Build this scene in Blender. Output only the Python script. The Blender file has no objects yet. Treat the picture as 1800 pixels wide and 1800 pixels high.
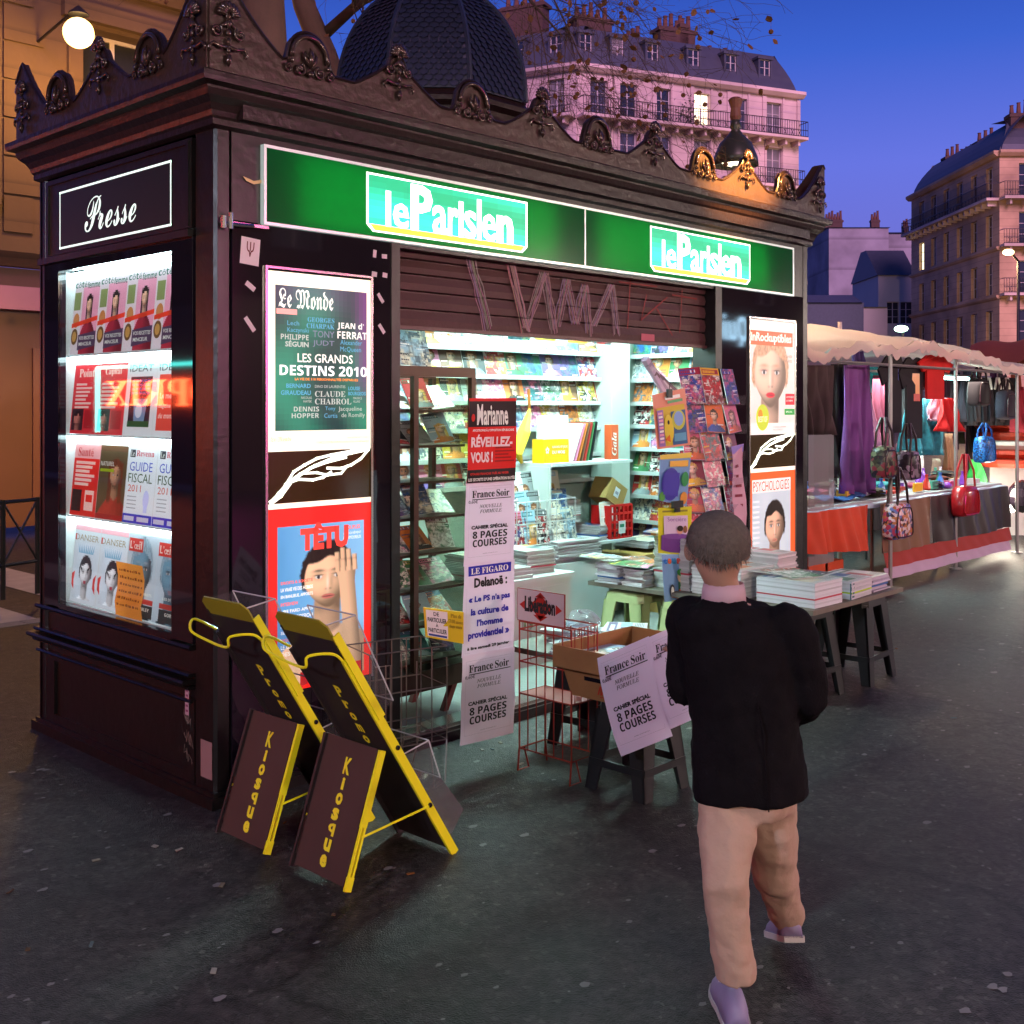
import bpy, math, random, unicodedata
from mathutils import Vector, Matrix
random.seed(7)
sc = bpy.context.scene
# ---------------------------------------------------------------- camera
F, HX, HY = 1988.0, 900.0, 712.0            # focal length, horizon of the photograph (1800 px)
ANG = math.radians(43.7)
CX, CY, CZ = -2.433, -3.958, 1.6
fw = (math.cos(ANG), math.sin(ANG)); rt = (math.sin(ANG), -math.cos(ANG))
cam = bpy.data.cameras.new('camera'); camo = bpy.data.objects.new('camera', cam)
sc.collection.objects.link(camo); sc.camera = camo
cam.sensor_width = 36; cam.lens = 36*F/1800; cam.shift_y = -(900-HY)/1800
cam.clip_start = .05; cam.clip_end = 900
camo.location = (CX, CY, CZ); camo.rotation_euler = (math.pi/2, 0, ANG-math.pi/2)
# ---------------------------------------------------------------- world: blue hour sky
W = bpy.data.worlds.new('World'); sc.world = W; W.use_nodes = True
nt = W.node_tree; bg = nt.nodes['Background']
tc = nt.nodes.new('ShaderNodeTexCoord'); sep = nt.nodes.new('ShaderNodeSeparateXYZ'); cr = nt.nodes.new('ShaderNodeValToRGB')
nt.links.new(tc.outputs['Generated'], sep.inputs[0]); nt.links.new(sep.outputs['Z'], cr.inputs[0])
cr.color_ramp.elements[0].position = 0; cr.color_ramp.elements[0].color = (.17,.15,.50,1)
cr.color_ramp.elements[1].position = 1; cr.color_ramp.elements[1].color = (.004,.014,.10,1)
for p, c in ((.10,(.17,.17,.66)), (.20,(.13,.18,.80)), (.29,(.035,.12,.66)), (.37,(.008,.06,.45))):
    e = cr.color_ramp.elements.new(p); e.color = (*c, 1)
sky = nt.nodes.new('ShaderNodeTexSky'); sky.sky_type = 'NISHITA'; sky.sun_disc = False
sky.sun_elevation = math.radians(-3); sky.sun_rotation = math.radians(200)
mx = nt.nodes.new('ShaderNodeMixRGB'); mx.blend_type = 'ADD'; mx.inputs[0].default_value = .25
nt.links.new(cr.outputs[0], mx.inputs[1]); nt.links.new(sky.outputs[0], mx.inputs[2])
nt.links.new(mx.outputs[0], bg.inputs[0]); bg.inputs[1].default_value = .8
# ---------------------------------------------------------------- added directional lamp: pink fill in place of street lamp glow
sl = bpy.data.lights.new('fill_sun', 'SUN'); sl.energy = 3.2; sl.angle = math.radians(25); sl.color = (1, .50, .80)
so = bpy.data.objects.new('fill_sun', sl); sc.collection.objects.link(so); so.rotation_euler = (math.radians(62), 0, math.radians(-38))
sc.view_settings.view_transform = 'Standard'; sc.view_settings.look = 'None'
sc.view_settings.exposure = .25; sc.view_settings.gamma = 1
cy = sc.cycles; cy.use_denoising = True; cy.max_bounces = 7; cy.transparent_max_bounces = 12
cy.sample_clamp_indirect = 3; cy.caustics_reflective = False; cy.caustics_refractive = False
def lamp(name, typ, loc, energy, color, size=.1, rot=None, size_y=None, spot=None, blend=.5):
    l = bpy.data.lights.new(name, typ); l.energy = energy; l.color = color
    if typ == 'AREA':
        l.size = size
        if size_y: l.shape = 'RECTANGLE'; l.size_y = size_y
    else: l.shadow_soft_size = size
    if typ == 'SPOT': l.spot_size = math.radians(spot or 120); l.spot_blend = blend
    o = bpy.data.objects.new(name, l); sc.collection.objects.link(o); o.location = loc
    if rot: o.rotation_euler = [math.radians(a) for a in rot]
    return o
# ================================================================ helpers
def ray(px, py):
    t = (px-HX)/F; u = (HY-py)/F
    return fw[0]+rt[0]*t, fw[1]+rt[1]*t, u
def hy(px, py, Y):
    r = ray(px, py); k = (Y-CY)/r[1]; return Vector((CX+r[0]*k, Y, CZ+r[2]*k))
def hx(px, py, X):
    r = ray(px, py); k = (X-CX)/r[0]; return Vector((X, CY+r[1]*k, CZ+r[2]*k))
def hz(px, py, Z=0):
    r = ray(px, py); k = (Z-CZ)/r[2]; return Vector((CX+r[0]*k, CY+r[1]*k, Z))
def hd(px, py, d):
    r = ray(px, py); return Vector((CX+r[0]*d, CY+r[1]*d, CZ+r[2]*d))
def H(h, k=1.0):
    o = []
    for i in (0, 2, 4):
        c = int(h[i:i+2], 16)/255
        o.append((c/12.92 if c <= .04045 else ((c+.055)/1.055)**2.4)*k)
    return tuple(o)
MATS = {}
def M(name, c=(.5,.5,.5), r=.5, me=0, var=.15, vs=6, bump=0, bs=40, em=None, es=0, coat=0, spec=.5, tl=0, course=0):
    if name in MATS: return MATS[name]
    m = bpy.data.materials.new(name); MATS[name] = m; m.use_nodes = True
    n = m.node_tree; b = n.nodes['Principled BSDF']
    if isinstance(c, str): c = H(c)
    b.inputs['Roughness'].default_value = r; b.inputs['Metallic'].default_value = me
    b.inputs['Specular IOR Level'].default_value = spec; b.inputs['Coat Weight'].default_value = coat
    b.inputs['Base Color'].default_value = (*c, 1)
    if var or bump:
        co = n.nodes.new('ShaderNodeTexCoord')
        no = n.nodes.new('ShaderNodeTexNoise'); no.inputs['Scale'].default_value = vs; no.inputs['Detail'].default_value = 6
        n.links.new(co.outputs['Object'], no.inputs['Vector'])
        if var:
            x = n.nodes.new('ShaderNodeMixRGB'); x.inputs[1].default_value = (*[k*(1-var) for k in c], 1)
            x.inputs[2].default_value = (*[min(1, k*(1+var)) for k in c], 1)
            n.links.new(no.outputs['Fac'], x.inputs[0]); n.links.new(x.outputs[0], b.inputs['Base Color'])
        if bump:
            n2 = n.nodes.new('ShaderNodeTexNoise'); n2.inputs['Scale'].default_value = bs; n2.inputs['Detail'].default_value = 8
            n.links.new(co.outputs['Object'], n2.inputs['Vector'])
            bp = n.nodes.new('ShaderNodeBump'); bp.inputs['Strength'].default_value = bump; bp.inputs['Distance'].default_value = .02
            n.links.new(n2.outputs['Fac'], bp.inputs['Height']); n.links.new(bp.outputs[0], b.inputs['Normal'])
    if course:
        g_ = n.nodes.new('ShaderNodeNewGeometry'); sz = n.nodes.new('ShaderNodeSeparateXYZ'); n.links.new(g_.outputs['Position'], sz.inputs[0])
        m1 = n.nodes.new('ShaderNodeMath'); m1.operation = 'MULTIPLY'; m1.inputs[1].default_value = 1/course; n.links.new(sz.outputs['Z'], m1.inputs[0])
        m2 = n.nodes.new('ShaderNodeMath'); m2.operation = 'FRACT'; n.links.new(m1.outputs[0], m2.inputs[0]); m3 = n.nodes.new('ShaderNodeMapRange'); m3.inputs[1].default_value = .0; m3.inputs[2].default_value = .12; m3.inputs[3].default_value = .62; m3.inputs[4].default_value = 1; n.links.new(m2.outputs[0], m3.inputs[0])
        n3 = n.nodes.new('ShaderNodeTexNoise'); n3.inputs['Scale'].default_value = .35; n3.inputs['Detail'].default_value = 7; n.links.new(g_.outputs['Position'], n3.inputs['Vector']); m4 = n.nodes.new('ShaderNodeMapRange'); m4.inputs[1].default_value = .35; m4.inputs[2].default_value = .65; m4.inputs[3].default_value = .66; m4.inputs[4].default_value = 1.1; n.links.new(n3.outputs['Fac'], m4.inputs[0])
        m5 = n.nodes.new('ShaderNodeMath'); m5.operation = 'MULTIPLY'; n.links.new(m3.outputs[0], m5.inputs[0]); n.links.new(m4.outputs[0], m5.inputs[1])
        x2 = n.nodes.new('ShaderNodeMixRGB'); x2.blend_type = 'MULTIPLY'; x2.inputs[0].default_value = 1; n.links.new(x.outputs[0], x2.inputs[1]); n.links.new(m5.outputs[0], x2.inputs[2]); n.links.new(x2.outputs[0], b.inputs['Base Color'])
    if em:
        b.inputs['Emission Color'].default_value = (*em, 1); b.inputs['Emission Strength'].default_value = es
    if tl:
        out = n.nodes['Material Output']; t = n.nodes.new('ShaderNodeBsdfTranslucent'); t.inputs[0].default_value = (*c, 1)
        ms = n.nodes.new('ShaderNodeMixShader'); ms.inputs[0].default_value = tl
        n.links.new(b.outputs[0], ms.inputs[1]); n.links.new(t.outputs[0], ms.inputs[2]); n.links.new(ms.outputs[0], out.inputs[0])
    return m
def VM(name, r=.45, es=0, spec=.4, me=0, tl=0, bump=0):
    """material that takes its print from the colour attribute Col"""
    if name in MATS: return MATS[name]
    m = bpy.data.materials.new(name); MATS[name] = m; m.use_nodes = True
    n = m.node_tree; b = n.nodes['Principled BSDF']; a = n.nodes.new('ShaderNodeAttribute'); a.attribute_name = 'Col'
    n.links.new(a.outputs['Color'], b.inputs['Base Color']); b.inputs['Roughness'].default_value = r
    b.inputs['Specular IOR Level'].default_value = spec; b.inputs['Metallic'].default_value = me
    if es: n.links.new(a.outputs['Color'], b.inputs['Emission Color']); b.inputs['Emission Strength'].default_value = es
    if bump:
        co = n.nodes.new('ShaderNodeTexCoord'); n2 = n.nodes.new('ShaderNodeTexNoise'); n2.inputs['Scale'].default_value = 60
        n.links.new(co.outputs['Object'], n2.inputs['Vector']); bp = n.nodes.new('ShaderNodeBump'); bp.inputs['Strength'].default_value = bump
        bp.inputs['Distance'].default_value = .02; n.links.new(n2.outputs['Fac'], bp.inputs['Height']); n.links.new(bp.outputs[0], b.inputs['Normal'])
    if tl:
        out = n.nodes['Material Output']; t = n.nodes.new('ShaderNodeBsdfTranslucent'); n.links.new(a.outputs['Color'], t.inputs[0])
        ms = n.nodes.new('ShaderNodeMixShader'); ms.inputs[0].default_value = tl
        n.links.new(b.outputs[0], ms.inputs[1]); n.links.new(t.outputs[0], ms.inputs[2]); n.links.new(ms.outputs[0], out.inputs[0])
    return m
def GL(name, tint=(.95,.98,.97), rough=.02, ior=1.5, milk=0):
    if name in MATS: return MATS[name]
    m = bpy.data.materials.new(name); MATS[name] = m; m.use_nodes = True; n = m.node_tree
    n.nodes.remove(n.nodes['Principled BSDF']); out = n.nodes['Material Output']
    t = n.nodes.new('ShaderNodeBsdfTransparent'); t.inputs[0].default_value = (*tint, 1)
    g = n.nodes.new('ShaderNodeBsdfGlossy'); g.inputs['Roughness'].default_value = rough
    f = n.nodes.new('ShaderNodeFresnel'); ge = n.nodes.new('ShaderNodeNewGeometry'); mr = n.nodes.new('ShaderNodeMapRange')
    mr.inputs[3].default_value = ior; mr.inputs[4].default_value = 1/ior; n.links.new(ge.outputs['Backfacing'], mr.inputs[0]); n.links.new(mr.outputs[0], f.inputs[0])
    ms = n.nodes.new('ShaderNodeMixShader'); n.links.new(f.outputs[0], ms.inputs[0])
    n.links.new(t.outputs[0], ms.inputs[1]); n.links.new(g.outputs[0], ms.inputs[2]); last = ms
    if milk:
        d = n.nodes.new('ShaderNodeBsdfDiffuse'); d.inputs[0].default_value = (.6,.58,.6,1)
        m2 = n.nodes.new('ShaderNodeMixShader'); m2.inputs[0].default_value = milk
        n.links.new(ms.outputs[0], m2.inputs[1]); n.links.new(d.outputs[0], m2.inputs[2]); last = m2
    n.links.new(last.outputs[0], out.inputs[0]); return m
WM = {}
def E(name, label, cat, loc=(0,0,0), rz=0, group=None):
    o = bpy.data.objects.new(name, None); sc.collection.objects.link(o); o.empty_display_size = .1
    o.location = loc; o.rotation_euler = (0, 0, rz); tag(o, label, cat, group)
    WM[o.name] = Matrix.Translation(Vector(loc)) @ Matrix.Rotation(rz, 4, 'Z'); return o
def tag(o, label=None, cat=None, group=None, kind=None):
    if label: o['label'] = label
    if cat: o['category'] = cat
    if group: o['group'] = group
    if kind: o['kind'] = kind
    return o
def dup(root, loc, rz=0, label=None, group=None, scale=None):
    r = root.copy(); sc.collection.objects.link(r); r.location = loc; r.rotation_euler = (0, 0, rz)
    if scale: r.scale = scale
    if label: r['label'] = label
    if group: r['group'] = group
    for ch in root.children:
        c = ch.copy(); sc.collection.objects.link(c); c.parent = r
        for g in ch.children:
            d = g.copy(); sc.collection.objects.link(d); d.parent = c
    return r
class MB:
    def __init__(s): s.V = []; s.F = []; s.C = []; s.col = None; s.T = None
    def v(s, p):
        p = Vector(p)
        if s.T: p = s.T @ p
        s.V.append(p); return len(s.V)-1
    def f(s, ids, col=None): s.F.append(tuple(ids)); s.C.append(col or s.col); return s
    def poly(s, pts, col=None): return s.f([s.v(p) for p in pts], col)
    def box(s, x0, x1, y0, y1, z0, z1, col=None):
        i = [s.v((x, y, z)) for z in (z0, z1) for y in (y0, y1) for x in (x0, x1)]
        for q in ((0,2,3,1),(4,5,7,6),(0,1,5,4),(2,6,7,3),(0,4,6,2),(1,3,7,5)): s.f([i[k] for k in q], col)
        return s
    def hexa(s, a, b, c, d, n, col=None):
        """a quad a b c d extruded by vector n"""
        n = Vector(n); i = [s.v(p) for p in (a, b, c, d)]+[s.v(Vector(p)+n) for p in (a, b, c, d)]
        for q in ((0,1,2,3),(7,6,5,4),(0,4,5,1),(1,5,6,2),(2,6,7,3),(3,7,4,0)): s.f([i[k] for k in q], col)
        return s
    def prism(s, pts, n, col=None):
        n = Vector(n); a = [s.v(p) for p in pts]; b = [s.v(Vector(p)+n) for p in pts]; k = len(pts)
        s.f(a, col); s.f(b[::-1], col)
        for i in range(k): s.f((a[i], b[i], b[(i+1)%k], a[(i+1)%k]), col)
        return s
    def bar(s, p, q, w, h=None, up=(0,0,1), col=None):
        p, q = Vector(p), Vector(q); d = (q-p).normalized(); u = Vector(up)
        if abs(d.dot(u)) > .98: u = Vector((0,1,0))
        a = d.cross(u).normalized()*(w/2); b = a.cross(d).normalized()*((h or w)/2)
        return s.hexa(p-a-b, p+a-b, p+a+b, p-a+b, q-p, col)
    def tube(s, pts, r, n=6, col=None, caps=True):
        pts = [Vector(p) for p in pts]; rs = r if isinstance(r, (list, tuple)) else [r]*len(pts); rings = []; ref = Vector((0,0,1)); pa = None
        for i, p in enumerate(pts):
            d = (pts[min(i+1, len(pts)-1)]-pts[max(i-1, 0)])
            d = d.normalized() if d.length > 1e-9 else Vector((0,0,1))
            if abs(d.dot(ref)) > .95: ref = Vector((1,0,0)) if abs(d.x) < .8 else Vector((0,1,0))
            a = d.cross(ref).normalized()
            if pa is not None and (pa-d*pa.dot(d)).length > .1: a = (pa-d*pa.dot(d)).normalized()
            pa = a; b = d.cross(a)
            rings.append([s.v(p+(a*math.cos(t)+b*math.sin(t))*rs[i]) for t in (2*math.pi*k/n for k in range(n))])
        for i in range(len(rings)-1):
            for k in range(n): s.f((rings[i][k], rings[i][(k+1)%n], rings[i+1][(k+1)%n], rings[i+1][k]), col)
        if caps: s.f(rings[0][::-1], col); s.f(rings[-1], col)
        return s
    @staticmethod
    def cat(p, n=6):
        p = [Vector(q) for q in p]; p = [p[0]]+p+[p[-1]]; o = []
        for i in range(1, len(p)-2):
            for k in range(n):
                t = k/n; o.append(.5*((2*p[i])+(p[i+1]-p[i-1])*t+(2*p[i-1]-5*p[i]+4*p[i+1]-p[i+2])*t*t+(3*p[i]-p[i-1]-3*p[i+1]+p[i+2])*t**3))
        return o+[p[-1]]
    def lathe(s, prof, c=(0,0,0), n=16, col=None, sx=1, sy=1, rot=0):
        rings = []
        for r, z in prof: rings.append([s.v((c[0]+r*sx*math.cos(2*math.pi*k/n+rot), c[1]+r*sy*math.sin(2*math.pi*k/n+rot), c[2]+z)) for k in range(n)])
        for i in range(len(rings)-1):
            for k in range(n): s.f((rings[i][k], rings[i][(k+1)%n], rings[i+1][(k+1)%n], rings[i+1][k]), col)
        s.f(rings[0][::-1], col); s.f(rings[-1], col); return s
    def ball(s, c, r, n=8, m=5, col=None, sc3=(1,1,1)):
        prof = [(max(1e-4, math.sin(math.pi*i/m))*r, -math.cos(math.pi*i/m)*r*sc3[2]) for i in range(m+1)]
        return s.lathe(prof, c, n, col, sc3[0], sc3[1])
    def grid(s, fn, nu, nv, colf=None, two=False):
        id = [[s.v(fn(i/nu, j/nv)) for i in range(nu+1)] for j in range(nv+1)]
        for j in range(nv):
            for i in range(nu): s.f((id[j][i], id[j][i+1], id[j+1][i+1], id[j+1][i]), colf((i+.5)/nu, (j+.5)/nv) if colf else None)
        return s
    def build(s, name, mat, parent=None, local=False, smooth=False, kind=None, label=None, cat=None, group=None, solid=0, mods=None):
        me = bpy.data.meshes.new(name); me.from_pydata([tuple(v) for v in s.V], [], s.F)
        if any(c is not None for c in s.C):
            at = me.color_attributes.new('Col', 'FLOAT_COLOR', 'CORNER'); buf = []
            for f, c in zip(s.F, s.C): buf += [*(c or (.5,.5,.5)), 1]*len(f)
            at.data.foreach_set('color', buf)
        if smooth: me.polygons.foreach_set('use_smooth', [True]*len(me.polygons))
        me.materials.append(mat); o = bpy.data.objects.new(name, me); sc.collection.objects.link(o)
        if parent:
            o.parent = parent; pm = WM.get(parent.name, Matrix())
            if local: WM[o.name] = pm
            else: o.matrix_parent_inverse = pm.inverted(); WM[o.name] = Matrix()
        if solid:
            md = o.modifiers.new('thick', 'SOLIDIFY'); md.thickness = solid
        tag(o, label, cat, group, kind); return o
# ---------------- writing
def mf(t, st):
    """swap letters for the serif, script, black letter or bold forms of the built-in font stack"""
    base = {'B':(0x1D400,0x1D41A,0x1D7CE),'I':(0x1D434,0x1D44E,0),'F':(0x1D56C,0x1D586,0),'S':(0x1D4D0,0x1D4EA,0),
            'X':(0x1D5D4,0x1D5EE,0x1D7EC),'Y':(0x1D63C,0x1D656,0),'O':(0x1D468,0x1D482,0)}.get(st)
    if not base: return t
    o = ''
    for ch in t:
        if 'A' <= ch <= 'Z': o += chr(base[0]+ord(ch)-65)
        elif 'a' <= ch <= 'z': o += chr(base[1]+ord(ch)-97) if not (st == 'I' and ch == 'h') else '\u210e'
        elif ch.isdigit() and base[2]: o += chr(base[2]+int(ch))
        else: o += ch
    return o
TX = {}
def glyphs(t, st='', bold=0):
    k = (t, st, bold)
    if k in TX: return TX[k]
    c = bpy.data.curves.new('t', 'FONT'); c.body = mf(t, st); c.resolution_u = 2; c.offset = bold; c.fill_mode = 'FRONT'
    o = bpy.data.objects.new('t', c); me = o.to_mesh()
    vs = [(v.co.x, v.co.y) for v in me.vertices]; fs = [tuple(p.vertices) for p in me.polygons]
    o.to_mesh_clear(); bpy.data.objects.remove(o); bpy.data.curves.remove(c)
    if not vs: vs = [(0,0),(1,1)]; fs = []
    xs = [v[0] for v in vs]; ys = [v[1] for v in vs]
    TX[k] = (vs, fs, min(xs), min(ys), max(1e-3, max(xs)-min(xs)), max(1e-3, max(ys)-min(ys))); return TX[k]
def plane(O, U, V):
    O, U, V = Vector(O), Vector(U).normalized(), Vector(V).normalized(); N = U.cross(V)
    return lambda u, v, n: O+U*u+V*v+N*n
class PR(MB):
    """flat print laid on a surface: surf(u, v, n) gives the point u across, v up, n proud of the sheet"""
    def __init__(s, surf, w=1, h=1, q=.0007, curved=False): super().__init__(); s.curved = curved; s.S = surf; s.w = w; s.h = h; s.q = q
    def p(s, u, v, L): return s.S(u*s.w, v*s.h, L*s.q)
    def rect(s, u0, v0, u1, v1, col, L=1, nu=1, nv=1):
        if s.curved: nu, nv = max(1, int(abs(u1-u0)*10)), max(1, int(abs(v1-v0)*26))
        for i in range(nu):
            for j in range(nv):
                a, b = u0+(u1-u0)*i/nu, u0+(u1-u0)*(i+1)/nu; c, d = v0+(v1-v0)*j/nv, v0+(v1-v0)*(j+1)/nv
                s.poly([s.p(a,c,L), s.p(b,c,L), s.p(b,d,L), s.p(a,d,L)], col)
        return s
    def pg(s, pts, col, L=1): return s.poly([s.p(u, v, L) for u, v in pts], col)
    def ell(s, u, v, a, b, col, L=1, n=20): return s.pg([(u+a*math.cos(2*math.pi*k/n), v+b*math.sin(2*math.pi*k/n)) for k in range(n)], col, L)
    def text(s, t, u, v, w, h, col, st='', bold=0, L=2, sh=0, al='l'):
        if st and bold:                                        # heavier strokes: the word is laid down a few times, slightly shifted
            for k, dx in enumerate((-.35, .35)): s.text(t, u+dx*bold*h*s.h/s.w*.9, v, w, h, col, st, 0, L+k*.25, sh, al)
            return s
        vs, fs, x0, y0, W_, H_ = glyphs(t, st, bold)
        if al == 'c': u -= w/2
        if al == 'r': u -= w
        ids = [s.v(s.p(u+(x-x0)/W_*w+sh*(y-y0)/H_*h, v+(y-y0)/H_*h, L)) for x, y in vs]
        for f in fs: s.f([ids[k] for k in f], col)
        return s
    def img(s, fn, u0, v0, u1, v1, nu, nv, L=1):
        for j in range(nv):
            for i in range(nu):
                a, b = u0+(u1-u0)*i/nu, u0+(u1-u0)*(i+1)/nu; c, d = v0+(v1-v0)*j/nv, v0+(v1-v0)*(j+1)/nv
                s.poly([s.p(a,c,L), s.p(b,c,L), s.p(b,d,L), s.p(a,d,L)], fn((i+.5)/nu, (j+.5)/nv))
        return s
    def line(s, pts, wd, col, L=1):
        """stroke of even width (in metres) through (u, v) points"""
        for (a, b), (c, d) in zip(pts[:-1], pts[1:]):
            dx, dy = (c-a)*s.w, (d-b)*s.h; l = math.hypot(dx, dy) or 1; nx, ny = -dy/l*wd/2/s.w, dx/l*wd/2/s.h
            ex, ey = dx/l*wd/3/s.w, dy/l*wd/3/s.h
            s.pg([(a-nx-ex, b-ny-ey), (c-nx+ex, d-ny+ey), (c+nx+ex, d+ny+ey), (a+nx-ex, b+ny-ey)], col, L)
        return s
    def frame(s, u0, v0, u1, v1, wd, col, L=1):
        return s.line([(u0,v0),(u1,v0)], wd, col, L).line([(u0,v1),(u1,v1)], wd, col, L).line([(u0,v0),(u0,v1)], wd, col, L).line([(u1,v0),(u1,v1)], wd, col, L)
def mixc(a, b, t): t = max(0, min(1, t)); return tuple(x*(1-t)+y*t for x, y in zip(a, b))
def sstep(a, b, x): t = max(0, min(1, (x-a)/(b-a))); return t*t*(3-2*t)
def hsh(i, j): 
    n = (i*374761393+j*668265263) & 0xffffffff; n = ((n^(n>>13))*1274126177) & 0xffffffff; return ((n^(n>>16)) & 0xffff)/65535
def vn(x, y):
    i, j = math.floor(x), math.floor(y); u, v = x-i, y-j; u = u*u*(3-2*u); v = v*v*(3-2*v)
    return (hsh(i,j)*(1-u)+hsh(i+1,j)*u)*(1-v)+(hsh(i,j+1)*(1-u)+hsh(i+1,j+1)*u)*v
def fb(x, y): return .5*vn(x,y)+.3*vn(x*2.1+7,y*2.1)+.2*vn(x*4.3,y*4.3+3)
def gs(x, y, a, b): return math.exp(-(x/a)**2-(y/b)**2)
def photo(s, t, k, cs):
    """a blurred picture: soft masses of colour"""
    n = fb(s*3+k*1.7, t*4+k); m = fb(s*7+k, t*9-k); c = mixc(cs[0], cs[1], sstep(.35,.6,n)); c = mixc(c, cs[2], sstep(.52,.66,m)); return mixc(c, (.02,.02,.03), .5*sstep(.55,.35,fb(s*11-k,t*13)))
def portrait(s, t, bg, skin, hair, shirt, cx=.5, cy=.58, rx=.2, ry=.2, tone=0, lips=None, long=False, hand=False, bg2=None):
    """head and shoulders as a soft printed photograph"""
    c = mixc(bg, bg2, s) if bg2 else bg; c = tuple(q*(.88+.24*fb(s*3, t*3)) for q in c)
    X, Y = (s-cx)/rx, (t-cy)/ry; dk = tuple(q*.22 for q in skin); N = fb(s*26, t*30)
    top = -1.62-max(0, abs(X)-.55)**1.5*.42; a = sstep(.06, -.06, Y-top)
    c = mixc(c, tuple(q*(.55+.75*sstep(2.2,-1.2,X))*(.8+.4*fb(s*14,t*10)) for q in shirt), a)
    a = sstep(.62, .50, abs(X-.04*Y))*sstep(-.6, -.75, Y)*sstep(-2.05+abs(X)*.5, -1.85+abs(X)*.5, Y); c = mixc(c, mixc(skin, dk, .35+.45*sstep(-.2,.6,X)+.3*sstep(-1.3,-.9,Y)), a)
    if long: c = mixc(c, tuple(q*(.6+.8*fb(s*60,t*8)) for q in hair), sstep(1.42, 1.25, abs(X)+.12*N)*sstep(-2.1,-1.8,Y+.3*N)*sstep(1.2,.9,Y)*sstep(.55,.75,abs(X)+.25*sstep(-.8,.4,Y)))
    e = math.hypot(X/1.17, (Y-.16)/1.22)+.10*(N-.5); c = mixc(c, tuple(q*(.5+1.1*fb(s*50,t*22)) for q in hair), sstep(1.03,.95,e)*sstep(-.45,-.2,Y))
    wdt = 1 if Y > -.1 else max(.2, 1-.42*((-.1-Y)/.9)**1.7); f = math.hypot(X/wdt*.98, Y*.98 if Y < 0 else Y*.9)
    fr = .66+.10*math.sin(X*5+1)+.05*N-.35*max(0, abs(X)-.55)
    fa = sstep(1.0, .93, f)*sstep(fr+.06, fr-.04, Y)
    if fa > 0:
        nz = math.sqrt(max(.02, 1-min(1, f*f)*.96)); l = max(0, -.42*X+.30*Y+.86*nz); q = mixc(dk, tuple(min(1, k*1.12) for k in skin), sstep(.15, .98, l))
        for k in (-1, 1):
            ex, ey = X-k*.40, Y-.10
            q = mixc(q, dk, .55*gs(ex, ey-.03, .26, .15)); q = mixc(q, hair, .8*gs(ex+k*.02, ey-.22+.25*ex*ex, .24, .05))
            q = mixc(q, (.62,.60,.58), .8*sstep(1.1,.8,math.hypot(ex/.16, ey/.062))); q = mixc(q, (.03,.03,.035), sstep(1.15,.8,math.hypot(ex/.062, ey/.066))); q = mixc(q, (.03,.02,.02), .8*gs(ex, ey-.065, .19, .022))
        q = mixc(q, dk, .38*gs(X-.14, Y+.10, .09, .26)); q = mixc(q, dk, .6*gs(X-.09, Y+.34, .06, .035)+.5*gs(X+.09, Y+.34, .06, .035)); q = mixc(q, (1,.95,.9), .25*gs(X+.02, Y+.12, .06, .28))
        q = mixc(q, lips or mixc(skin, (.35,.06,.05), .55), sstep(1.1,.75,math.hypot(X/.30, (Y+.60)/.095))); q = mixc(q, (.06,.01,.01), .8*gs(X, Y+.60-.05*X*X, .26, .018)); q = mixc(q, dk, .35*gs(X, Y+.76, .18, .05))
        c = mixc(c, q, fa)
    if hand:
        hxp = .80-.10*Y; w = .38+.10*sstep(-.2,.4,Y); a = sstep(w, w-.07, abs(X-hxp))*sstep(.40,.30,Y); c = mixc(c, mixc(skin, dk, .12+.75*sstep(-.1,.42,X-hxp)), a)
        for k in range(4):
            fx = .42+k*.25-.06*(Y-.3); L = (.88,1.02,.96,.76)[k]; a = sstep(.125,.085,abs(X-fx))*sstep(.15,.25,Y)*sstep(L+.05,L-.03,Y); c = mixc(c, mixc(skin, dk, .1+.8*sstep(.0,.12,X-fx)+.2*gs(0, Y-.62, 1, .05)), a)
    return c
SKIN = H('d9b48f')
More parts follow.
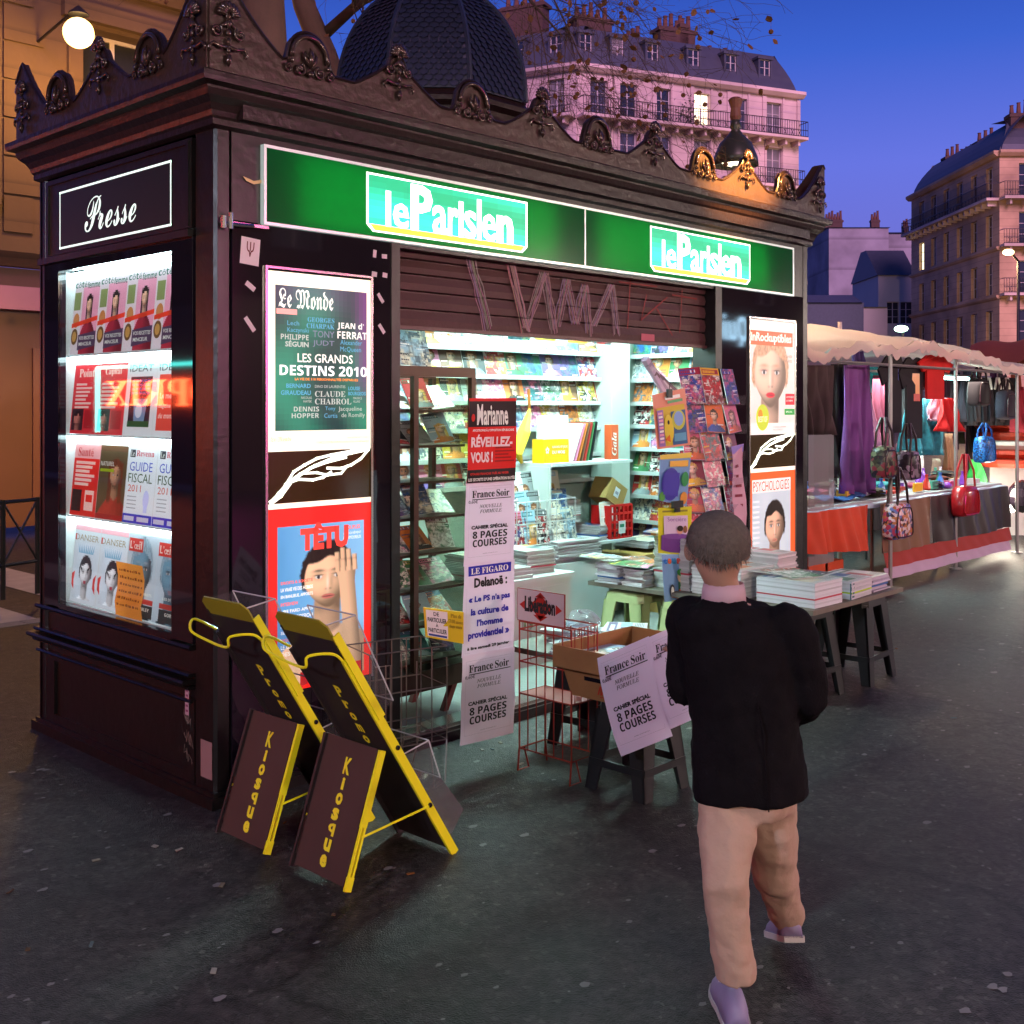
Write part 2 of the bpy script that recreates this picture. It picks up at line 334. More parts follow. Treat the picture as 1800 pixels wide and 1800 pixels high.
# ================================================================ ground and street
def asphalt(name, c1, c2, rough):
    m = bpy.data.materials.new(name); m.use_nodes = True; n = m.node_tree; b = n.nodes['Principled BSDF']
    co = n.nodes.new('ShaderNodeTexCoord')
    big = n.nodes.new('ShaderNodeTexNoise'); big.inputs['Scale'].default_value = .8; big.inputs['Detail'].default_value = 8; big.inputs['Roughness'].default_value = .65
    fine = n.nodes.new('ShaderNodeTexNoise'); fine.inputs['Scale'].default_value = 95; fine.inputs['Detail'].default_value = 4
    vor = n.nodes.new('ShaderNodeTexVoronoi'); vor.inputs['Scale'].default_value = 210
    for t in (big, fine, vor): n.links.new(co.outputs['Object'], t.inputs['Vector'])
    r = n.nodes.new('ShaderNodeValToRGB'); r.color_ramp.elements[0].position = .3; r.color_ramp.elements[0].color = (*c1, 1)
    r.color_ramp.elements[1].position = .72; r.color_ramp.elements[1].color = (*c2, 1); n.links.new(big.outputs['Fac'], r.inputs[0])
    ag = n.nodes.new('ShaderNodeTexVoronoi'); ag.inputs['Scale'].default_value = 62; n.links.new(co.outputs['Object'], ag.inputs['Vector'])
    sc_ = n.nodes.new('ShaderNodeSeparateColor'); n.links.new(ag.outputs['Color'], sc_.inputs[0])
    am = n.nodes.new('ShaderNodeMapRange'); am.inputs[1].default_value = .0; am.inputs[2].default_value = 1; am.inputs[3].default_value = .55; am.inputs[4].default_value = 1.45; n.links.new(sc_.outputs[0], am.inputs[0])
    ah = n.nodes.new('ShaderNodeMapRange'); ah.inputs[1].default_value = .965; ah.inputs[2].default_value = .97; ah.inputs[3].default_value = 0; ah.inputs[4].default_value = 1.1; n.links.new(sc_.outputs[1], ah.inputs[0])
    aa = n.nodes.new('ShaderNodeMath'); aa.operation = 'ADD'; n.links.new(am.outputs[0], aa.inputs[0]); n.links.new(ah.outputs[0], aa.inputs[1])
    x = n.nodes.new('ShaderNodeMixRGB'); x.blend_type = 'MULTIPLY'; x.inputs[0].default_value = 1
    n.links.new(r.outputs[0], x.inputs[1]); n.links.new(aa.outputs[0], x.inputs[2]); b.inputs['Specular IOR Level'].default_value = .3; n.links.new(x.outputs[0], b.inputs['Base Color'])
    ck = n.nodes.new('ShaderNodeTexVoronoi'); ck.feature = 'DISTANCE_TO_EDGE'; ck.inputs['Scale'].default_value = .55
    wv = n.nodes.new('ShaderNodeTexNoise'); wv.inputs['Scale'].default_value = 3; wv.inputs['Detail'].default_value = 5; vm = n.nodes.new('ShaderNodeMixRGB'); vm.inputs[0].default_value = .22
    n.links.new(co.outputs['Object'], wv.inputs['Vector']); n.links.new(co.outputs['Object'], vm.inputs[1]); n.links.new(wv.outputs['Color'], vm.inputs[2]); n.links.new(vm.outputs[0], ck.inputs['Vector'])
    cm = n.nodes.new('ShaderNodeMapRange'); cm.inputs[1].default_value = 0; cm.inputs[2].default_value = .010; cm.inputs[3].default_value = .45; cm.inputs[4].default_value = 1; n.links.new(ck.outputs['Distance'], cm.inputs[0])
    st = n.nodes.new('ShaderNodeTexNoise'); st.inputs['Scale'].default_value = 14; st.inputs['Detail'].default_value = 6; n.links.new(co.outputs['Object'], st.inputs['Vector'])
    sm = n.nodes.new('ShaderNodeMapRange'); sm.inputs[1].default_value = .35; sm.inputs[2].default_value = .65; sm.inputs[3].default_value = .62; sm.inputs[4].default_value = 1.25; n.links.new(st.outputs['Fac'], sm.inputs[0])
    mu = n.nodes.new('ShaderNodeMath'); mu.operation = 'MULTIPLY'; n.links.new(cm.outputs[0], mu.inputs[0]); n.links.new(sm.outputs[0], mu.inputs[1])
    fx = n.nodes.new('ShaderNodeMixRGB'); fx.blend_type = 'MULTIPLY'; fx.inputs[0].default_value = 1; n.links.new(x.outputs[0], fx.inputs[1]); n.links.new(mu.outputs[0], fx.inputs[2]); n.links.new(fx.outputs[0], b.inputs['Base Color'])
    rr = n.nodes.new('ShaderNodeMapRange'); rr.inputs[3].default_value = rough-.12; rr.inputs[4].default_value = rough+.2
    n.links.new(big.outputs['Fac'], rr.inputs[0]); n.links.new(rr.outputs[0], b.inputs['Roughness'])
    bp = n.nodes.new('ShaderNodeBump'); bp.inputs['Strength'].default_value = .6; bp.inputs['Distance'].default_value = .004
    n.links.new(vor.outputs['Distance'], bp.inputs['Height']); n.links.new(bp.outputs[0], b.inputs['Normal']); return m
PAVE = asphalt('pavement asphalt', (.016,.0145,.0155), (.060,.054,.050), .42)
ROAD = asphalt('road asphalt', (.03,.028,.028), (.07,.065,.062), .45)
g = MB(); g.grid(lambda s, t: (-7+s*607-0, -400+t*404.4, 0) , 2, 2); g.build('pavement', PAVE, kind='structure')
g = MB(); g.poly([(-500,-400,-.12), (-7,-400,-.12), (-7,600,-.12), (-500,600,-.12)]); g.poly([(-7,4.4,-.12), (600,4.4,-.12), (600,600,-.12), (-7,600,-.12)])
g.build('road', ROAD, kind='structure')
STONE = M('kerb granite', (.26,.25,.24), .7, var=.3, vs=30, bump=.3)
for i in range(22):
    k = MB(); x = -6.9+i*1.0; k.box(x, x+.99, 4.3, 4.46, -.12, .004)
    k.build('kerb_stone', STONE, kind='structure')
k = MB(); k.box(15.1, 600, 4.3, 4.46, -.12, .003); k.build('kerb', STONE, kind='structure')
k = MB(); k.box(-7.15, -7, -400, 4.46, -.12, .003); k.build('kerb', STONE, kind='structure')
# dropped gum, paper crumbs and pale specks trodden into the asphalt
GUM = M('trodden gum', (.19,.175,.18), .6, var=.3, vs=3)
g = MB(); rg = random.Random(3)
for _ in range(1500):
    x = rg.uniform(-2.6, 9); y = rg.uniform(-4, 2.5)
    if 0 < x < 4.7 and y > -.05: continue
    r0 = rg.choice((.003,.004,.005,.005,.007,.009,.014)) * (1 if x < 3 else 1.4); n = 9; a0 = rg.random()*6
    g.f([g.v((x+r0*rg.uniform(.6,1.2)*math.cos(a0+k*6.283/n)*1.5, y+r0*rg.uniform(.6,1.2)*math.sin(a0+k*6.283/n), .0025)) for k in range(n)])
g.build('gum_spots', GUM, kind='stuff', label='pale gum spots trodden into the dark pavement', cat='gum spots')
LIT_ = VM('litter', .8); g = MB(); rg = random.Random(23)
for _ in range(70):
    x = rg.uniform(-1.8, 5); y = -abs(rg.gauss(0,.55))-.04; a = rg.random()*6; l = rg.uniform(.006,.018); w_ = rg.uniform(.003,.008); c = H(rg.choice(('8a8478','7a4a1e','7a705e','5a4430','908c84','56686c')))
    dx, dy = math.cos(a), math.sin(a); g.hexa((x-dx*l-dy*w_,y-dy*l+dx*w_,.003),(x+dx*l-dy*w_,y+dy*l+dx*w_,.003),(x+dx*l+dy*w_,y+dy*l-dx*w_,.005),(x-dx*l+dy*w_,y-dy*l-dx*w_,.004),(0,0,.003),c)
g.build('litter', LIT_, kind='stuff', label='cigarette ends and paper crumbs scattered before the kiosk', cat='litter')
# ================================================================ kiosk
PAINT = M('dark kiosk paint', (.006,.0045,.0045), .34, var=.35, vs=5, bump=.12, bs=18)
PAINT2 = M('dark cast iron paint', (.018,.009,.009), .32, var=.3, vs=9, bump=.2, bs=30, spec=.35)
PAINT3 = M('bronze brown cresting paint', (.045,.024,.019), .34, .15, var=.3, vs=7, bump=.25, bs=25)
BLACKGL = M('black enamel glass', (.010,.007,.012), .04, var=0, spec=.6)
WHITEM = M('white enamelled steel', (.60,.66,.65), .4, var=.08)
TUBE = M('fluorescent tube', (1,1,1), .5, var=0, em=(.72,1,.95), es=11)
TUBEB = M('cool tube', (1,1,1), .5, var=0, em=(.74,.95,1), es=20)
LIT = VM('backlit print', .35, es=.72); LITB = VM('bright backlit print', .35, es=1.4)
PAPER = VM('paper print', .55, tl=.12); GLOSS = VM('glossy print', .28, spec=.5)
SGLASS = GL('shop glass'); CHROME = M('worn chrome', (.55,.54,.52), .25, 1, var=.1)
DKMET = M('dark bronze frame', (.06,.04,.028), .35, .6, var=.3)
KL, KD = 4.70, 1.60
kio = E('newspaper_kiosk', 'dark ornate newspaper kiosk with green lit sign and blue scaled dome', 'kiosk')
def kp(mb, name, mat, parent=None, **k): return mb.build(name, mat, parent or kio, **k)
b = MB(); b.box(-.03, KL+.03, -.03, KD+.03, 0, .045); b.box(-.015, KL+.015, -.015, KD+.015, .045, .06); kp(b, 'plinth', PAINT)
for x0, x1, y0, y1 in ((0,.076,0,.155), (KL-.08,KL,0,.155), (0,.076,KD-.07,KD), (KL-.08,KL,KD-.07,KD)):
    b = MB(); c = .012
    b.prism([(x0+c,y0,.06),(x1-c,y0,.06),(x1,y0+c,.06),(x1,y1-c,.06),(x1-c,y1,.06),(x0+c,y1,.06),(x0,y1-c,.06),(x0,y0+c,.06)], (0,0,2.68)); kp(b, 'corner_post', PAINT)
# cornice: moulded profile run round the four sides, (projection, height)
prof = [(.0,2.70),(.022,2.712),(.022,2.735),(.03,2.745),(.036,2.765),(.05,2.79),(.075,2.812),(.085,2.835),(.085,2.845),(.118,2.855),(.122,2.872),(.122,2.89),(.09,2.905),(.06,2.91)]
b = MB(); rings = []
for p, z in prof: rings.append([b.v((-p,-p,z)), b.v((KL+p,-p,z)), b.v((KL+p,KD+p,z)), b.v((-p,KD+p,z))])
for i in range(len(rings)-1):
    for k in range(4): b.f((rings[i][k], rings[i][(k+1)%4], rings[i+1][(k+1)%4], rings[i+1][k]))
b.f(rings[-1]); kp(b, 'cornice', PAINT2)
b = MB(); b.box(.09, KL-.09, -.062, -.0, 2.742, 2.80); kp(b, 'cornice_box', PAINT2)   # boxed lamp housing under the cornice
# cresting profile
def crest(x, arches, peaks, length):
    z = 2.985 + .01*math.sin(x*3)
    for p in peaks:
        d = abs(x-p); z = max(z, 2.985+.165*max(0, 1-d/.27)**1.25)
        if d < .05: z = max(z, 3.10+.07*math.sqrt(1-(d/.05)**2))
    for a in arches:
        d = abs(x-a)
        if d < .105: z = max(z, 3.04+.11*math.sqrt(1-(d/.105)**2))
        elif d < .15: z = max(z, 2.985+.05*(1-(d-.105)/.045)**2)
    for e in (0, length):
        d = abs(x-e); z = max(z, 2.985+.29*max(0, 1-d/.34)**1.5)
    return z
FP = [.875, 1.83, 2.785, 3.76]; FA = [.39, 1.345, 2.285, 3.29, 4.25]
LP = [.78]; LA = [.36, 1.20]
N = 260; pts = [(-.075+(KL+.15)*i/N) for i in range(N+1)]
out = [(x, -.085, crest(x, FA, FP, KL+.05) if x > -.02 else crest(0, FA, FP, KL)) for x in pts]
b = MB(); b.prism([(pts[0],-.085,2.9)]+[(x,y,z) for x,y,z in out]+[(pts[-1],-.085,2.9)], (0,.028,0)); kp(b, 'front_cresting', PAINT3)
b = MB(); b.tube([(x, -.085, z) for x, y, z in out], .008, 5); kp(b, 'cresting_rim', PAINT2)
N = 110; pts = [(-.075+(KD+.15)*i/N) for i in range(N+1)]
out = [(-.085, y, crest(max(y, 0), LA, LP, KD)) for y in pts]
b = MB(); b.prism([(-.085,pts[0],2.9)]+out+[(-.085,pts[-1],2.9)], (.028,0,0)); kp(b, 'side_cresting', PAINT3)
b = MB(); b.tube(out, .008, 5); kp(b, 'cresting_rim', PAINT2)
b = MB(); out = [(KL+.06, y, crest(max(y, 0), LA, LP, KD)) for y in pts]
b.prism([(KL+.06,pts[0],2.9)]+out+[(KL+.06,pts[-1],2.9)], (.028,0,0)); kp(b, 'side_cresting', PAINT3)
def spiral(cx, cz, r, sgn, a0, turns=1.3, y=0, n=22): return [(cx+sgn*r*(1-.75*i/n)*math.cos(a0+6.283*turns*i/n), y, cz+r*(1-.75*i/n)*math.sin(a0+6.283*turns*i/n)) for i in range(n+1)]
ORN = M('cast ornament', (.06,.034,.026), .22, .5, var=.3, vs=14, coat=.5)
b = MB()                                                      # palmette: shell fan, volutes, pendant drops
for k in range(9):
    a = math.radians(-76+19*k); L = .058-.009*abs(k-4)/4
    b.tube([(math.sin(a)*L*t, -.012-.012*math.sin(t*3.1), math.cos(a)*L*t) for t in (.25,.5,.75,.95,1.08)], [.006,.008,.0105,.0095,.003], 6)
b.ball((0,-.012,0), .014, 8, 5, sc3=(1,.8,1))
for s in (-1, 1):
    b.tube(spiral(s*.052, -.062, .026, s, math.pi*.7, y=-.012), .0062, 6)
    b.ball((s*.052,-.016,-.062), .009, 6, 4); b.tube([(0,-.012,-.01), (s*.018,-.014,-.035), (s*.035,-.012,-.045)], [.006,.008,.005], 6)
    b.tube([(0,-.01,-.118), (s*.035,-.013,-.125), (s*.07,-.012,-.115), (s*.088,-.01,-.135), (s*.078,-.01,-.15)], [.009,.0085,.007,.006,.003], 6)
for i in range(4): b.ball((0,-.013,-.03-i*.034), .0125-.001*i, 7, 5, sc3=(1,.8,1.4))
b.tube([(0,-.012,-.15), (0,-.014,-.175), (0,-.01,-.195)], [.010,.013,.003], 7)
pal = kp(b, 'palmette', ORN, smooth=True)
b = MB()                                                      # arch: hood rib, flame and scrolls
b.tube([(.092*math.cos(math.pi*i/14), -.01, .092*math.sin(math.pi*i/14)*1.05-.002) for i in range(15)], .011, 6)
b.tube([(0,-.014,-.03), (0,-.02,0), (0,-.018,.03), (0,-.01,.052)], [.008,.013,.010,.002], 7)
for s in (-1, 1):
    b.tube([(0,-.012,-.035), (s*.02,-.016,-.008), (s*.03,-.014,.018), (s*.024,-.01,.034)], [.005,.009,.006,.002], 6)
    b.tube(spiral(s*.05, -.048, .027, s, math.pi*.6, y=-.012), .0065, 6); b.ball((s*.05,-.014,-.048), .009, 6, 4)
    b.tube(spiral(s*.105, -.052, .018, -s, math.pi*.4, y=-.01), .0055, 6); b.ball((s*.092,-.012,-.02), .011, 6, 4)
b.ball((0,-.014,-.06), .015, 7, 5)
arc = kp(b, 'arch_scroll', ORN, smooth=True)
def put(src, loc, rz=0):
    o = src.copy(); sc.collection.objects.link(o); o.location = loc; o.rotation_euler = (0,0,rz); return o
pal.location = (FP[0], -.087, 3.155); arc.location = (FA[0], -.087, 3.035)
for x in FP[1:]: put(pal, (x, -.087, 3.155))
for x in FA[1:]: put(arc, (x, -.087, 3.035))
for y in LP: put(pal, (-.087, y, 3.155), -math.pi/2)
for y in LA: put(arc, (-.087, y, 3.035), -math.pi/2)
for l, r in (((.0,-.087,3.12), 0), ((-.087,.0,3.12), -math.pi/2), ((KL-.01,-.087,3.12), 0), ((-.087,KD-.02,3.12), -math.pi/2)): put(pal, l, r)
# dome
SLATE = M('blue grey zinc', (.030,.034,.062), .38, .3, var=.25, vs=12)
DX, DY, DR = 1.90, .80, .51
def octr(r, z, a0=math.pi/8): return [(DX+r/math.cos(math.pi/8)*math.cos(a0+k*math.pi/4), DY+r/math.cos(math.pi/8)*math.sin(a0+k*math.pi/4), z) for k in range(8)]
b = MB(); rr = [(.56,2.9),(.56,3.02),(.53,3.03),(.53,3.09),(.51,3.10),(.51,3.17),(.55,3.19),(.55,3.215),(.53,3.225),(.50,3.26),(.44,3.27)]
prev = None
for r, z in rr:
    ids = [b.v(p) for p in octr(r, z)]
    if prev:
        for k in range(8): b.f((prev[k], prev[(k+1)%8], ids[(k+1)%8], ids[k]))
    prev = ids
b.f(prev); base = kp(b, 'dome_base', PAINT2)
def domer(t): return DR*math.sqrt(max(0, 1-(t*.985)**2.1))
def domez(t): return 3.262+.70*t
b = MB(); prev = None
for i in range(15):
    t = i/14; ids = [b.v(p) for p in octr(domer(t), domez(t))]
    if prev:
        for k in range(8): b.f((prev[k], prev[(k+1)%8], ids[(k+1)%8], ids[k]))
    prev = ids
dome = kp(b, 'dome', SLATE)
b = MB()
for k in range(8):
    b.tube([octr(domer(i/14)+.006, domez(i/14))[k] for i in range(15)], .014, 5)
kp(b, 'dome_rib', SLATE, dome)
b = MB(); b.lathe([(.13,0),(.15,.03),(.10,.06),(.05,.12),(.09,.2),(.05,.28),(.015,.36),(.02,.40),(.003,.48)], (DX,DY,3.93), 12); kp(b, 'dome_finial', PAINT2, dome, smooth=True)
b = MB(); rows = 24
for k in range(8):
    for i in range(rows-3):
        t0, t1 = i/rows, (i+1.35)/rows
        A, B = Vector(octr(domer(t0)+.002, domez(t0))[k]), Vector(octr(domer(t0)+.002, domez(t0))[(k+1)%8])
        C, D = Vector(octr(domer(t1)+.002, domez(t1))[k]), Vector(octr(domer(t1)+.002, domez(t1))[(k+1)%8])
        nrm = ((A+B)/2-Vector((DX,DY,(A+B)[2]/2-.1))).normalized(); n = max(3, int((B-A).length/.05)); off = .5 if i % 2 else 0
        for j in range(n):
            u0, u1 = (j+off)/n+.01, (j+1+off)/n-.01
            if u1 > 1: continue
            um = (u0+u1)/2; lf = nrm*.013
            b.f([b.v(C.lerp(D,u0)), b.v(C.lerp(D,u1)), b.v(A.lerp(B,u1).lerp(C.lerp(D,u1),.35)+lf*.7), b.v(A.lerp(B,um)+lf), b.v(A.lerp(B,u0).lerp(C.lerp(D,u0),.35)+lf*.7)])
kp(b, 'fish_scales', SLATE, dome, kind='stuff')
# ---------------- left side: base panel, ledges, window, Presse sign
b = MB(); b.box(.012, .05, .155, KD-.07, .06, .60); b.box(.0, .012, .155, .24, .06, .40); b.box(.0, .012, KD-.16, KD-.07, .06, .40)
b.box(.0, .012, .24, KD-.16, .36, .40); b.box(.0, .012, .24, KD-.16, .06, .10); kp(b, 'base_panel', PAINT)
for z, p, h in ((.385,.010,.014), (.440,.022,.014), (.462,.044,.020), (.490,.018,.016), (.60,.014,.02)):
    b = MB(); b.prism([(-p,.165,z),(-p-.006,.165,z+h/2),(-p,.165,z+h),(.02,.165,z+h),(.02,.165,z)], (0,KD-.16+p,0)); kp(b, 'moulding', PAINT)
WY0, WY1, WZ0, WZ1 = .322, 1.378, .647, 2.242
b = MB(); b.box(-.008,.03,.155,WY0,.63,2.29); b.box(-.008,.03,WY1,KD-.07,.63,2.29); b.box(-.008,.03,WY0,WY1,WZ1,2.29); b.box(-.008,.03,WY0,WY1,.60,WZ0)
kp(b, 'window_frame', BLACKGL)
b = MB(); b.box(-.03,.02,.155,KD-.04,2.285,2.315); kp(b, 'transom', PAINT)
b = MB(); b.box(-.006,.02,.165,KD-.08,2.325,2.69); kp(b, 'fascia_panel', PAINT)
for y0, y1, z0, z1 in ((.18,.20,2.33,2.68),(KD-.12,KD-.1,2.33,2.68),(.2,KD-.12,2.665,2.68)):
    b = MB(); b.box(-.014,-.0065,y0,y1,z0,z1); kp(b, 'bead', PAINT)
# row heights of the display window
RZ = [WZ1, 1.835, 1.455, 1.065, WZ0]
WHITEBK = M('white lit back board', (.8,.85,.85), .6, var=.03)
b = MB(); b.box(.13,.14,WY0-.02,WY1+.02,WZ0-.02,WZ1+.02); b.box(.03,.13,WY0-.02,WY0-.01,WZ0,WZ1); b.box(.03,.13,WY1+.01,WY1+.02,WZ0,WZ1); b.box(.03,.13,WY0-.02,WY1+.02,WZ0-.03,WZ0-.02); b.box(.03,.13,WY0-.02,WY1+.02,WZ1+.02,WZ1+.03)
kp(b, 'display_case', WHITEBK)
for i in range(4):
    b = MB(); b.tube([(.075,WY0,RZ[i]-.012),(.075,WY1,RZ[i]-.012)], .013, 8); kp(b, 'display_tube', TUBEB)
    b = MB(); b.box(.035,.125,WY0,WY1,RZ[i+1]-.002,RZ[i+1]+.004); kp(b, 'display_shelf', WHITEBK)
b = MB(); b.box(-.004,.001,WY0,WY1,WZ0,WZ1); kp(b, 'window_pane', SGLASS)
# Presse
P = PR(plane((-.0075,1.368,2.343), (0,-1,0), (0,0,1)), 1.05, .282)
P.rect(0,0,1,1,(.006,.005,.005),0); wl = H('e9fff2')
P.frame(.008,.03,.992,.97,.010,wl,1)
P.text('Presse', .25,.20,.46,.56,wl,'S',.0,1,sh=.02)
p = P.build('presse_sign', LIT, kio); 
# ---------------- front: poster columns
def column(x0, x1):
    b = MB(); b.box(x0,x1,-.006,.03,.06,2.345); kp(b, 'glass_column', BLACKGL)
column(.076, .905); column(3.60, KL-.08)
b = MB(); b.box(.905,.955,-.012,.16,.06,2.35); kp(b, 'door_post', PAINT); b = MB(); b.box(3.53,3.60,-.012,.16,.06,2.35); kp(b, 'door_post', PAINT)
b = MB(); b.box(.0762,.21,.0,.10,2.345,2.705); b.box(4.462,KL-.08,.0,.10,2.345,2.705); b.box(.21,4.462,.0,.10,2.672,2.705); b.box(.21,4.462,.0,.10,2.322,2.338); kp(b, 'fascia', PAINT)
b = MB(); b.box(.955,3.53,.0,.12,.06,.075); kp(b, 'threshold', CHROME)
# green light box
SX0, SX1, SZ0, SZ1 = .224, 4.448, 2.352, 2.657
GREEN = M('green translucent acrylic', (.004,.23,.07), .18, var=0, tl=.72)
b = MB(); b.box(SX0,SX1,-.022,-.017,SZ0,SZ1); sg = kp(b, 'sign_panel', GREEN)
WB = M('light box lining', (.35,.38,.36), .8, var=0)
b = MB(); b.box(SX0-.01,SX1+.01,.088,.098,SZ0-.012,SZ1+.012); b.box(SX0-.01,SX1+.01,-.0,.088,SZ1+.003,SZ1+.013); b.box(SX0-.01,SX1+.01,-.0,.088,SZ0-.013,SZ0-.003); b.box(SX0-.012,SX0-.002,0,.088,SZ0,SZ1); b.box(SX1+.002,SX1+.012,0,.088,SZ0,SZ1); kp(b, 'light_box', WB)
ALU = M('glowing aluminium trim', (.62,.66,.64), .3, .7, var=.05, em=(.75,.95,.88), es=.25)  # weak emission imitates light leaking round the sign's edge
for x0, x1, z0, z1 in ((SX0-.012,SX1+.012,SZ1,SZ1+.012), (SX0-.012,SX1+.012,SZ0-.012,SZ0), (SX0-.012,SX0,SZ0,SZ1), (SX1,SX1+.012,SZ0,SZ1)):
    b = MB(); b.box(x0,x1,-.028,-.0015,z0,z1); kp(b, 'sign_trim', ALU)
xm = hy(1035,430,-.05).x
b = MB(); b.box(xm-.004,xm+.004,-.026,-.0222,SZ0,SZ1); kp(b, 'sign_joint', ALU)
for a, c in ((535, 985), (1062, 1355)):
    xa, xb = hy(a,300,-.05).x, hy(c,300,-.05).x
    for z in (SZ0+.05, SZ0+.15, SZ1-.055):
        b = MB(); b.tube([(xa,.045,z),(xb,.045,z)], .008, 8); kp(b, 'sign_tube', M('sign tube', (1,1,1), .5, var=0, em=(.85,1,.9), es=26))
TEAL = H('12b38a')
def logo(x0, x1):
    w, h = x1-x0, .262
    P = PR(plane((x0,-.0235,SZ0+.022), (1,0,0), (0,0,1)), w, h)
    P.pg([(0,.12),(.035,0),(.965,0),(1,.12),(1,1),(0,1)], (1,1,1), 1)
    P.img(lambda s, t: mixc(H('0a9a6a'), H('22c8ac'), .5+.5*math.sin(t*5+s*2)), .012,.13,.988,.965,10,8,2)
    P.pg([(.02,.125),(.045,.03),(.955,.03),(.98,.125)], H('ffb038'), 2)
    P.rect(.105,.12,.135,.74,(1,1,1),3)
    for ch, u, w_, h_ in (('e',.148,.088,.44),('P',.250,.125,.82),('a',.378,.088,.52),('r',.474,.060,.52),('ı',.538,.030,.66),('s',.572,.078,.52),('ı',.655,.030,.76),('e',.690,.090,.52),('n',.788,.110,.54)):
        if ch == 'ı': P.rect(u,.12,u+w_,.12+h_,(1,1,1),3)
        else:
            for dx in (-.003,.003): P.text(ch, u+dx, .12, w_, h_, (1,1,1), '', .034 if ch in 'Pn' else .014, 3+dx*30)
    P.build('logo_plate', LITB, sg)
logo(.748, 1.797); logo(2.838, 3.91)
# shutter
SHUT = M('shutter slat paint', (.085,.036,.036), .42, .2, var=.35, vs=7, bump=.1)
zs = [2.345, 2.285, 2.215, 2.135, 2.05, 1.962]
b = MB(); b.box(.955,3.53,.09,.10,1.97,2.345); shu = kp(b, 'roller_shutter', SHUT)
for i in range(5):
    b = MB(); z1, z0 = zs[i]-.004, zs[i+1]+.002
    b.prism([(.957,.088,z0),(.957,.066,z0+.006),(.957,.060,(z0+z1)/2),(.957,.070,z1),(.957,.088,z1)], (2.571,0,0)); kp(b, 'slat', SHUT, shu)
b = MB(); b.box(.957,3.528,.05,.095,1.955,1.972); kp(b, 'bottom_rail', SHUT, shu)
P = PR(plane((.957,.0575,1.965), (1,0,0), (0,0,1)), 2.571, .375); gp, gr = H('c49aa4',.62), H('a02828',.7)
rgs = random.Random(5)
for s in ([(.19,.95),(.235,.1)],[(.30,.95),(.345,.05)],[(.345,.1),(.40,.9),(.43,.1)],[(.44,.15),(.47,.85),(.50,.2),(.53,.8),(.545,.1)],[(.56,.2),(.62,.85),(.64,.15)]):
    for k in range(9):
        q = []
        for (a, c), (a2, c2) in zip(s[:-1], s[1:]):
            for i in range(5): q.append((a+(a2-a)*i/5+rgs.gauss(0,.0015)+k*.0028, c+(c2-c)*i/5))
        P.line(q+[(s[-1][0]+k*.0028, s[-1][1]+rgs.uniform(-.1,.05))], rgs.uniform(.002,.008), tuple(v*rgs.uniform(.6,1.2) for v in gp), 1+k*.2)
for s in ([(.66,.9),(.80,.9)],[(.70,.95),(.69,.2)],[(.76,.75),(.74,.35),(.84,.75)],[(.80,.55),(.86,.15)],[(.86,.8),(.96,.78)],[(.90,.9),(.89,.2)]): P.line(s, .009, gr, 1)
P.rect(.74,.03,.79,.14,H('c45f72'),2); P.build('graffiti', PAPER, shu, kind='stuff')
# Le Monde, feather, Tetu column and right column: backlit cases
def feather(P, col, v0=0, v1=1, wd=.012, L=3):
    f = lambda pts: [(u, v0+(v1-v0)*v) for u, v in pts]
    P.line(f([(.03,.03),(.10,.2),(.18,.38),(.28,.45),(.42,.42),(.52,.46),(.60,.56)]), wd, col, L)
    P.line(f([(.16,.36),(.30,.55),(.44,.70),(.62,.84),(.80,.92),(.98,.98),(.90,.80),(.80,.68),(.70,.62),(.56,.64)]), wd, col, L)
    P.line(f([(.18,.40),(.24,.60),(.34,.72),(.46,.84),(.60,.90),(.80,.96),(.97,.99)]), wd, col, L)
    P.line(f([(.28,.50),(.40,.66),(.56,.76),(.75,.84)]), wd, col, L); P.line(f([(.34,.56),(.46,.56),(.56,.50),(.70,.52),(.76,.66)]), wd*.9, col, L)
    P.line(f([(.03,.03),(.12,.16),(.20,.38)]), wd*1.8, col, L)
def casing(x0, x1, z0, z1):
    for a, b_, c, d in ((x0-.012,x0,z0-.01,z1+.01),(x1,x1+.012,z0-.01,z1+.01),(x0,x1,z1,z1+.01)):
        m = MB(); m.box(a,b_,-.018,-.0065,c,d); kp(m, 'case_trim', CHROME)
casing(.238,.781,.40,2.165); casing(3.924,4.493,.40,2.165)
w = .543
P = PR(plane((.238,-.012,1.406), (1,0,0), (0,0,1)), w, .75); PW = H('fff8e4')
P.rect(0,0,1,1,PW,0)
def lm(s, t):
    a = .5+.5*math.sin(s*7+1.2*math.sin(t*5)); c = mixc(H('0a3f3a'), H('189070'), a*(.35+.5*abs(math.sin(t*4+s*2))))
    return mixc(c, H('6a2f74'), .85*sstep(.80,1,s)*sstep(.1,.5,t)+.5*sstep(.7,1,t)*sstep(.6,.2,abs(s-.4))*.8)
P.img(lm, .07,.115,.96,.925,22,26,1)
C1, C2, C3, C4 = H('f4f7ee'), H('4fa6c8'), H('a9bdb6'), H('ff9838')
P.text('Le Monde',.10,.80,.52,.11,C1,'F',.004); P.rect(.08,.765,.27,.795,H('f0a59c'),2)
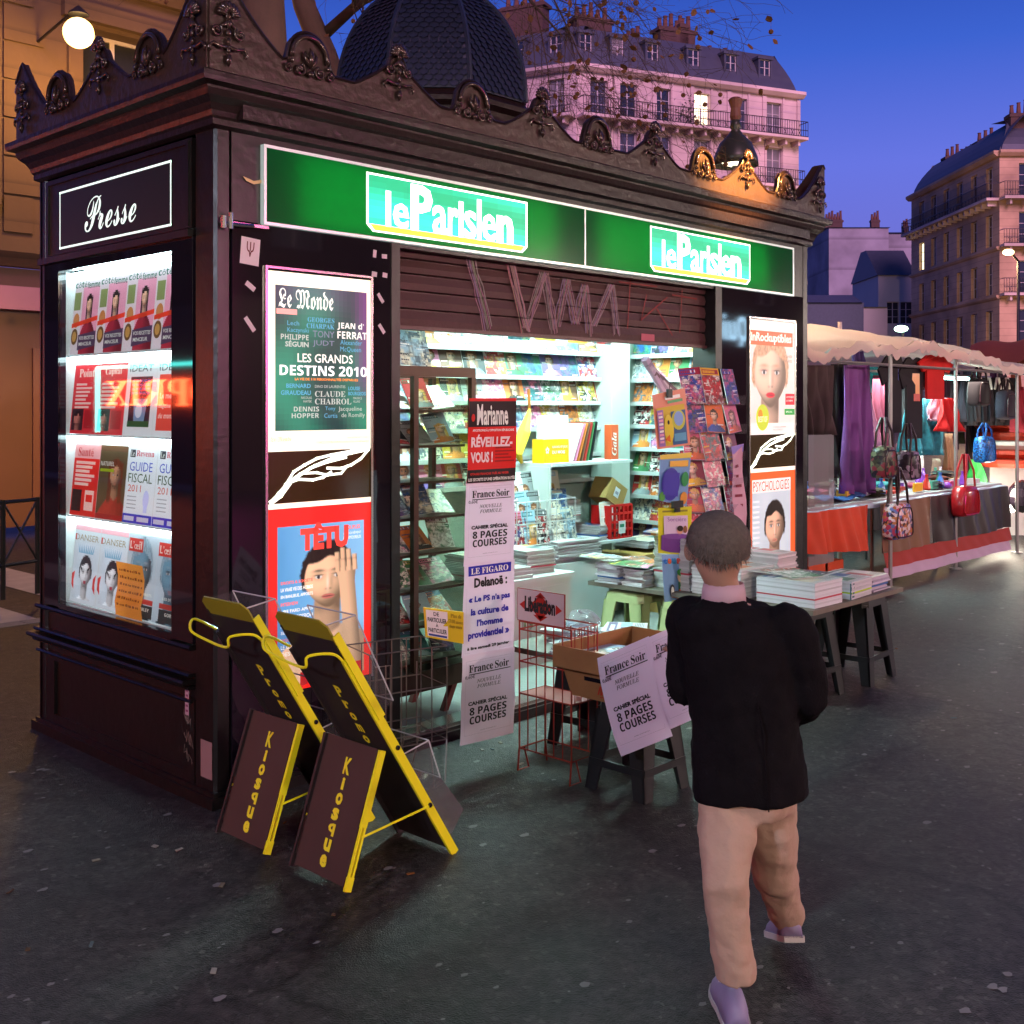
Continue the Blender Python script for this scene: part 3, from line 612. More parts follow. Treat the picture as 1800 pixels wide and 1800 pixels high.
for t_, u, v, ww, h, c, st, bd in (('GEORGES',.37,.730,.26,.028,C2,'B',0),('CHARPAK',.36,.695,.27,.028,C2,'B',0),('JEAN d’',.66,.695,.27,.045,C1,'X',0),('FERRAT',.66,.645,.30,.042,C1,'X',0),
    ('Lech',.18,.705,.11,.026,C2,'',0),('Kaczynski',.18,.66,.20,.033,C2,'',0),('TONY',.42,.645,.21,.038,H('6f7f9a'),'',0),('JUDT',.42,.59,.21,.038,H('6f7f9a'),'',0),
    ('PHILIPPE',.12,.625,.26,.030,C3,'X',0),('SÉGUIN',.16,.585,.22,.037,C3,'',.03),('Alexander',.69,.61,.22,.028,C2,'',0),('McQueen',.69,.565,.21,.034,C2,'',0),
    ('LES GRANDS',.275,.50,.54,.05,C1,'',.012),('DESTINS 2010',.11,.425,.85,.058,(1,1,1),'X',.02),('LA VIE DE 110 PERSONNALITÉS DISPARUES',.25,.398,.62,.018,C4,'',.02),
    ('BERNARD',.17,.355,.23,.024,C2,'',.02),('GIRAUDEAU',.12,.315,.28,.026,C2,'',.02),('DINO DE LAURENTIIS',.44,.357,.30,.016,C3,'',0),('LOUISE',.77,.345,.12,.022,C2,'',.02),('BOURGEOIS',.77,.315,.18,.022,C2,'',.02),
    ('CLAUDE',.44,.305,.30,.034,C3,'B',0),('CHABROL',.44,.262,.36,.034,C3,'B',0),('NICOLAS',.31,.293,.10,.014,C3,'',0),('HAYEK',.33,.273,.08,.014,C3,'',0),('MAURICE',.82,.292,.09,.014,C3,'',0),('ALLAIS',.82,.273,.07,.014,C3,'',0),
    ('DENNIS',.24,.222,.24,.028,C3,'X',0),('HOPPER',.22,.185,.26,.028,C3,'X',0),('Tony',.54,.222,.10,.028,C2,'',0),('Curtis',.53,.185,.13,.026,C2,'',0),('Jacqueline',.67,.217,.24,.033,C3,'',0),('de Romilly',.70,.18,.24,.033,C3,'',0)):
    P.text(t_, u, v, ww, h, c, st, bd, 2)
P.text('Le Monde',.03,.055,.19,.03,H('c9b98a'),'F',0,2); P.text('CHEZ VOTRE MARCHAND DE JOURNAUX',.46,.035,.52,.016,H('9a9274'),'',0,2); P.text('PAR INTERNET · 7,50 €',.76,.06,.22,.014,H('9a9274'),'',0,2)
P.build('poster', LIT, kio, label='green poster of names under a newspaper masthead')
AMB = M('amber glass', (.22,.13,.01), .2, var=0, tl=.6)
def midcase(x0, x1, z0, z1):
    m = MB(); m.box(x0,x1,-.010,-.0075,z0,z1); pn = kp(m, 'feather_panel', M('feather panel', H('2a1c00'), .22, var=.6, vs=3, em=H('4a3000'), es=.22))
    P = PR(plane((x0,-.0105,z0), (1,0,0), (0,0,1)), x1-x0, z1-z0); feather(P, H('fbfff0')); P.build('feather', LITB, pn)
midcase(.238,.781,1.19,1.406); midcase(3.924,4.493,1.185,1.405)
P = PR(plane((.238,-.012,.40), (1,0,0), (0,0,1)), w, .79)
P.rect(0,0,1,1,H('e8241c'),0); P.rect(0,.972,1,1,PW,1)
TB = H('5f9fce')
P.img(lambda s, t: portrait(s, t, H('4f92c4'), SKIN, H('1b140e'), SKIN, .57,.64,.275,.185, lips=H('b0665c'), hand=True, bg2=H('7ab4dc')), .09,.03,.93,.875,120,156,1)
P.text('TÊTU',.30,.735,.47,.15,H('f04438'),'',.07,3)
for k, (t_, h, c) in enumerate((('DROITS & SOCIÉTÉ',.02,H('ff6a5a')),('LA VRAIE VIE DES HOMOS',.02,C1),('EN BANLIEUE, APPORTS',.02,C1),('INTERVIEW',.018,H('ff6a5a')),('LIRE FARD APRÈS',.022,C1),('UNE AGRESSION',.022,C1),('RICKY MARTIN',.028,C1),('SEXY, FIER ET PAPA',.02,C1),('DOSSIER',.018,H('ff6a5a')),('LE GRAND GUIDE',.022,C1),('DES SORTIES',.022,C1))):
    P.text(t_, .12, .57-k*.038, .30 if h > .019 else .16, h, c, '', .02, 2)
P.text('COUPLES',.73,.83,.16,.022,H('ff6a5a'),'',.02,2); P.text('À QUOI RÊVENT',.72,.80,.18,.018,C1,'',0,2); P.text('LES AMOUREUX',.72,.775,.18,.018,C1,'',0,2)
P.rect(.30,.02,.90,.09,H('c01818'),2)
P.build('poster', LIT, kio, label='red framed poster of a smiling man covering one eye')
w = .569
P = PR(plane((3.924,-.012,1.405), (1,0,0), (0,0,1)), w, .755)
P.rect(0,0,1,1,H('e9e4dc'),0)
P.img(lambda s, t: portrait(s, t, H('d8d2ca'), H('dcb9a0'), H('b98f70'), H('cfae98'), .45,.50,.37,.34, lips=H('d02038')), .02,.10,.97,.93,100,130,1)
P.rect(.0,.78,.95,.905,H('c8623a'),2); P.text('inRockuptibles',.02,.79,.90,.10,H('f2e6dc'),'',.03,3)
P.ell(.27,.15,.14,.115,H('b8c832'),3); P.ell(.22,.17,.05,.05,H('d08a28'),4); P.text('BEST OF',.17,.11,.2,.05,H('f4f4c0'),'X',0,5)
P.rect(.78,.26,.99,.36,H('c82032'),3); P.rect(.76,.17,.99,.225,H('2f9a44'),3); P.text('LA MUSIQUE',.80,.32,.17,.018,C1,'',0,4); P.text('LE CINÉMA',.80,.29,.15,.018,C1,'',0,4); P.text('SPÉCIAL',.79,.19,.15,.018,C1,'',0,4)
P.text('CAHIER',.77,.68,.17,.025,H('8a7a70'),'',0,3); P.text('LIVRES',.78,.64,.15,.025,H('8a7a70'),'',0,3); P.text('CHAQUE SEMAINE',.5,.055,.3,.018,H('d05060'),'',0,3); P.text('EN KIOSQUE',.5,.03,.22,.018,H('d05060'),'',0,3)
P.build('poster', LIT, kio, label='pale poster of a red lipped face')
P = PR(plane((3.924,-.012,.44), (1,0,0), (0,0,1)), w, .745)
P.rect(0,0,1,1,H('e2602a'),0); P.rect(0,.965,1,1,PW,1)
P.img(lambda s, t: portrait(s, t, H('b9c4cc'), H('d2a98c'), H('1a120e'), H('1c1f26'), .58,.50,.24,.21), .05,.02,.90,.90,96,120,1)
P.rect(.05,.785,.90,.90,H('e8e6e0'),2); P.text('PSYCHOLOGIES',.07,.795,.80,.09,H('b8432e'),'',0,3)
for k in range(9): P.rect(.07,.70-k*.045,.20,.715-k*.045,H('dfe6ea'),2)
P.rect(.03,.02,.95,.19,H('2a2a2c'),3); P.text('Tu m’as fait tomber',.08,.125,.5,.05,C1,'B',0,4); P.text('AMOUREUX',.10,.045,.62,.07,H('e8e0cc'),'B',.01,4)
P.build('poster', LIT, kio, label='orange framed poster of a dark haired man')
# small stuff fixed to the front: bolt, stickers, smile mark, tape scraps
b = MB(); z = 2.322; b.tube([(.02,-.03,z-.02),(.02,-.03,z+.03)], .012, 8); b.tube([(.05,-.035,z-.02),(.05,-.035,z+.045)], .010, 8); b.box(.06,.235,-.028,-.008,z,z+.012); b.tube([(.03,-.03,z),(.16,-.03,z+.004)], .008, 6); kp(b, 'latch', CHROME)
def sticker(px, py, ww, hh, rot, col, psi=False, lab='white sticker'):
    o = hy(px, py, -.0075); ca, sa = math.cos(rot), math.sin(rot)
    P = PR(plane((o.x,-.0085,o.z), (ca,0,sa), (-sa,0,ca)), ww, hh); P.rect(0,0,1,1,col,0)
    if psi: P.text('Ψ',.3,.3,.4,.55,H('7a1224'),'B',0,1)
    P.build('sticker', PAPER, kio, label=lab)
sticker(421,462,.09,.11,-.08,H('f3d9e0'),True,'pale sticker with a dark trident mark')
for a in ((430,500,.05,.022,-.6),(428,560,.07,.02,-.9),(655,452,.02,.035,-.1),(671,454,.03,.02,0),(653,485,.03,.022,-.1),(672,487,.028,.022,-.1),(662,518,.05,.018,-.9),(664,572,.05,.018,-.9)): sticker(*a, H('e8ccd6'))
P = PR(plane((.125,-.0085,hy(430,322,-.008).z), (1,0,0), (0,0,1)), .1,.03)
P.pg([(0,.9),(.15,.35),(.5,.05),(.85,.35),(1,.9),(.85,.8),(.5,.5),(.15,.8)], H('f0c890'), 0); P.build('sticker', PAPER, kio, label='curved smile sticker')
o = hx(333, 1245, -.001); P = PR(plane((-.0035,o.y+.03,o.z-.03), (0,-1,0), (0,0,1)), .03,.13); P.rect(0,0,1,1,H('c9a0b0'),0)
for k in range(5): P.rect(.2,.1+k*.16,.8,.17+k*.16,H('90406a'),1)
P.build('sticker', PAPER, kio, label='small pink printed sticker')
o = hx(352, 1395, -.001); P = PR(plane((-.0035,.10,.055+.05), (0,-1,0), (0,0,1)), .085,.15); P.rect(0,0,1,1,H('a0787a'),0); P.build('sticker', PAPER, kio, label='faded square sticker')
P = PR(plane((.0-.002,.235,.12), (0,-1,0), (0,0,1)), .075,.25)
rs = random.Random(9)
for k in range(3):
    pts = []; 
    for i in range(18): pts.append((.1+.045*i+rs.uniform(-.14,.14), .85-.3*k-.008*i+rs.uniform(-.11,.11)))
    P.line(pts, .0024, H('a58f86'), 1)
P.build('graffiti', PAPER, kio, label='thin pale scribbled tag', kind='stuff')
# ================================================================ kiosk interior
FLR = M('grey rubber floor', (.22,.24,.22), .6, var=.25, vs=4, bump=.2)
INW = M('pale green grey panel', (.42,.50,.46), .5, var=.08)
b = MB(); b.box(.955,KL-.08,.12,KD-.04,.061,.068); kp(b, 'floor_slab', FLR)
b = MB(); b.box(.16,KL-.05,.10,KD-.03,2.46,2.48); kp(b, 'ceiling', INW)
b = MB(); b.box(.16,KL-.05,1.52,1.55,.06,2.46); kp(b, 'back_wall', INW)
b = MB(); b.box(4.60,4.62,.16,1.52,.06,2.46); kp(b, 'side_wall', INW)
b = MB(); b.box(.86,.88,.10,1.52,.06,2.46); kp(b, 'side_wall', INW)
b = MB(); b.box(0,KL,KD-.03,KD,.06,2.72); kp(b, 'rear_wall', PAINT); b = MB(); b.box(KL-.02,KL,.155,KD-.03,.06,2.72); kp(b, 'end_wall', PAINT)
for x0, x1, y in ((1.3,2.5,.45), (2.9,4.2,.45), (1.6,2.8,1.05), (3.2,4.4,1.05)):
    b = MB(); b.box(x0,x1,y-.05,y+.05,2.435,2.46); f_ = kp(b, 'light_fitting', WHITEM)
    b = MB(); b.tube([(x0+.02,y,2.42),(x1-.02,y,2.42)], .014, 8); kp(b, 'tube', TUBE, f_)
    lamp('tube_light', 'AREA', ((x0+x1)/2, y, 2.40), 46, (.62,1,.93), x1-x0, (0,0,0), .06)
# magazine covers
RV = random.Random(11)
PAL = [('red','b43030'),('blue','24508a'),('white','e4e6e4'),('green','3f7a50'),('yellow','d8bc48'),('pink','d884a8'),('black','1c2024'),('teal','2a6a72'),('orange','cc7838'),('grey','8a9498'),('purple','64508a'),('brown','6a4c3c'),('pale blue','9cbcd0'),('cream','e4dcc8')]
MW, MH = .21, .275
def cover(i, bright=1.0, big=None, sub=None, ph=None, w=MW, h=MH, th=.004, bgn=None, mastc=None):
    r = random.Random(i*31+5); n1, c1 = PAL[i % len(PAL)]; n2, c2 = PAL[(i*5+3) % len(PAL)]
    if n2 == n1: n2, c2 = PAL[(i+2) % len(PAL)]
    c1 = H(c1, bright); c2 = H(c2, bright); c3 = H(PAL[r.randrange(len(PAL))][1], bright)
    if n1 in ('black','brown') and n2 in ('black','brown','purple'): n2, c2 = 'white', H('e8e8e4')
    P = PR(plane((-w/2,0,0), (1,0,0), (0,0,1)), w, h); P.q = -.0005
    P.S = (lambda u, v, n: Vector((-w/2+u, n, v)))
    P.box(-w/2, w/2, .0006, th, 0, h, (.7,.7,.68))
    P.rect(0,0,1,1,c1,0)
    kind = r.randrange(4)
    if kind < 2:
        skin = H(r.choice(('e0b898','c89070','f0ccb0')), bright); hair = H(r.choice(('2a1a10','6a4020','c8a050')), bright)
        cx = r.uniform(.38,.62)
        P.img(lambda s, t: portrait(s, t, c1, skin, hair, c3, cx, .55, .2, .17, long=kind == 1), .02,.02,.98,.82,20,24,1)
    elif kind == 2:
        P.img(lambda s, t: photo(s, t, i, (c3, c2, (.75,.72,.68))), .0,.0,1,.80,20,24,1)
    else:
        P.img(lambda s, t: photo(s, t, i*3, (c1, c3, (.10,.14,.18))), .0,.0,1,1,20,24,1)
    P.rect(.05,.83,.05+r.uniform(.6,.9),.955,c2,2)
    x = .09
    while x < .72:                                             # masthead letters, too small in the photo to be read
        d = r.uniform(.05,.09); P.rect(x,.855,x+d*.72,.93,(c1 if r.random() < .8 else (.9,.9,.9)),3); x += d
    for k in range(r.randrange(5, 10)):
        v = r.uniform(.05,.76); u = r.choice((.05,.05,.60)); cc_ = r.choice((c2,(.9,.9,.88),(.9,.9,.88),(.05,.05,.06))); hh = r.choice((.014,.02,.034)); x = u
        while x < u+r.uniform(.2,.36): d = r.uniform(.03,.08); P.rect(x,v,x+d*.8,v+hh,cc_,3); x += d
    me = P.build('magazine', VM('magazine print', .3, spec=.5), None); 
    d = me.data; bpy.data.objects.remove(me)
    return d, f'{n1} magazine with {n2} masthead'
COV = [cover(i) for i in range(66)]
ORD = ['first','second','third','fourth','fifth','sixth','seventh','eighth','ninth','tenth','eleventh','twelfth','thirteenth','fourteenth','fifteenth','sixteenth','seventeenth','eighteenth','nineteenth','twentieth']
from mathutils import Euler
def mag(ci, loc, rz, tilt, label, group, sx=1, sz=1, roll=0):
    d, nm = COV[ci % len(COV)]
    o = bpy.data.objects.new('magazine', d); sc.collection.objects.link(o); o.location = loc
    o.rotation_euler = Euler((-tilt, roll, rz), 'XYZ'); o.scale = (sx, 1, sz)
    tag(o, label.replace('MAG', nm), 'magazine', group); return o
# back wall racks: sloping shelves, each with a white lip
SHELF = WHITEM
def rack(p0, dirv, nv, length, zs, grp, per, name, seed, skip=None, dep=.11, tilt=.28, lip=.03):
    """p0 start on the wall, dirv along the wall, nv into the room"""
    r = random.Random(seed); D = Vector((*dirv, 0)); Nn = Vector((*nv, 0)); rz = math.atan2(D.y, D.x)
    if (Matrix.Rotation(rz, 3, 'Z') @ Vector((0,-1,0))).dot(Nn) < 0: rz += math.pi
    for ri, z in enumerate(zs):
        P0 = Vector((*p0, z)); b = MB()
        b.hexa(P0, P0+D*length, P0+D*length+Nn*dep, P0+Nn*dep, (0,0,.008)); sh = kp(b, 'shelf', SHELF)
        b = MB(); b.hexa(P0+Nn*dep, P0+D*length+Nn*dep, P0+D*length+Nn*(dep+.006)+Vector((0,0,lip)), P0+Nn*(dep+.006)+Vector((0,0,lip)), Nn*.004); kp(b, 'shelf_lip', SHELF, sh)
        step = length/per
        for k in range(per):
            if skip and skip(ri, k): continue
            q = P0+D*(step*(k+.5)+r.uniform(-.008,.008))+Nn*(dep-.02-r.uniform(0,.01))+Vector((0,0,.012+r.uniform(0,.012)))
            kk = k if Matrix.Rotation(rz, 3, 'Z').col[0].dot(D) > 0 else per-1-k
            mag(r.randrange(66), q, rz, tilt, f'MAG, {ORD[kk]} from left, {ORD[ri]} shelf down, {name}', grp, min(1.25, step/MW*1.04), 1, r.uniform(-.05,.05))
bz = [hy(950, y, 1.42).z for y in (622, 668, 712, 758, 806, 852)]
rack((1.0,1.515), (1,0), (0,-1), 3.32, bz, 'magazines on the back wall shelves', 17, 'back wall', 21, lambda r, k: r >= 4 and k > 10)
sz_ = [hx(1150, y, 4.55).z for y in (630, 672, 713, 753, 793, 835, 876, 920, 962)]
rack((4.595,1.40), (0,-1), (-1,0), 1.18, sz_, 'magazines on the right wall shelves', 7, 'right wall', 22)
b = MB(); xa, xb = hy(1075,700,1.30).x, hy(1107,700,1.30).x; b.box(xa,xb,1.30,1.50,.06,2.46); kp(b, 'upright_panel', INW)
# divider shelf with the yellow box and a row of magazines stood on end
zA = hy(1000,810,1.22).z; xL, xR = hy(930,810,1.22).x, hy(1074,810,1.22).x
b = MB(); b.box(xL,xR,1.02,1.50,zA-.02,zA); kp(b, 'shelf', SHELF)
zB = zA-.46; b = MB(); b.box(xL-.02,xL,1.02,1.45,zB,zA-.021); kp(b, 'shelf_side', SHELF)
YEL = M('yellow card', H('f2b818'), .5, var=.08); RED = M('red plastic', H('c81a1a'), .4, var=.1); CARD = M('brown cardboard', H('a98a52'), .75, var=.15, vs=12)
KRAFT = M('kraft cardboard', H('96683e'), .8, var=.18, vs=10, bump=.08)
t = E('leaflet_box', 'yellow leaflet box holding a wad of blank white sheets on the shelf', 'box', (xL+.14,1.18,zA))
b = MB(); b.box(xL+.01,xL+.27,1.10,1.20,zA,zA+.16); b.build('box', YEL, t)
P = PR(plane((xL+.01,1.099,zA), (1,0,0), (0,0,1)), .26,.16); P.text('✿',.08,.4,.14,.3,C1,'',0,1); P.text('SUDOKU ET JEUX',.34,.6,.6,.12,C1,'',.02,1); P.text('DU MOIS',.34,.38,.5,.14,C1,'',.03,1); P.build('box_print', GLOSS, t)
b = MB()
for k in range(9): b.box(xL+.025+.001*k,xL+.28-.003*k,1.115+.008*k,1.119+.008*k,zA+.01,zA+.32-.004*(k*7%5),)
b.build('sheets', M('white sheets', (.85,.87,.86), .6, var=.02), t)
grp = 'magazines stood on end beside the yellow box'
for k in range(7):
    b = MB(); xx = xL+.33+.034*k; c = H(PAL[(k*3+2)%14][1]); b.T = Matrix.Translation((xx,1.12,zA)) @ Matrix.Rotation(.42-.03*k, 4, 'Y')
    b.box(-.006,.006,0,.20,0,.28,c); o = b.build('magazine', GLOSS, label=f'{PAL[(k*3+2)%14][0]} spined magazine leaning {ORD[k]} from the yellow box', cat='magazine', group=grp)
P = PR(plane((xR-.30+.15,1.10,zA), (1,0,0), (0,0,1)), .085,.25); P.box(xR-.15,xR-.065,1.101,1.16,zA,zA+.25, H('d85a34')); P.rect(0,0,1,1,H('e0603a'),0)
P.S = (lambda u, v, n: Vector((xR-.15+.0785-v, 1.10-n-.001, zA+u))); P.w, P.h = .25,.085; P.text('Gala',.12,.2,.66,.62,C1,'O',.02,1)
P.build('magazine_holder', GLOSS, label='orange upright card holder lettered Gala on the shelf', cat='magazine holder')
t = E('umbrella', 'yellow folded umbrella with a wooden handle behind the leaflet box', 'umbrella', (xL+.0,1.25,zA))
b = MB(); b.tube([(xL+.07,1.28,zA+.34),(xL+.06,1.28,zA+.50)], .011, 6); b.build('handle', M('varnished wood', H('9a5a20'), .4), t)
b = MB(); b.tube([(xL+.06,1.27,zA+.36),(xL-.02,1.25,zA+.2),(xL-.09,1.24,zA+.06),(xL-.05,1.24,zA-.0)], [.01,.05,.035,.01], 6); b.build('canopy', M('yellow fabric', H('e8d038'), .7), t)
b = MB(); b.T = Matrix.Translation((xR-.12,1.15,zA-.24)) @ Matrix.Rotation(.5, 4, 'Y'); b.box(-.10,.10,-.08,.08,-.08,.08); t = b.build('carton', CARD, label='small brown carton with a white label tilted on the red crate', cat='carton'); WM[t.name] = Matrix()
P = PR(lambda u, v, n: b.T @ Vector((-.035+u, -.0815-n, -.03+v)), .06, .07); P.rect(0,0,1,1,(.8,.82,.85),0); P.rect(.2,.3,.8,.6,(.4,.42,.5),1); P.build('label', PAPER, t)
t = E('plastic_crate', 'red slotted plastic crate under the small brown carton', 'crate', (xR-.13,1.12,zA-.52))
b = MB(); x0, x1, z0, z1 = xR-.25, xR-.01, zA-.55, zA-.32
for k in range(5): z = z0+(z1-z0)*k/4; b.box(x0,x1,1.02,1.03,z-.008,z+.008)
for k in range(6): x = x0+(x1-x0)*k/5; b.box(x-.007,x+.007,1.018,1.032,z0,z1)
b.box(x0,x1,1.032,1.2,z0-.008,z0); b.box(x0,x0+.006,1.032,1.2,z0,z1); b.box(x1-.006,x1,1.032,1.2,z0,z1); b.build('crate_wall', RED, t)
P = PR(plane((x0+.08,1.016,z0+.03), (1,0,0), (0,0,1)), .08,.09); P.rect(0,0,1,1,(.85,.86,.86),0); P.rect(.2,.5,.8,.75,H('2a8a6a'),1); P.build('label', PAPER, t)
for k in range(5): mag(k*7+2, (x0+.03+.045*k,1.06+.02*k,z0+.01), 0, .1, f'MAG stood in the red crate, {ORD[k]} from the left', 'magazines in the red crate', .8, .9)
# counter of white cabinets and wire tiers
b = MB(); c0, c1 = hy(905,985,.95).x, hy(1000,985,.95).x
zc = hy(940,965,.95).z; b.box(c0,c1,.95,1.4,.06,zc); kp(b, 'counter', WHITEM)
cab = E('cabinet', 'white low cabinet in front of the counter at the back of the kiosk', 'cabinet', (2.45,.7,.06))
zt = hz(1000,1035,.0); b = MB(); b.box(2.02,2.80,.55,.94,.06,.56); b.build('carcass', WHITEM, cab); b = MB(); b.box(2.0,2.82,.53,.95,.56,.585); b.build('top', WHITEM, cab)
for k in range(2): b = MB(); b.box(2.06+.38*k,2.40+.38*k,.542,.5495,.10,.52); dd = b.build('door', WHITEM, cab); b = MB(); b.box(2.36+.06*k,2.375+.06*k,.525,.5415,.3,.38); b.build('handle', CHROME, dd)
WIRE = M('white wire', (.6,.62,.62), .35, .3)
t = E('magazine_tier', 'white wire tier packed with pink magazines above the counter', 'magazine rack', (c0+.25,1.05,zc))
b = MB(); x0, x1 = c0+.05, c0+.62
for z in (zc+.02, zc+.16, zc+.30): b.tube([(x0,.98,z),(x1,.98,z),(x1,1.25,z+.05),(x0,1.25,z+.05),(x0,.98,z)], .004, 5)
for k in range(7): x = x0+(x1-x0)*k/6; b.tube([(x,.98,zc),(x,.98,zc+.31)], .003, 5)
b.build('wire_frame', WIRE, t)
for rI in range(3):
    for k in range(5): mag((k*5+rI*2)*7+5, (x0+.06+.12*k,1.0+.07*rI,zc+.01+.12*rI), 0, .2, f'MAG, {ORD[k]} from left, {("front","middle","rear")[rI]} row, white wire tier', 'magazines in the white wire tier', .75, .85, RV.uniform(-.06,.06))
# paper stacks --------------------------------------------------------------
PST = VM('paper stack', .6, tl=.05)
def stack(name, cx, cy_, z, w, d, h, n, seed, label, cat, rz=0, tint=(.62,.64,.68), top=None, group=None, sag=.004):
    r = random.Random(seed); b = MB(); b.T = Matrix.Translation((cx,cy_,z)) @ Matrix.Rotation(rz, 4, 'Z'); t = h/n
    for i in range(n):
        ox, oy, a = r.uniform(-1,1)*sag*1.5, r.uniform(-1,1)*sag*1.5, r.uniform(-.012,.012)*sag/.004; k = r.uniform(.72,1.12)
        if i == n//3 and n > 8 and r.random() < .5: c = H(r.choice(('b8d832','c04858','3a6ab0')))
        else: c = tuple(q*k for q in tint)
        T0 = b.T; b.T = T0 @ Matrix.Translation((ox,oy,i*t)) @ Matrix.Rotation(a, 4, 'Z'); b.box(-w/2,w/2,-d/2,d/2,.0004,t-.0006,c); b.T = T0
    o = b.build(name, PST, label=label, cat=cat, group=group); WM[o.name] = Matrix()
    T1 = b.T @ Matrix.Translation((0,0,h))
    P = PR(lambda u, v, n_: T1 @ Vector((-w/2+u, -d/2+v, n_+.0008)), w, d)
    cs = top or [H(PAL[r.randrange(14)][1]) for _ in range(4)]
    P.rect(0,0,1,1,(.72,.72,.70),0); P.rect(.04,.72,.96,.94,cs[0],1); P.rect(.08,.77,.7,.88,(.9,.9,.88),2); P.rect(.05,.10,.5,.62,cs[1],1); P.rect(.55,.36,.95,.64,cs[2],1)
    for q in range(6): P.rect(.55,.08+.04*q,.92,.095+.04*q,(.2,.2,.22),1)
    P.build('top_sheet', GLOSS, o); return o
sg_ = 'newspaper stacks behind the long display plank'
for i, (px, py, Y, w, d, h, lab) in enumerate(((1000,984,1.0,.40,.30,.14,'broad stack of strapped newspapers with a red edged one in the middle'),(935,1035,.75,.30,.25,.05,'low pale stack of papers at the left end of the white cabinet'),
        (1055,945,1.15,.30,.28,.10,'grey stack of wrapped papers against the white upright'),(1150,958,1.1,.42,.30,.05,'thin spread of plastic wrapped papers below the right wall shelves'))):
    p = hy(px, py, Y); stack('newspaper_stack', p.x, Y+.05, p.z, w, d, h, max(4, int(h/.009)), 40+i, lab, 'newspapers', RV.uniform(-.1,.1), group=sg_, sag=.007)
p = hy(1150,965,1.1); b = MB(); b.box(p.x-.4,p.x+.35,.95,1.35,p.z-.03,p.z-.001); sb = kp(b, 'side_counter', M('pine board', H('b89858'), .5, var=.2)); b = MB(); b.box(p.x-.05,p.x+.3,1.0,1.3,.06,p.z-.031); kp(b, 'counter_leg', M('pine board', H('b89858'), .5), sb)
p = hy(1000,984,1.0); b = MB(); b.box(p.x-.25,p.x+.3,.9,1.3,.585 if False else .06,p.z-.001); kp(b, 'counter', WHITEM)
p = hy(1055,945,1.15); b = MB(); b.box(p.x-.2,p.x+.22,1.0,1.45,p.z-.02,p.z-.001); kp(b, 'shelf', WHITEM)
for i, (x, y, w, d, h, z_, lab) in enumerate(((2.14,.74,.20,.28,.10,.587,'left stack on the low white cabinet'),(2.37,.72,.22,.30,.06,.587,'middle stack on the low white cabinet'),(2.62,.75,.22,.28,.14,.587,'right stack on the low white cabinet'),
        (c0+.12,1.25,.22,.26,.12,zc+.001,'stack at the left of the white counter'),(c0+.42,1.32,.22,.20,.20,zc+.001,'tall stack behind the wire tier'),(xR-.5,1.3,.20,.26,.16,zB+.03,'stack under the divider shelf'),(2.25,.74,.18,.24,.05,.69,'small pile on the left cabinet stack'))):
    if i == 6: x, z_ = 2.14, .688
    stack('newspaper_stack', x, y, z_, w, d, h, max(4, int(h/.008)), 140+i, lab, 'newspapers', RV.uniform(-.15,.15), (.66,.70,.72), None, sg_, .006)
for k in range(8):
    mag(k*7+4, (1.75+.30*k-(.02*k), 1.03+.02*(k%3), 2.02+.006*(k%2)), 0, -.08, f'MAG clipped to the high wire inside the opening, {ORD[k]} from left', 'magazines clipped to the high wire', 1.0, 1.0, RV.uniform(-.06,.06))
b = MB(); b.tube([(.95,1.03,2.30),(3.95,1.03,2.29)], .003, 5); b.build('wire', WIRE, label='thin wire strung inside the opening for clipped magazines', cat='wire')
# ---------------- dark glass cabinet at the left of the opening
t = E('glass_cabinet', 'dark framed glass cabinet on red legs with magazines behind its door', 'display cabinet', (1.35,.25,.06))
X0, X1, Y0, Y1, Z0, Z1 = .965, 1.62, .17, .50, .30, 1.74
for x, y in ((X0,Y0),(X1-.03,Y0),(X0,Y1-.03),(X1-.03,Y1-.03),(1.20,Y0)):
    b = MB(); b.box(x,x+.03,y,y+.03,Z0,Z1); b.build('post', DKMET, t)
for y in (Y0, Y1-.03):
    b = MB(); b.box(X0,X1,y+.001,y+.029,Z1,Z1+.05); b.build('rail', DKMET, t); b = MB(); b.box(X0,X1,y+.001,y+.029,Z0-.10,Z0); b.build('rail', DKMET, t)
b = MB(); b.box(X0,X1,Y0+.03,Y1,Z0-.02,Z0); b.build('bottom', DKMET, t)
b = MB(); b.box(1.231,X1-.031,Y0+.012,Y0+.018,Z0,Z1); b.build('glass_door', GL('cabinet glass', (.86,.9,.84)), t)
b = MB(); b.box(X1-.018,X1-.012,Y0+.03,Y1-.03,Z0,Z1); b.build('side_pane', GL('cabinet glass'), t)
LEGR = M('dark red leg', H('6a1414'), .4)
for (x, sx) in ((X0+.08,.07),(X1-.12,-.07)):
    b = MB(); b.bar((x,Y0+.04,Z0-.1),(x+sx,Y0+.04,.06),.03,.03); b.build('leg', LEGR, t); b = MB(); b.bar((x,Y1-.05,Z0-.1),(x+sx,Y1-.05,.06),.03,.03); b.build('leg', LEGR, t)
for ri in range(8):
    z = Z0+.02+ri*.178; b = MB(); b.box(X0+.03,X1-.03,Y0+.05,Y1-.04,z,z+.012); b.build('shelf', DKMET, t)
    for k in range(4):
        if ri in (5,) or (ri == 3 and k == 0): continue
        mag(ri*5+k*3+1, (X0+.11+.145*k,Y0+.12,z+.02), 0, .85 if (ri+k)%3 else .5, f'MAG, {ORD[k]} from left, {ORD[ri]} shelf up, dark glass cabinet', 'magazines in the dark glass cabinet', .75, .62, RV.uniform(-.1,.1))
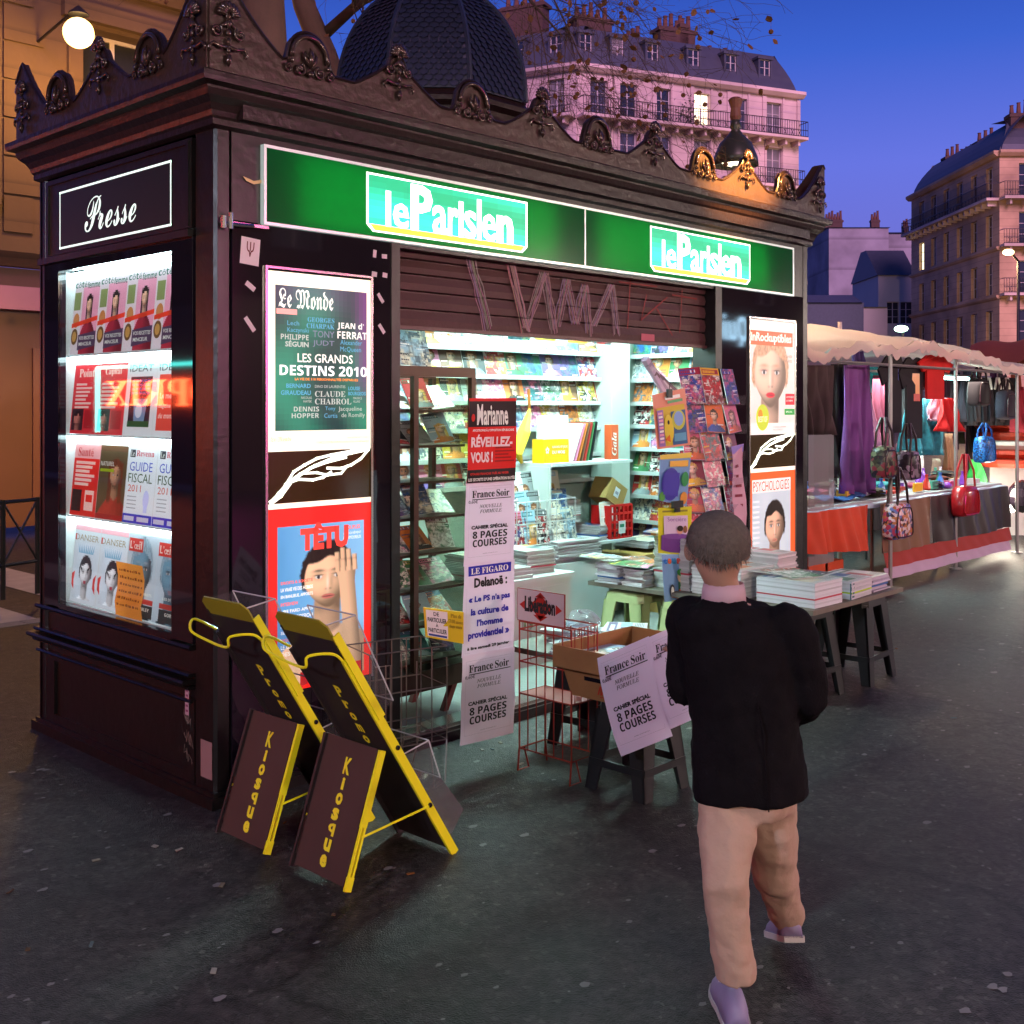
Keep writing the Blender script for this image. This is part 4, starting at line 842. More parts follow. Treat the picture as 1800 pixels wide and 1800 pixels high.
for k in range(2): mag(9+k*4, (X0+.12+.22*k,Y0+.1,Z1+.055), 0, .35, f'MAG, {("left","right")[k]} one on top of the dark glass cabinet', 'magazines on the cabinet top', 1, .8, .05)
# ---------------- magazines of the left side window
PAPL = VM('glowing window print', .5, tl=.5, es=.5)  # covers emit a little, imitating the case light shining through them
names = [['woman with long dark hair']*4, ['red','red','white','white'], ['red','brown','white','white'], ['white','white','blue grey','blue grey']]
def wcover(ri, k, o, w, h):
    S = lambda u, v, n: Vector((o.x+v*.10-n, o.y-u, o.z+v))
    P = PR(S, w, h, .0008); P.poly([S(0,0,-.003),S(w,0,-.003),S(w,h,-.003),S(0,h,-.003)], (.7,.7,.7))
    if ri == 0:
        P.rect(0,0,1,1,H('e6d8e0'),0)
        P.img(lambda s, t: portrait(s, t, H('e8a8c0'), H('e8c0a0'), H('24120e'), H('9a2838'), .45,.72,.15,.13, long=True), .30 if k%2 else .34,.0,.98,.90,30,38,1)
        P.text('côté',.02,.90,.45,.08,H('2a6a58'),'X',0,3); P.text('femme',.50,.88,.48,.09,H('2a6a58'),'X',0,3)
        P.rect(.02,.60,.28,.84,H('8a9a60'),2); P.ell(.16,.46,.12,.10,H('c88a50'),2); P.ell(.14,.24,.13,.11,H('7a5a30'),2); P.ell(.14,.24,.08,.07,H('e0b060'),3)
        P.pg([(.0,.36),(1,.44),(1,.50),(0,.42)], H('e84a28'), 3); P.pg([(.30,.05),(.98,.10),(.98,.30),(.30,.26)], H('5a4a68'), 3); P.text('VOS RECETTES',.34,.19,.6,.05,C1,'',.03,4); P.text('MINCEUR',.36,.11,.5,.05,C1,'',.03,4)
        lab = 'long haired woman on a recipe magazine'
    elif ri == 1:
        if k < 2:
            P.rect(0,0,1,1,H('d8303a'),0); P.text('Point' if k == 0 else 'Capital',.2,.82,.6,.12,C1,'B',.02,2)
            for q in range(7): P.rect(.12,.70-q*.055,.12+.7*(.6+.4*((q*3)%4)/4),.73-q*.055,C1,2)
            P.img(lambda s, t: portrait(s, t, H('3a2028'), H('c89080'), H('201010'), H('301020'), .5,.5,.3,.3), .05,.05,.5,.36,10,9,2); P.rect(.55,.08,.92,.34,H('b01824'),2)
            lab = 'red news magazine with a small dark portrait'
        else:
            P.rect(0,0,1,1,H('e4e6ea'),0); P.text('IDEAT',.08,.87,.80,.09,H('2a3038'),'',0,2)
            if k == 2:
                P.rect(.14,.12,.88,.80,H('1c2030'),1); 
                for q in range(4):
                    for z in range(5): P.rect(.2+.13*z,.56+.055*q,.2+.13*z+.1,.56+.055*q+.035,H('3a70c0'),2)
                P.pg([(.35,.18),(.70,.18),(.78,.5),(.3,.5)], H('8ab0d8'), 2); P.ell(.5,.34,.12,.1,H('f0f4f8'),3); P.rect(.14,.12,.88,.20,H('2a6a3a'),3); lab = 'white design magazine with a dark picture of stacked chairs'
            else:
                P.rect(.1,.08,.96,.82,H('e05040'),1); P.text('Le meilleur',.16,.50,.7,.08,C1,'',.02,2); P.text('magazine de déco',.14,.36,.78,.08,C1,'',.02,2); P.text('du moment !',.16,.24,.7,.07,C1,'Y',0,2); lab = 'white design magazine with a red advertising panel'
    elif ri == 2:
        if k == 0:
            P.rect(0,0,1,1,H('dc2a20'),0); P.rect(.0,.80,1,1,H('f0dce0'),1); P.text('Santé',.15,.83,.6,.12,H('c0202a'),'B',.01,2)
            for q in range(6): P.rect(.10,.72-q*.06,.85-.1*(q%3),.76-q*.06,C1,2)
            P.rect(.05,.06,.42,.36,H('28161a'),2); P.rect(.55,.08,.9,.36,C1,2); P.rect(.6,.2,.85,.3,H('dc2a20'),3); lab = 'red magazine with rows of white headlines'
        elif k == 1:
            P.rect(0,0,1,1,H('6a4a30'),0); P.img(lambda s, t: portrait(s, t, H('6a5a3a'), H('e0a880'), H('7a3a18'), H('b83a28'), .62,.62,.2,.2, long=True), 0,.06,1,.92,28,34,1)
            P.text('NATUREL',.05,.72,.5,.06,C1,'X',0,2); P.rect(.05,.64,.55,.68,H('b8d020'),2); P.rect(0,0,1,.07,H('b81c1c'),2); lab = 'brown magazine with an auburn haired woman'
        else:
            P.rect(0,0,1,1,H('eef2f8'),0); P.rect(.08,.86,.26,.96,H('303840'),1); P.text('Le',.10,.875,.13,.07,C1,'B',0,2); P.text('Revenu',.30,.875,.6,.08,H('c84050'),'B',.01,2)
            P.text('GUIDE',.10,.68,.78,.12,H('3a58c0'),'',0,2); P.text('FISCAL',.08,.53,.82,.12,H('22501e'),'',0,2); P.text('2011',.10,.41,.45,.09,H('d05030'),'',0,2)
            for q in range(4): P.rect(.10,.34-.05*q,.42,.352-.05*q,H('a0a8b0'),2)
            P.ell(.74,.32,.10,.12,H('c8ccf0'),1); P.rect(.68,.15,.80,.25,H('c8ccf0'),1); P.rect(0,0,1,.12,H('2a3ab8'),2); P.rect(.05,.03,.4,.09,C1,3); P.rect(.5,.03,.9,.09,C1,3); lab = 'white tax guide lettered GUIDE FISCAL 2011'
    else:
        if k < 2:
            P.rect(0,0,1,1,H('dfe6ee'),0); P.rect(0,.93,1,.99,H('f0b8c0'),1); P.text('DANSER',.04,.80,.90,.08,H('a89878'),'',0,2); P.text('I',.03,.80,.05,.08,H('d04030'),'',0,3)
            P.img(lambda s, t: portrait(s, t, H('dfe6ee'), H('f2eef0'), H('2a3038'), H('e8eaee'), .5,.45,.25,.24, lips=H('b02840')), .1,.05,.95,.78,34,36,1)
            for q in range(9): a = .25+.5*q/8; P.pg([(a-.03,.64),(a+.03,.64),(a+(a-.5)*.3,.76)], H('8ab8d0'), 3)
            P.pg([(.42,.44),(.30,.50),(.40,.40)], (.02,.02,.02), 3); P.pg([(.60,.44),(.74,.50),(.62,.40)], (.02,.02,.02), 3)
            P.pg([(.02,.36),(.14,.40),(.10,.28),(.13,.16),(.03,.22)], H('e03a30'), 3); P.pg([(.86,.34),(.97,.40),(.93,.28),(.97,.14),(.85,.22)], H('e03a30'), 3); lab = 'dance magazine with a white swan face and red stars'
        else:
            P.rect(0,0,1,1,H('b8c8d4'),0); P.img(lambda s, t: portrait(s, t, H('c8d4dc'), H('6a98ac'), H('90a8b4'), H('1a3038'), .52,.56,.33,.30), 0,0,1,1,34,40,1)
            P.rect(.04,.78,.52,.94,H('d84038'),2); P.text('L’œil',.08,.81,.40,.10,C1,'X',0,3); P.rect(.2,.18,1,.24,H('c84038'),2); P.rect(.2,.02,1,.17,H('28383a'),2); P.text('LES DÉLIRANTS',.3,.28,.65,.04,C1,'X',0,3); P.text('GORMLEY',.4,.10,.5,.04,C1,'X',0,3); lab = 'art magazine with a blue tinted stone face'
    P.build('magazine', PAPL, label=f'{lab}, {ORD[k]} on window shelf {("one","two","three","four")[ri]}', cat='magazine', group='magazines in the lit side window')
mw = (WY1-WY0)/4
for ri in range(4):
    h = RZ[ri]-RZ[ri+1]-.05
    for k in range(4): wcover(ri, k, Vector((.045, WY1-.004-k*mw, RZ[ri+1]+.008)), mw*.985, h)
S = lambda u, v, n: Vector((.030+v*.03-n, WY1-.50-u+.015*math.sin(v*30), WZ0+.005+v)); P = PR(S, .24,.24); P.rect(0,0,1,1,H('f0943a'),0,3,4)
rs = random.Random(4)
for q in range(6):
    u = .08
    while u < .9: d = rs.uniform(.04,.13); P.rect(u,.84-q*.13,u+d*.6,.86-q*.13+rs.uniform(.01,.03),H('8a4416'),1); u += d
P.build('paper_note', PAPL, label='orange handwritten note on the lowest shelf of the lit side window', cat='note')
# ================================================================ yellow folding display stands
YEP = M('yellow enamel', H('f8ea20'), .35, var=.12, vs=10, coat=.3); BRD = M('dark stand board', (.028,.018,.02), .5, var=.3, vs=8)
CLR = GL('clear acrylic', (.93,.93,.95), .03, 1.45, .05)
YPR = VM('yellow print', .5)
def stand(base):
    t = E('folding_display_stand', 'nearer yellow edged folding stand lettered Kiosque and Promo, with clear magazine pockets', 'display stand', base, 0, 'yellow folding display stands')
    bx, by, _ = base; Wd = .29
    L = lambda x, y, z: Vector((x-bx, y-by, z))
    foot, top, hng, kf = (.347, 0), (-.228, .905), (.011, .44), (-.138, .012)
    y0 = -1.02; y1 = y0+Wd
    rd = Vector((top[0]-foot[0], 0, top[1]-foot[1])).normalized(); nr = Vector((rd.z, 0, -rd.x))
    P_ = lambda s, y, n=0: L(foot[0], y, foot[1])+rd*s+nr*n
    Lr = math.hypot(top[0]-foot[0], top[1]-foot[1])
    for y in (y0, y1):
        b = MB(); b.hexa(P_(.0,y-.004,-.016), P_(.0,y-.004,.016), P_(.0,y+.008,.016), P_(.0,y+.008,-.016), rd*(Lr-.16)); b.build('rail', YEP if y == y0 else BRD, t, local=True)
        b = MB(); b.hexa(P_(Lr-.42,y-.010,-.006), P_(Lr-.42,y-.010,.022), P_(Lr-.42,y-.0045,.022), P_(Lr-.42,y-.0045,-.006), rd*.36); b.build('rail_sleeve', YEP if y == y0 else BRD, t, local=True)
    b = MB(); b.hexa(P_(.02,y0+.009,-.004), P_(.02,y1-.005,-.004), P_(.02,y1-.005,.002), P_(.02,y0+.009,.002), rd*(Lr-.10)); board = b.build('board', BRD, t, local=True)
    b = MB(); a, c = P_(Lr-.10,y0+.002,-.002), P_(Lr-.10,y1,-.002)
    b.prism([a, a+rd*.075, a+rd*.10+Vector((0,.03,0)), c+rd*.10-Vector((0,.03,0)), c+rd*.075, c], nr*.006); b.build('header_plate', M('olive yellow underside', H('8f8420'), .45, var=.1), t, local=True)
    b = MB(); q = -nr*.045-Vector((.02,0,0))
    b.tube(MB.cat([P_(Lr-.17,y0,-.01), P_(Lr-.11,y0+.0,-.03), P_(Lr-.10,y0+.05,-.055)-Vector((.035,0,.0)), P_(Lr-.13,y0+.075,-.06)-Vector((.045,0,.012)), P_(Lr-.13,y1-.06,-.06)-Vector((.045,0,.0)), P_(Lr-.10,y1-.01,-.06)-Vector((.045,0,0)), P_(Lr-.07,y1+.0,-.045)-Vector((.02,0,0)), P_(Lr-.15,y1,-.01)]), .005, 6); b.build('wire_loop', YEP, t, local=True)
    # leg panel
    kd = Vector((kf[0]-hng[0], 0, kf[1]-hng[1])).normalized(); kn = Vector((-kd.z, 0, kd.x)); Lk = math.hypot(kf[0]-hng[0], kf[1]-hng[1])
    K_ = lambda s, y, n=0: L(hng[0], y, hng[1])+kd*s+kn*n
    b = MB(); b.hexa(K_(.0,y0+.02,.004), K_(.0,y1-.0,.004), K_(.0,y1-.0,-.004), K_(.0,y0+.02,-.004), kd*(Lk-.01)); pnl = b.build('leg_panel', M('brown leg panel', (.05,.028,.026), .5, var=.3), t, local=True)
    for y in (y0, y1+.012):
        b = MB(); b.hexa(K_(.0,y-.006,-.012), K_(.0,y-.006,.012), K_(.0,y+.006,.012), K_(.0,y+.006,-.012), kd*(Lk*.55)); b.hexa(K_(Lk*.55,y-.004,-.012), K_(Lk*.55,y-.004,-.004), K_(Lk*.55,y+.004,-.004), K_(Lk*.55,y+.004,-.012), kd*(Lk*.45)); b.hexa(K_(Lk*.55,y-.004,.004), K_(Lk*.55,y-.004,.012), K_(Lk*.55,y+.004,.012), K_(Lk*.55,y+.004,.004), kd*(Lk*.35)); b.hexa(K_(Lk*.9,y-.005,-.014), K_(Lk*.9,y-.005,.014), K_(Lk*.9,y+.005,.014), K_(Lk*.9,y+.005,-.014), kd*(Lk*.1)); b.build('leg', YEP if y == y0 else BRD, t, local=True)
    b = MB(); b.tube([P_(.24,y0-.006), K_(Lk*.62,y0-.006)], .004, 5); b.build('strut', YEP, t, local=True); b = MB(); b.tube([P_(.24,y1+.006), K_(Lk*.62,y1+.012)], .004, 5); b.build('strut', YEP, t, local=True)
    for s in (.24, .515): b = MB(); b.ball(P_(s,y0-.006,.004), .009, 8, 5); b.build('bolt', BLACKGL, t, local=True)
    # letters, one under the other
    def letters(o, U, V, word, size, gap):
        P = PR(plane(o, U, V), 1, 1); v = 0
        for ch in word:
            w = size*(.35 if ch == 'i' else .8); h = size*(1.25 if ch in 'KP' else .9)
            P.text(ch, -w/2, v-h, w, h, H('f4e22c'), '', .045, 1); v -= h+gap
        return P
    o = K_(.055,(y0+y1)/2,-.0055); letters(o, (0,-1,0), -kd, 'Kiosque', .045, .010).build('lettering', YPR, pnl, local=True)
    o = P_(Lr-.30,(y0+y1)/2,-.006); letters(o, (0,-1,0), rd, 'Promo', .042, .016).build('lettering', YPR, board, local=True)
    # clear pockets on the display side
    for s0, s1, dp in ((Lr-.42, Lr-.02, .085), (.27, .47, .10)):
        b = MB(); A, B_ = [P_(s0,y,.004) for y in (y0+.012,y1-.012)]; C, D = [P_(s1,y,.004) for y in (y0+.012,y1-.012)]; E1, F1 = [P_(s0,y,dp) for y in (y0+.012,y1-.012)]; G1, H1 = [P_(s1-.05,y,dp+.03) for y in (y0+.012,y1-.012)]
        b.poly([E1,F1,H1,G1]); b.poly([A,E1,G1,C]); b.poly([B_,F1,H1,D]); b.poly([A,B_,F1,E1]); b.build('clear_pocket', CLR, t, local=True)
        b = MB(); 
        for q in ((E1,F1),(E1,G1),(G1,H1),(F1,H1),(G1,C)): b.tube(q, .0028, 4)
        b.build('pocket_edge', M('acrylic edge', (.5,.46,.48), .2), t, local=True)
    b = MB(); A = P_(.05,y0+.012,.004); b.poly([A, P_(.05,y1-.012,.004), P_(.09,y1-.012,.12), P_(.09,y0+.012,.12)]); b.poly([P_(.09,y0+.012,.12), P_(.09,y1-.012,.12), P_(.28,y1-.012,.10), P_(.28,y0+.012,.10)])
    b.poly([A, P_(.09,y0+.012,.12), P_(.28,y0+.012,.10), P_(.27,y0+.012,.004)]); b.build('clear_pocket', GL('smoky acrylic', (.7,.68,.72), .05, 1.45, .12), t, local=True)
    return t
st2 = stand((.1,-.87,0)); WM[st2.name] = Matrix.Translation((.1,-.87,0))
st1 = dup(st2, (.093,-.415,0), .02, 'farther yellow edged folding stand, standing beside the lit red poster')
# ================================================================ wire racks, posters, signs
GW = M('grey wire', (.20,.16,.15), .35, .7); RW = M('red lacquered wire', H('9a2a1c'), .4, .1, var=.15)
t = E('wire_rack', 'empty grey wire rack standing behind the tall strip of newspaper bills', 'wire rack', (.73,-.25,0), -.25)
b = MB(); w, d, z0, z1 = .18, .12, .17, .57
for z in (z0, .21, .40, z1): b.tube([(-w,-d,z),(w,-d,z),(w,d,z),(-w,d,z),(-w,-d,z)], .0032, 5)
for k in range(6):
    x = -w+2*w*k/5; b.tube([(x,-d,z0),(x,-d,z1-.05*(k%2))], .003, 5); b.tube([(x,d,z0),(x,d,z1)], .003, 5)
b.tube([(-w,-d,z1),(-w,-d-.05,z1-.04),(-w,-d-.05,z0+.05)], .003, 5); b.tube([(-w+.07,-d-.05,z0+.05),(-w+.07,-d-.05,z1-.04),(-w,-d-.05,z1-.04)], .003, 5)
b.build('basket', GW, t, local=True)
for s in (-1, 1):
    b = MB(); b.tube([(s*w,-d,z0),(s*(w-.03),-d-.04,.004),(s*(w-.11),-d-.09,.004),(s*(w-.08),-d,z0)], .0036, 5); b.build('leg', GW, t, local=True)
    b = MB(); b.tube([(s*w,d,z0),(s*(w-.03),d+.02,.004),(s*(w-.09),d+.02,.004),(s*(w-.08),d,z0)], .0036, 5); b.build('leg', GW, t, local=True)
def fsoir(P, k=1.0):
    ink = H('14121a'); P.rect(0,0,1,1,H('e6d6ea',k),0,3,6); P.frame(.07,.10,.93,.93,.0012,H('6a6070'),2)
    P.frame(.12,.80,.90,.90,.001,H('8a8090'),1); P.text('France',.12,.80,.46,.085,ink,'B',.035,2); P.text('Soir',.62,.80,.27,.085,ink,'B',.035,2); P.rect(.12,.775,.92,.785,ink,2)
    P.text('0,60€',.05,.73,.18,.045,H('5a4a60'),'',.02,3); P.text('NOUVELLE',.27,.675,.46,.042,ink,'I',.012,2); P.text('FORMULE',.28,.615,.44,.042,ink,'I',.012,2)
    P.text('CAHIER SPÉCIAL',.13,.425,.72,.055,ink,'',.045,2); P.text('8 PAGES',.16,.315,.68,.085,ink,'X',.06,2); P.text('COURSES',.16,.215,.68,.085,ink,'X',.06,2)
    P.text('SAMEDI 29 JANVIER 2011',.36,.125,.30,.010,H('5a5260'),'',0,2)
def quadsurf(TL, TR, BL, BR, bend=0, wav=0):
    TL, TR, BL, BR = map(Vector, (TL, TR, BL, BR)); N = (TR-TL).cross(TL-BL).normalized()
    return lambda u, v, n: (BL.lerp(BR,u)).lerp(TL.lerp(TR,u), v)+N*(n+bend*math.sin(v*math.pi)+wav*math.sin(v*9+u*4))
A, B_, C, D = hd(822,700,4.9), hd(905,700,5.04), hd(805,1310,4.9), hd(900,1287,5.05)
strip = E('newspaper_bills', 'tall strip of taped newspaper bills, red one on top, hanging in front of the opening', 'posters', (A.x,A.y,0))
lv = lambda a, b, y0, y1, v: a.lerp(b, v)
def band(v0, v1, prx, pxr=0, lift=0):
    N = Vector((-.25,-.97,0))*lift
    a0, b0 = C.lerp(A, v0)+N, D.lerp(B_, v0)+N; a1, b1 = C.lerp(A, v1)+N, D.lerp(B_, v1)+N
    return PR(quadsurf(a1, b1, a0, b0, .003, .003), 1, 1, .0012, True)
P = band(.755, 1.0, 0, 0, .012); P.rect(0,0,1,1,H('e0180c'),0,2,5); P.rect(.0,.66,1,.965,H('1c0a0c'),1); P.text('Marianne',.16,.68,.66,.25,C1,'',.028,3); P.ell(.08,.77,.035,.045,H('d02018'),3)
P.text('APOSTROPHE À L’OPPOSITION RÉPUBLICAINE',.08,.605,.86,.035,C1,'',.03,3); P.text('RÉVEILLEZ-',.06,.42,.84,.15,H('fbe6e6'),'',.042,3); P.text('VOUS !',.05,.235,.46,.13,H('fbe6e6'),'',.042,3)
for k in range(5): P.rect(.56,.24+.04*k,.95-.06*(k%3),.255+.04*k,H('98140c'),2)
P.rect(0,0,1,.155,H('14080a'),1); P.text('OTAGES FRANÇAIS TUÉS AU NIGER',.05,.085,.80,.04,H('c82418'),'',.04,3); P.text('LES SECRETS D’UNE OPÉRATION RATÉE',.02,.02,.96,.045,C1,'',.03,3)
P.build('bill', PAPER, strip, label='red bill with a black masthead')
P = band(.515, .760, 0, 0, .004); fsoir(P); P.build('bill', PAPER, strip, label='white bill with bold black lettering')
P = band(.252, .520, 0, 0, .009); P.rect(0,0,1,1,H('e6daee'),0,3,6); P.frame(.06,.04,.93,.93,.0012,H('8a8090'),1); P.rect(.08,.87,.93,.975,H('1c24b0'),1); P.text('LE FIGARO',.13,.888,.74,.065,C1,'B',.02,2)
INK, BLU = H('16141c'), H('2a24a8')
for t_, u, v, w, h, c in (('Delanoë :',.19,.74,.66,.105,INK),('« Le PS n’a pas',.10,.565,.80,.085,BLU),('la culture de',.15,.44,.72,.075,BLU),('l’homme',.27,.315,.50,.075,BLU),('providentiel »',.10,.17,.80,.10,BLU),('à lire samedi 29 janvier',.09,.06,.82,.045,INK)): P.text(t_,u,v,w,h,c,'',.045,2)
P.build('bill', PAPER, strip, label='white bill with a blue masthead and blue text')
P = band(.0, .258, 0, 0, .015); fsoir(P); P.build('bill', PAPER, strip, label='lowest white bill, with a price panel')
t = E('yellow_sign', 'yellow and white sign for private property adverts on the grey wire rack', 'sign', (.9,-.40,.5))
P = PR(quadsurf(hd(746,1068,4.80), hd(815,1076,4.86), hd(750,1120,4.80), hd(815,1132,4.86)), 1, 1); P.rect(0,0,1,1,H('d8b818'),0); P.rect(.03,.06,.58,.94,H('eadcdc'),1); P.rect(.06,.08,.55,.15,H('2a3a90'),2)
P.text('DE',.22,.76,.14,.13,INK,'',.02,2); P.text('PARTICULIER',.06,.55,.49,.15,INK,'',.03,2); P.text('À',.26,.40,.07,.12,INK,'',.02,2); P.text('PARTICULIER',.06,.20,.49,.15,INK,'',.03,2); P.text('Plus de',.66,.78,.28,.12,H('7a6010'),'B',0,2); P.text('570 000 annonces',.60,.60,.38,.12,H('7a6010'),'B',0,2); P.text('chaque semaine',.62,.42,.34,.14,H('7a6010'),'B',0,2)
P.build('sign_face', PAPER, t); b = MB(); a = hd(746,1068,4.81); c = hd(815,1076,4.87); e = hd(815,1132,4.87); f = hd(750,1120,4.81); b.hexa(a,c,e,f,(.004,.012,0)); b.build('sign_back', YEL, t)
# red rack with the diamond sign
t = E('red_wire_rack', 'tall red wire newspaper rack with a white diamond sign on top', 'wire rack', (1.24,-.70,0))
b = MB(); xf, xb, ya, yb = 1.17, 1.34, -.56, -.86
for x in (xf, xb):
    for k in range(7): y = ya+(yb-ya)*k/6; b.tube([(x,y,.10),(x,y,.66 if x == xf else .63)], .0038 if k in (0,6) else .0026, 5)
for z in (.10, .34, .48, .62, .655):
    b.tube([(xf,ya,z),(xf,yb,z),(xb,yb,z),(xb,ya,z),(xf,ya,z)], .0036, 5)
for k in range(9): x = xf+(xb-xf)*k/8; b.tube([(x,yb,.62),(x,yb,.655)], .0022, 4); b.tube([(x,yb,.34),(x,yb,.62)], .0022, 4) if k % 2 else None
b.box(xf+.005,xb-.005,yb,ya,.335,.341); b.build('basket', RW, t)
for y in (ya, yb):
    b = MB(); b.tube([(xf,y,.10),(xf-.01,y,.004),(xf+.06,y,.004),(xf+.03,y,.10)], .0042, 5); b.tube([(xb,y,.10),(xb+.01,y,.004)], .0042, 5); b.build('leg', RW, t)
b = MB(); b.box(xf-.008,xf-.003,yb+.03,ya+.005,.66,.802); sgn = b.build('sign_plate', RW, t)
P = PR(plane((xf-.0085,ya+.002,.663), (0,-1,0), (0,0,1)), .268,.136); P.rect(0,0,1,1,H('d8c2c4'),0); DR_ = H('c02418')
P.pg([(.5,.97),(.62,.80),(.38,.80)], DR_, 1); P.pg([(.5,.05),(.66,.24),(.34,.24)], DR_, 1); P.pg([(.04,.5),(.17,.66),(.17,.34)], DR_, 1); P.pg([(.96,.5),(.83,.66),(.83,.34)], DR_, 1); P.pg([(.5,.9),(.75,.5),(.5,.1),(.25,.5)], DR_, 1)
P.rect(.15,.28,.85,.74,H('d8c2c4'),1) if False else None
P.text('Libération',.16,.30,.66,.50,H('2a2226'),'',.05,3); P.build('sign_face', PAPER, sgn)
# ================================================================ stools
STB = M('black plastic', (.018,.02,.022), .32, var=.2, coat=.2); STG = M('pale green plastic', H('b8c890'), .35, var=.08)
def stool(mat, h, w, label, loc, group, rz=0):
    t = E('stool', label, 'stool', loc, rz, group); a = w/2*.78
    b = MB(); pr = [(a*.86,h-.004),(a,h-.012),(a*1.02,h-.05)]
    ring = lambda r, z, c=.03: [(sx*(r-(c if q else 0)), sy*(r-(0 if q else c)), z) for sx, sy, q in ((1,1,0),(1,1,1),(-1,1,1),(-1,1,0),(-1,-1,0),(-1,-1,1),(1,-1,1),(1,-1,0))]
    prev = None
    for r, z in ((a*.80,h-.003),(a*.9,h),(a,h-.012),(a*1.03,h-.055)):
        ids = [b.v(p) for p in ring(r, z)]
        if prev:
            for k in range(8): b.f((prev[k], prev[(k+1)%8], ids[(k+1)%8], ids[k]))
        else: b.f(ids)
        prev = ids
    b.build('seat', mat, t, local=True)
    for sx in (-1,1):
        for sy in (-1,1):
            b = MB(); x0, y0, x1, y1 = sx*a*1.0, sy*a*1.0, sx*w/2, sy*w/2; k = .07
            for dx, dy in ((k,.012),(.012,k)):
                b.prism([(x0-sx*dx,y0,h-.04),(x0,y0,h-.04),(x0,y0-sy*dy,h-.04),(x0-sx*dx,y0-sy*dy,h-.04)], (0,0,0.0005))
                i = [b.v(p) for p in ((x0-sx*dx*1.3,y0,h-.05),(x0,y0,h-.05),(x0,y0-sy*dy*1.3,h-.05),(x0-sx*dx*1.3,y0-sy*dy*1.3,h-.05),(x1-sx*dx*.8,y1,0),(x1,y1,0),(x1,y1-sy*dy*.8,0),(x1-sx*dx*.8,y1-sy*dy*.8,0))]
                for q in ((0,1,5,4),(1,2,6,5),(2,3,7,6),(3,0,4,7),(4,5,6,7)): b.f([i[m] for m in q])
            b.build('leg', mat, t, local=True)
    f = .30; r = a+(w/2-a)*(1-f)
    for (p, q) in (((-r,-r),(r,-r)),((r,-r),(r,r)),((r,r),(-r,r)),((-r,r),(-r,-r))):
        b = MB(); b.bar((p[0]*.97,p[1]*.97,h*f),(q[0]*.97,q[1]*.97,h*f),.012,.03); b.build('stretcher', mat, t, local=True)
    return t
s0 = stool(STB, .38, .31, 'black plastic stool carrying the open brown carton', (1.36,-1.06,0), 'black plastic stools')
s1 = dup(s0, (1.72,-.52,0), .1, 'black plastic stool under the cluttered board behind the red wire rack', scale=(1,1,1.12))
s2 = stool(STB, .49, .38, 'black plastic stool under the outer left corner of the newspaper plank', (3.20,-.76,0), 'black plastic stools', -.05)
s3 = dup(s2, (3.78,-.80,0), .06, 'rightmost black plastic stool, under the right end of the newspaper plank')
g0 = stool(STG, .47, .36, 'pale green plastic stool nearer the white cabinet, under the newspaper plank', (3.06,.30,.0), 'pale green plastic stools')
g0.location = (3.08,.26,.0); 
g1 = dup(g0, (3.08,-.16,0), .03, 'pale green plastic stool nearer the street, under the newspaper plank')
PLK = M('weathered plank', (.16,.14,.11), .6, var=.3, vs=14)
b = MB(); b.box(2.95,4.02,-1.0,-.58,.492,.518); b.build('plank', PLK, label='wide board on two black stools holding the outer newspaper stacks', cat='board')
b = MB(); b.box(2.93,3.52,-.575,.52,.492,.517); b.build('plank', PLK, label='long board on the green stools holding the inner newspaper stacks', cat='board')
b = MB(); b.box(1.45,2.05,-.72,-.18,.43,.455); b.build('plank', PLK, label='dark board behind the red rack, cluttered with wrapped papers', cat='board')
gS = 'paper stacks on the display boards'
z = .519
for i, (x, y, zz, w, d, h, n, lab, tint, sg2) in enumerate((
    (3.16,-.80,z,.29,.36,.135,16,'crisp white stack at the near corner of the outer board',(.72,.74,.80),.0015),
    (3.53,-.82,z,.27,.32,.10,10,'white stack with a teal strap, second along the outer board',(.66,.66,.72),.003),
    (3.82,-.80,z,.24,.30,.085,9,'lilac tinted loose stack at the right end of the outer board',(.60,.54,.68),.008),
    (3.15,-.38,z,.32,.34,.165,18,'tall bright white stack midway along the inner board',(.80,.82,.82),.003),
    (3.44,-.40,.5175,.20,.34,.22,18,'white stack topped by red magazines, behind the tall bright stack',(.70,.66,.68),.005),
    (3.17,-.05,z,.30,.26,.30,26,'tallest stack, with a yellow green band, below the hanging toys',(.62,.64,.62),.004),
    (3.08,.17,z,.28,.16,.10,9,'low stack topped by a colourful weekly, second from the inner end',(.64,.62,.66),.009),
    (3.08,.37,z,.30,.17,.12,11,'low rolled stack at the inner end of the board',(.66,.66,.72),.009))):
    r_ = [H('c02a24'), H('e8c8d0'), H('d84040')] if i == 4 else None
    stack('newspaper_stack', x, y, zz, w, d, h, n, 60+i, lab, 'newspapers', RV.uniform(-.06,.06), tint, r_, gS, sg2)
b = MB(); b.box(3.40,3.44,-.985,-.979,z,z+.10); b.build('strap', M('teal strap', H('1a5a60'), .4), label='teal strap across the second outer stack', cat='strap')
# loose magazines strewn on top of the low stacks
for k, (x, y, zz, rz) in enumerate(((3.05,.12,.635,.4),(3.12,.22,.632,-.5),(3.04,.34,.655,.2),(3.15,.42,.655,1.2),(3.2,-.72,.665,.3),(3.12,-.88,.665,-.4),(3.5,-.75,.63,.5),(3.1,-.42,.70,.2),(3.14,-.08,.835,.3))):
    o = mag(k*5+3, (x,y,zz), rz, math.pi/2-.06, f'MAG lying loose on the stacks, {ORD[k]} from inside', 'loose magazines on the stacks', 1, .9)
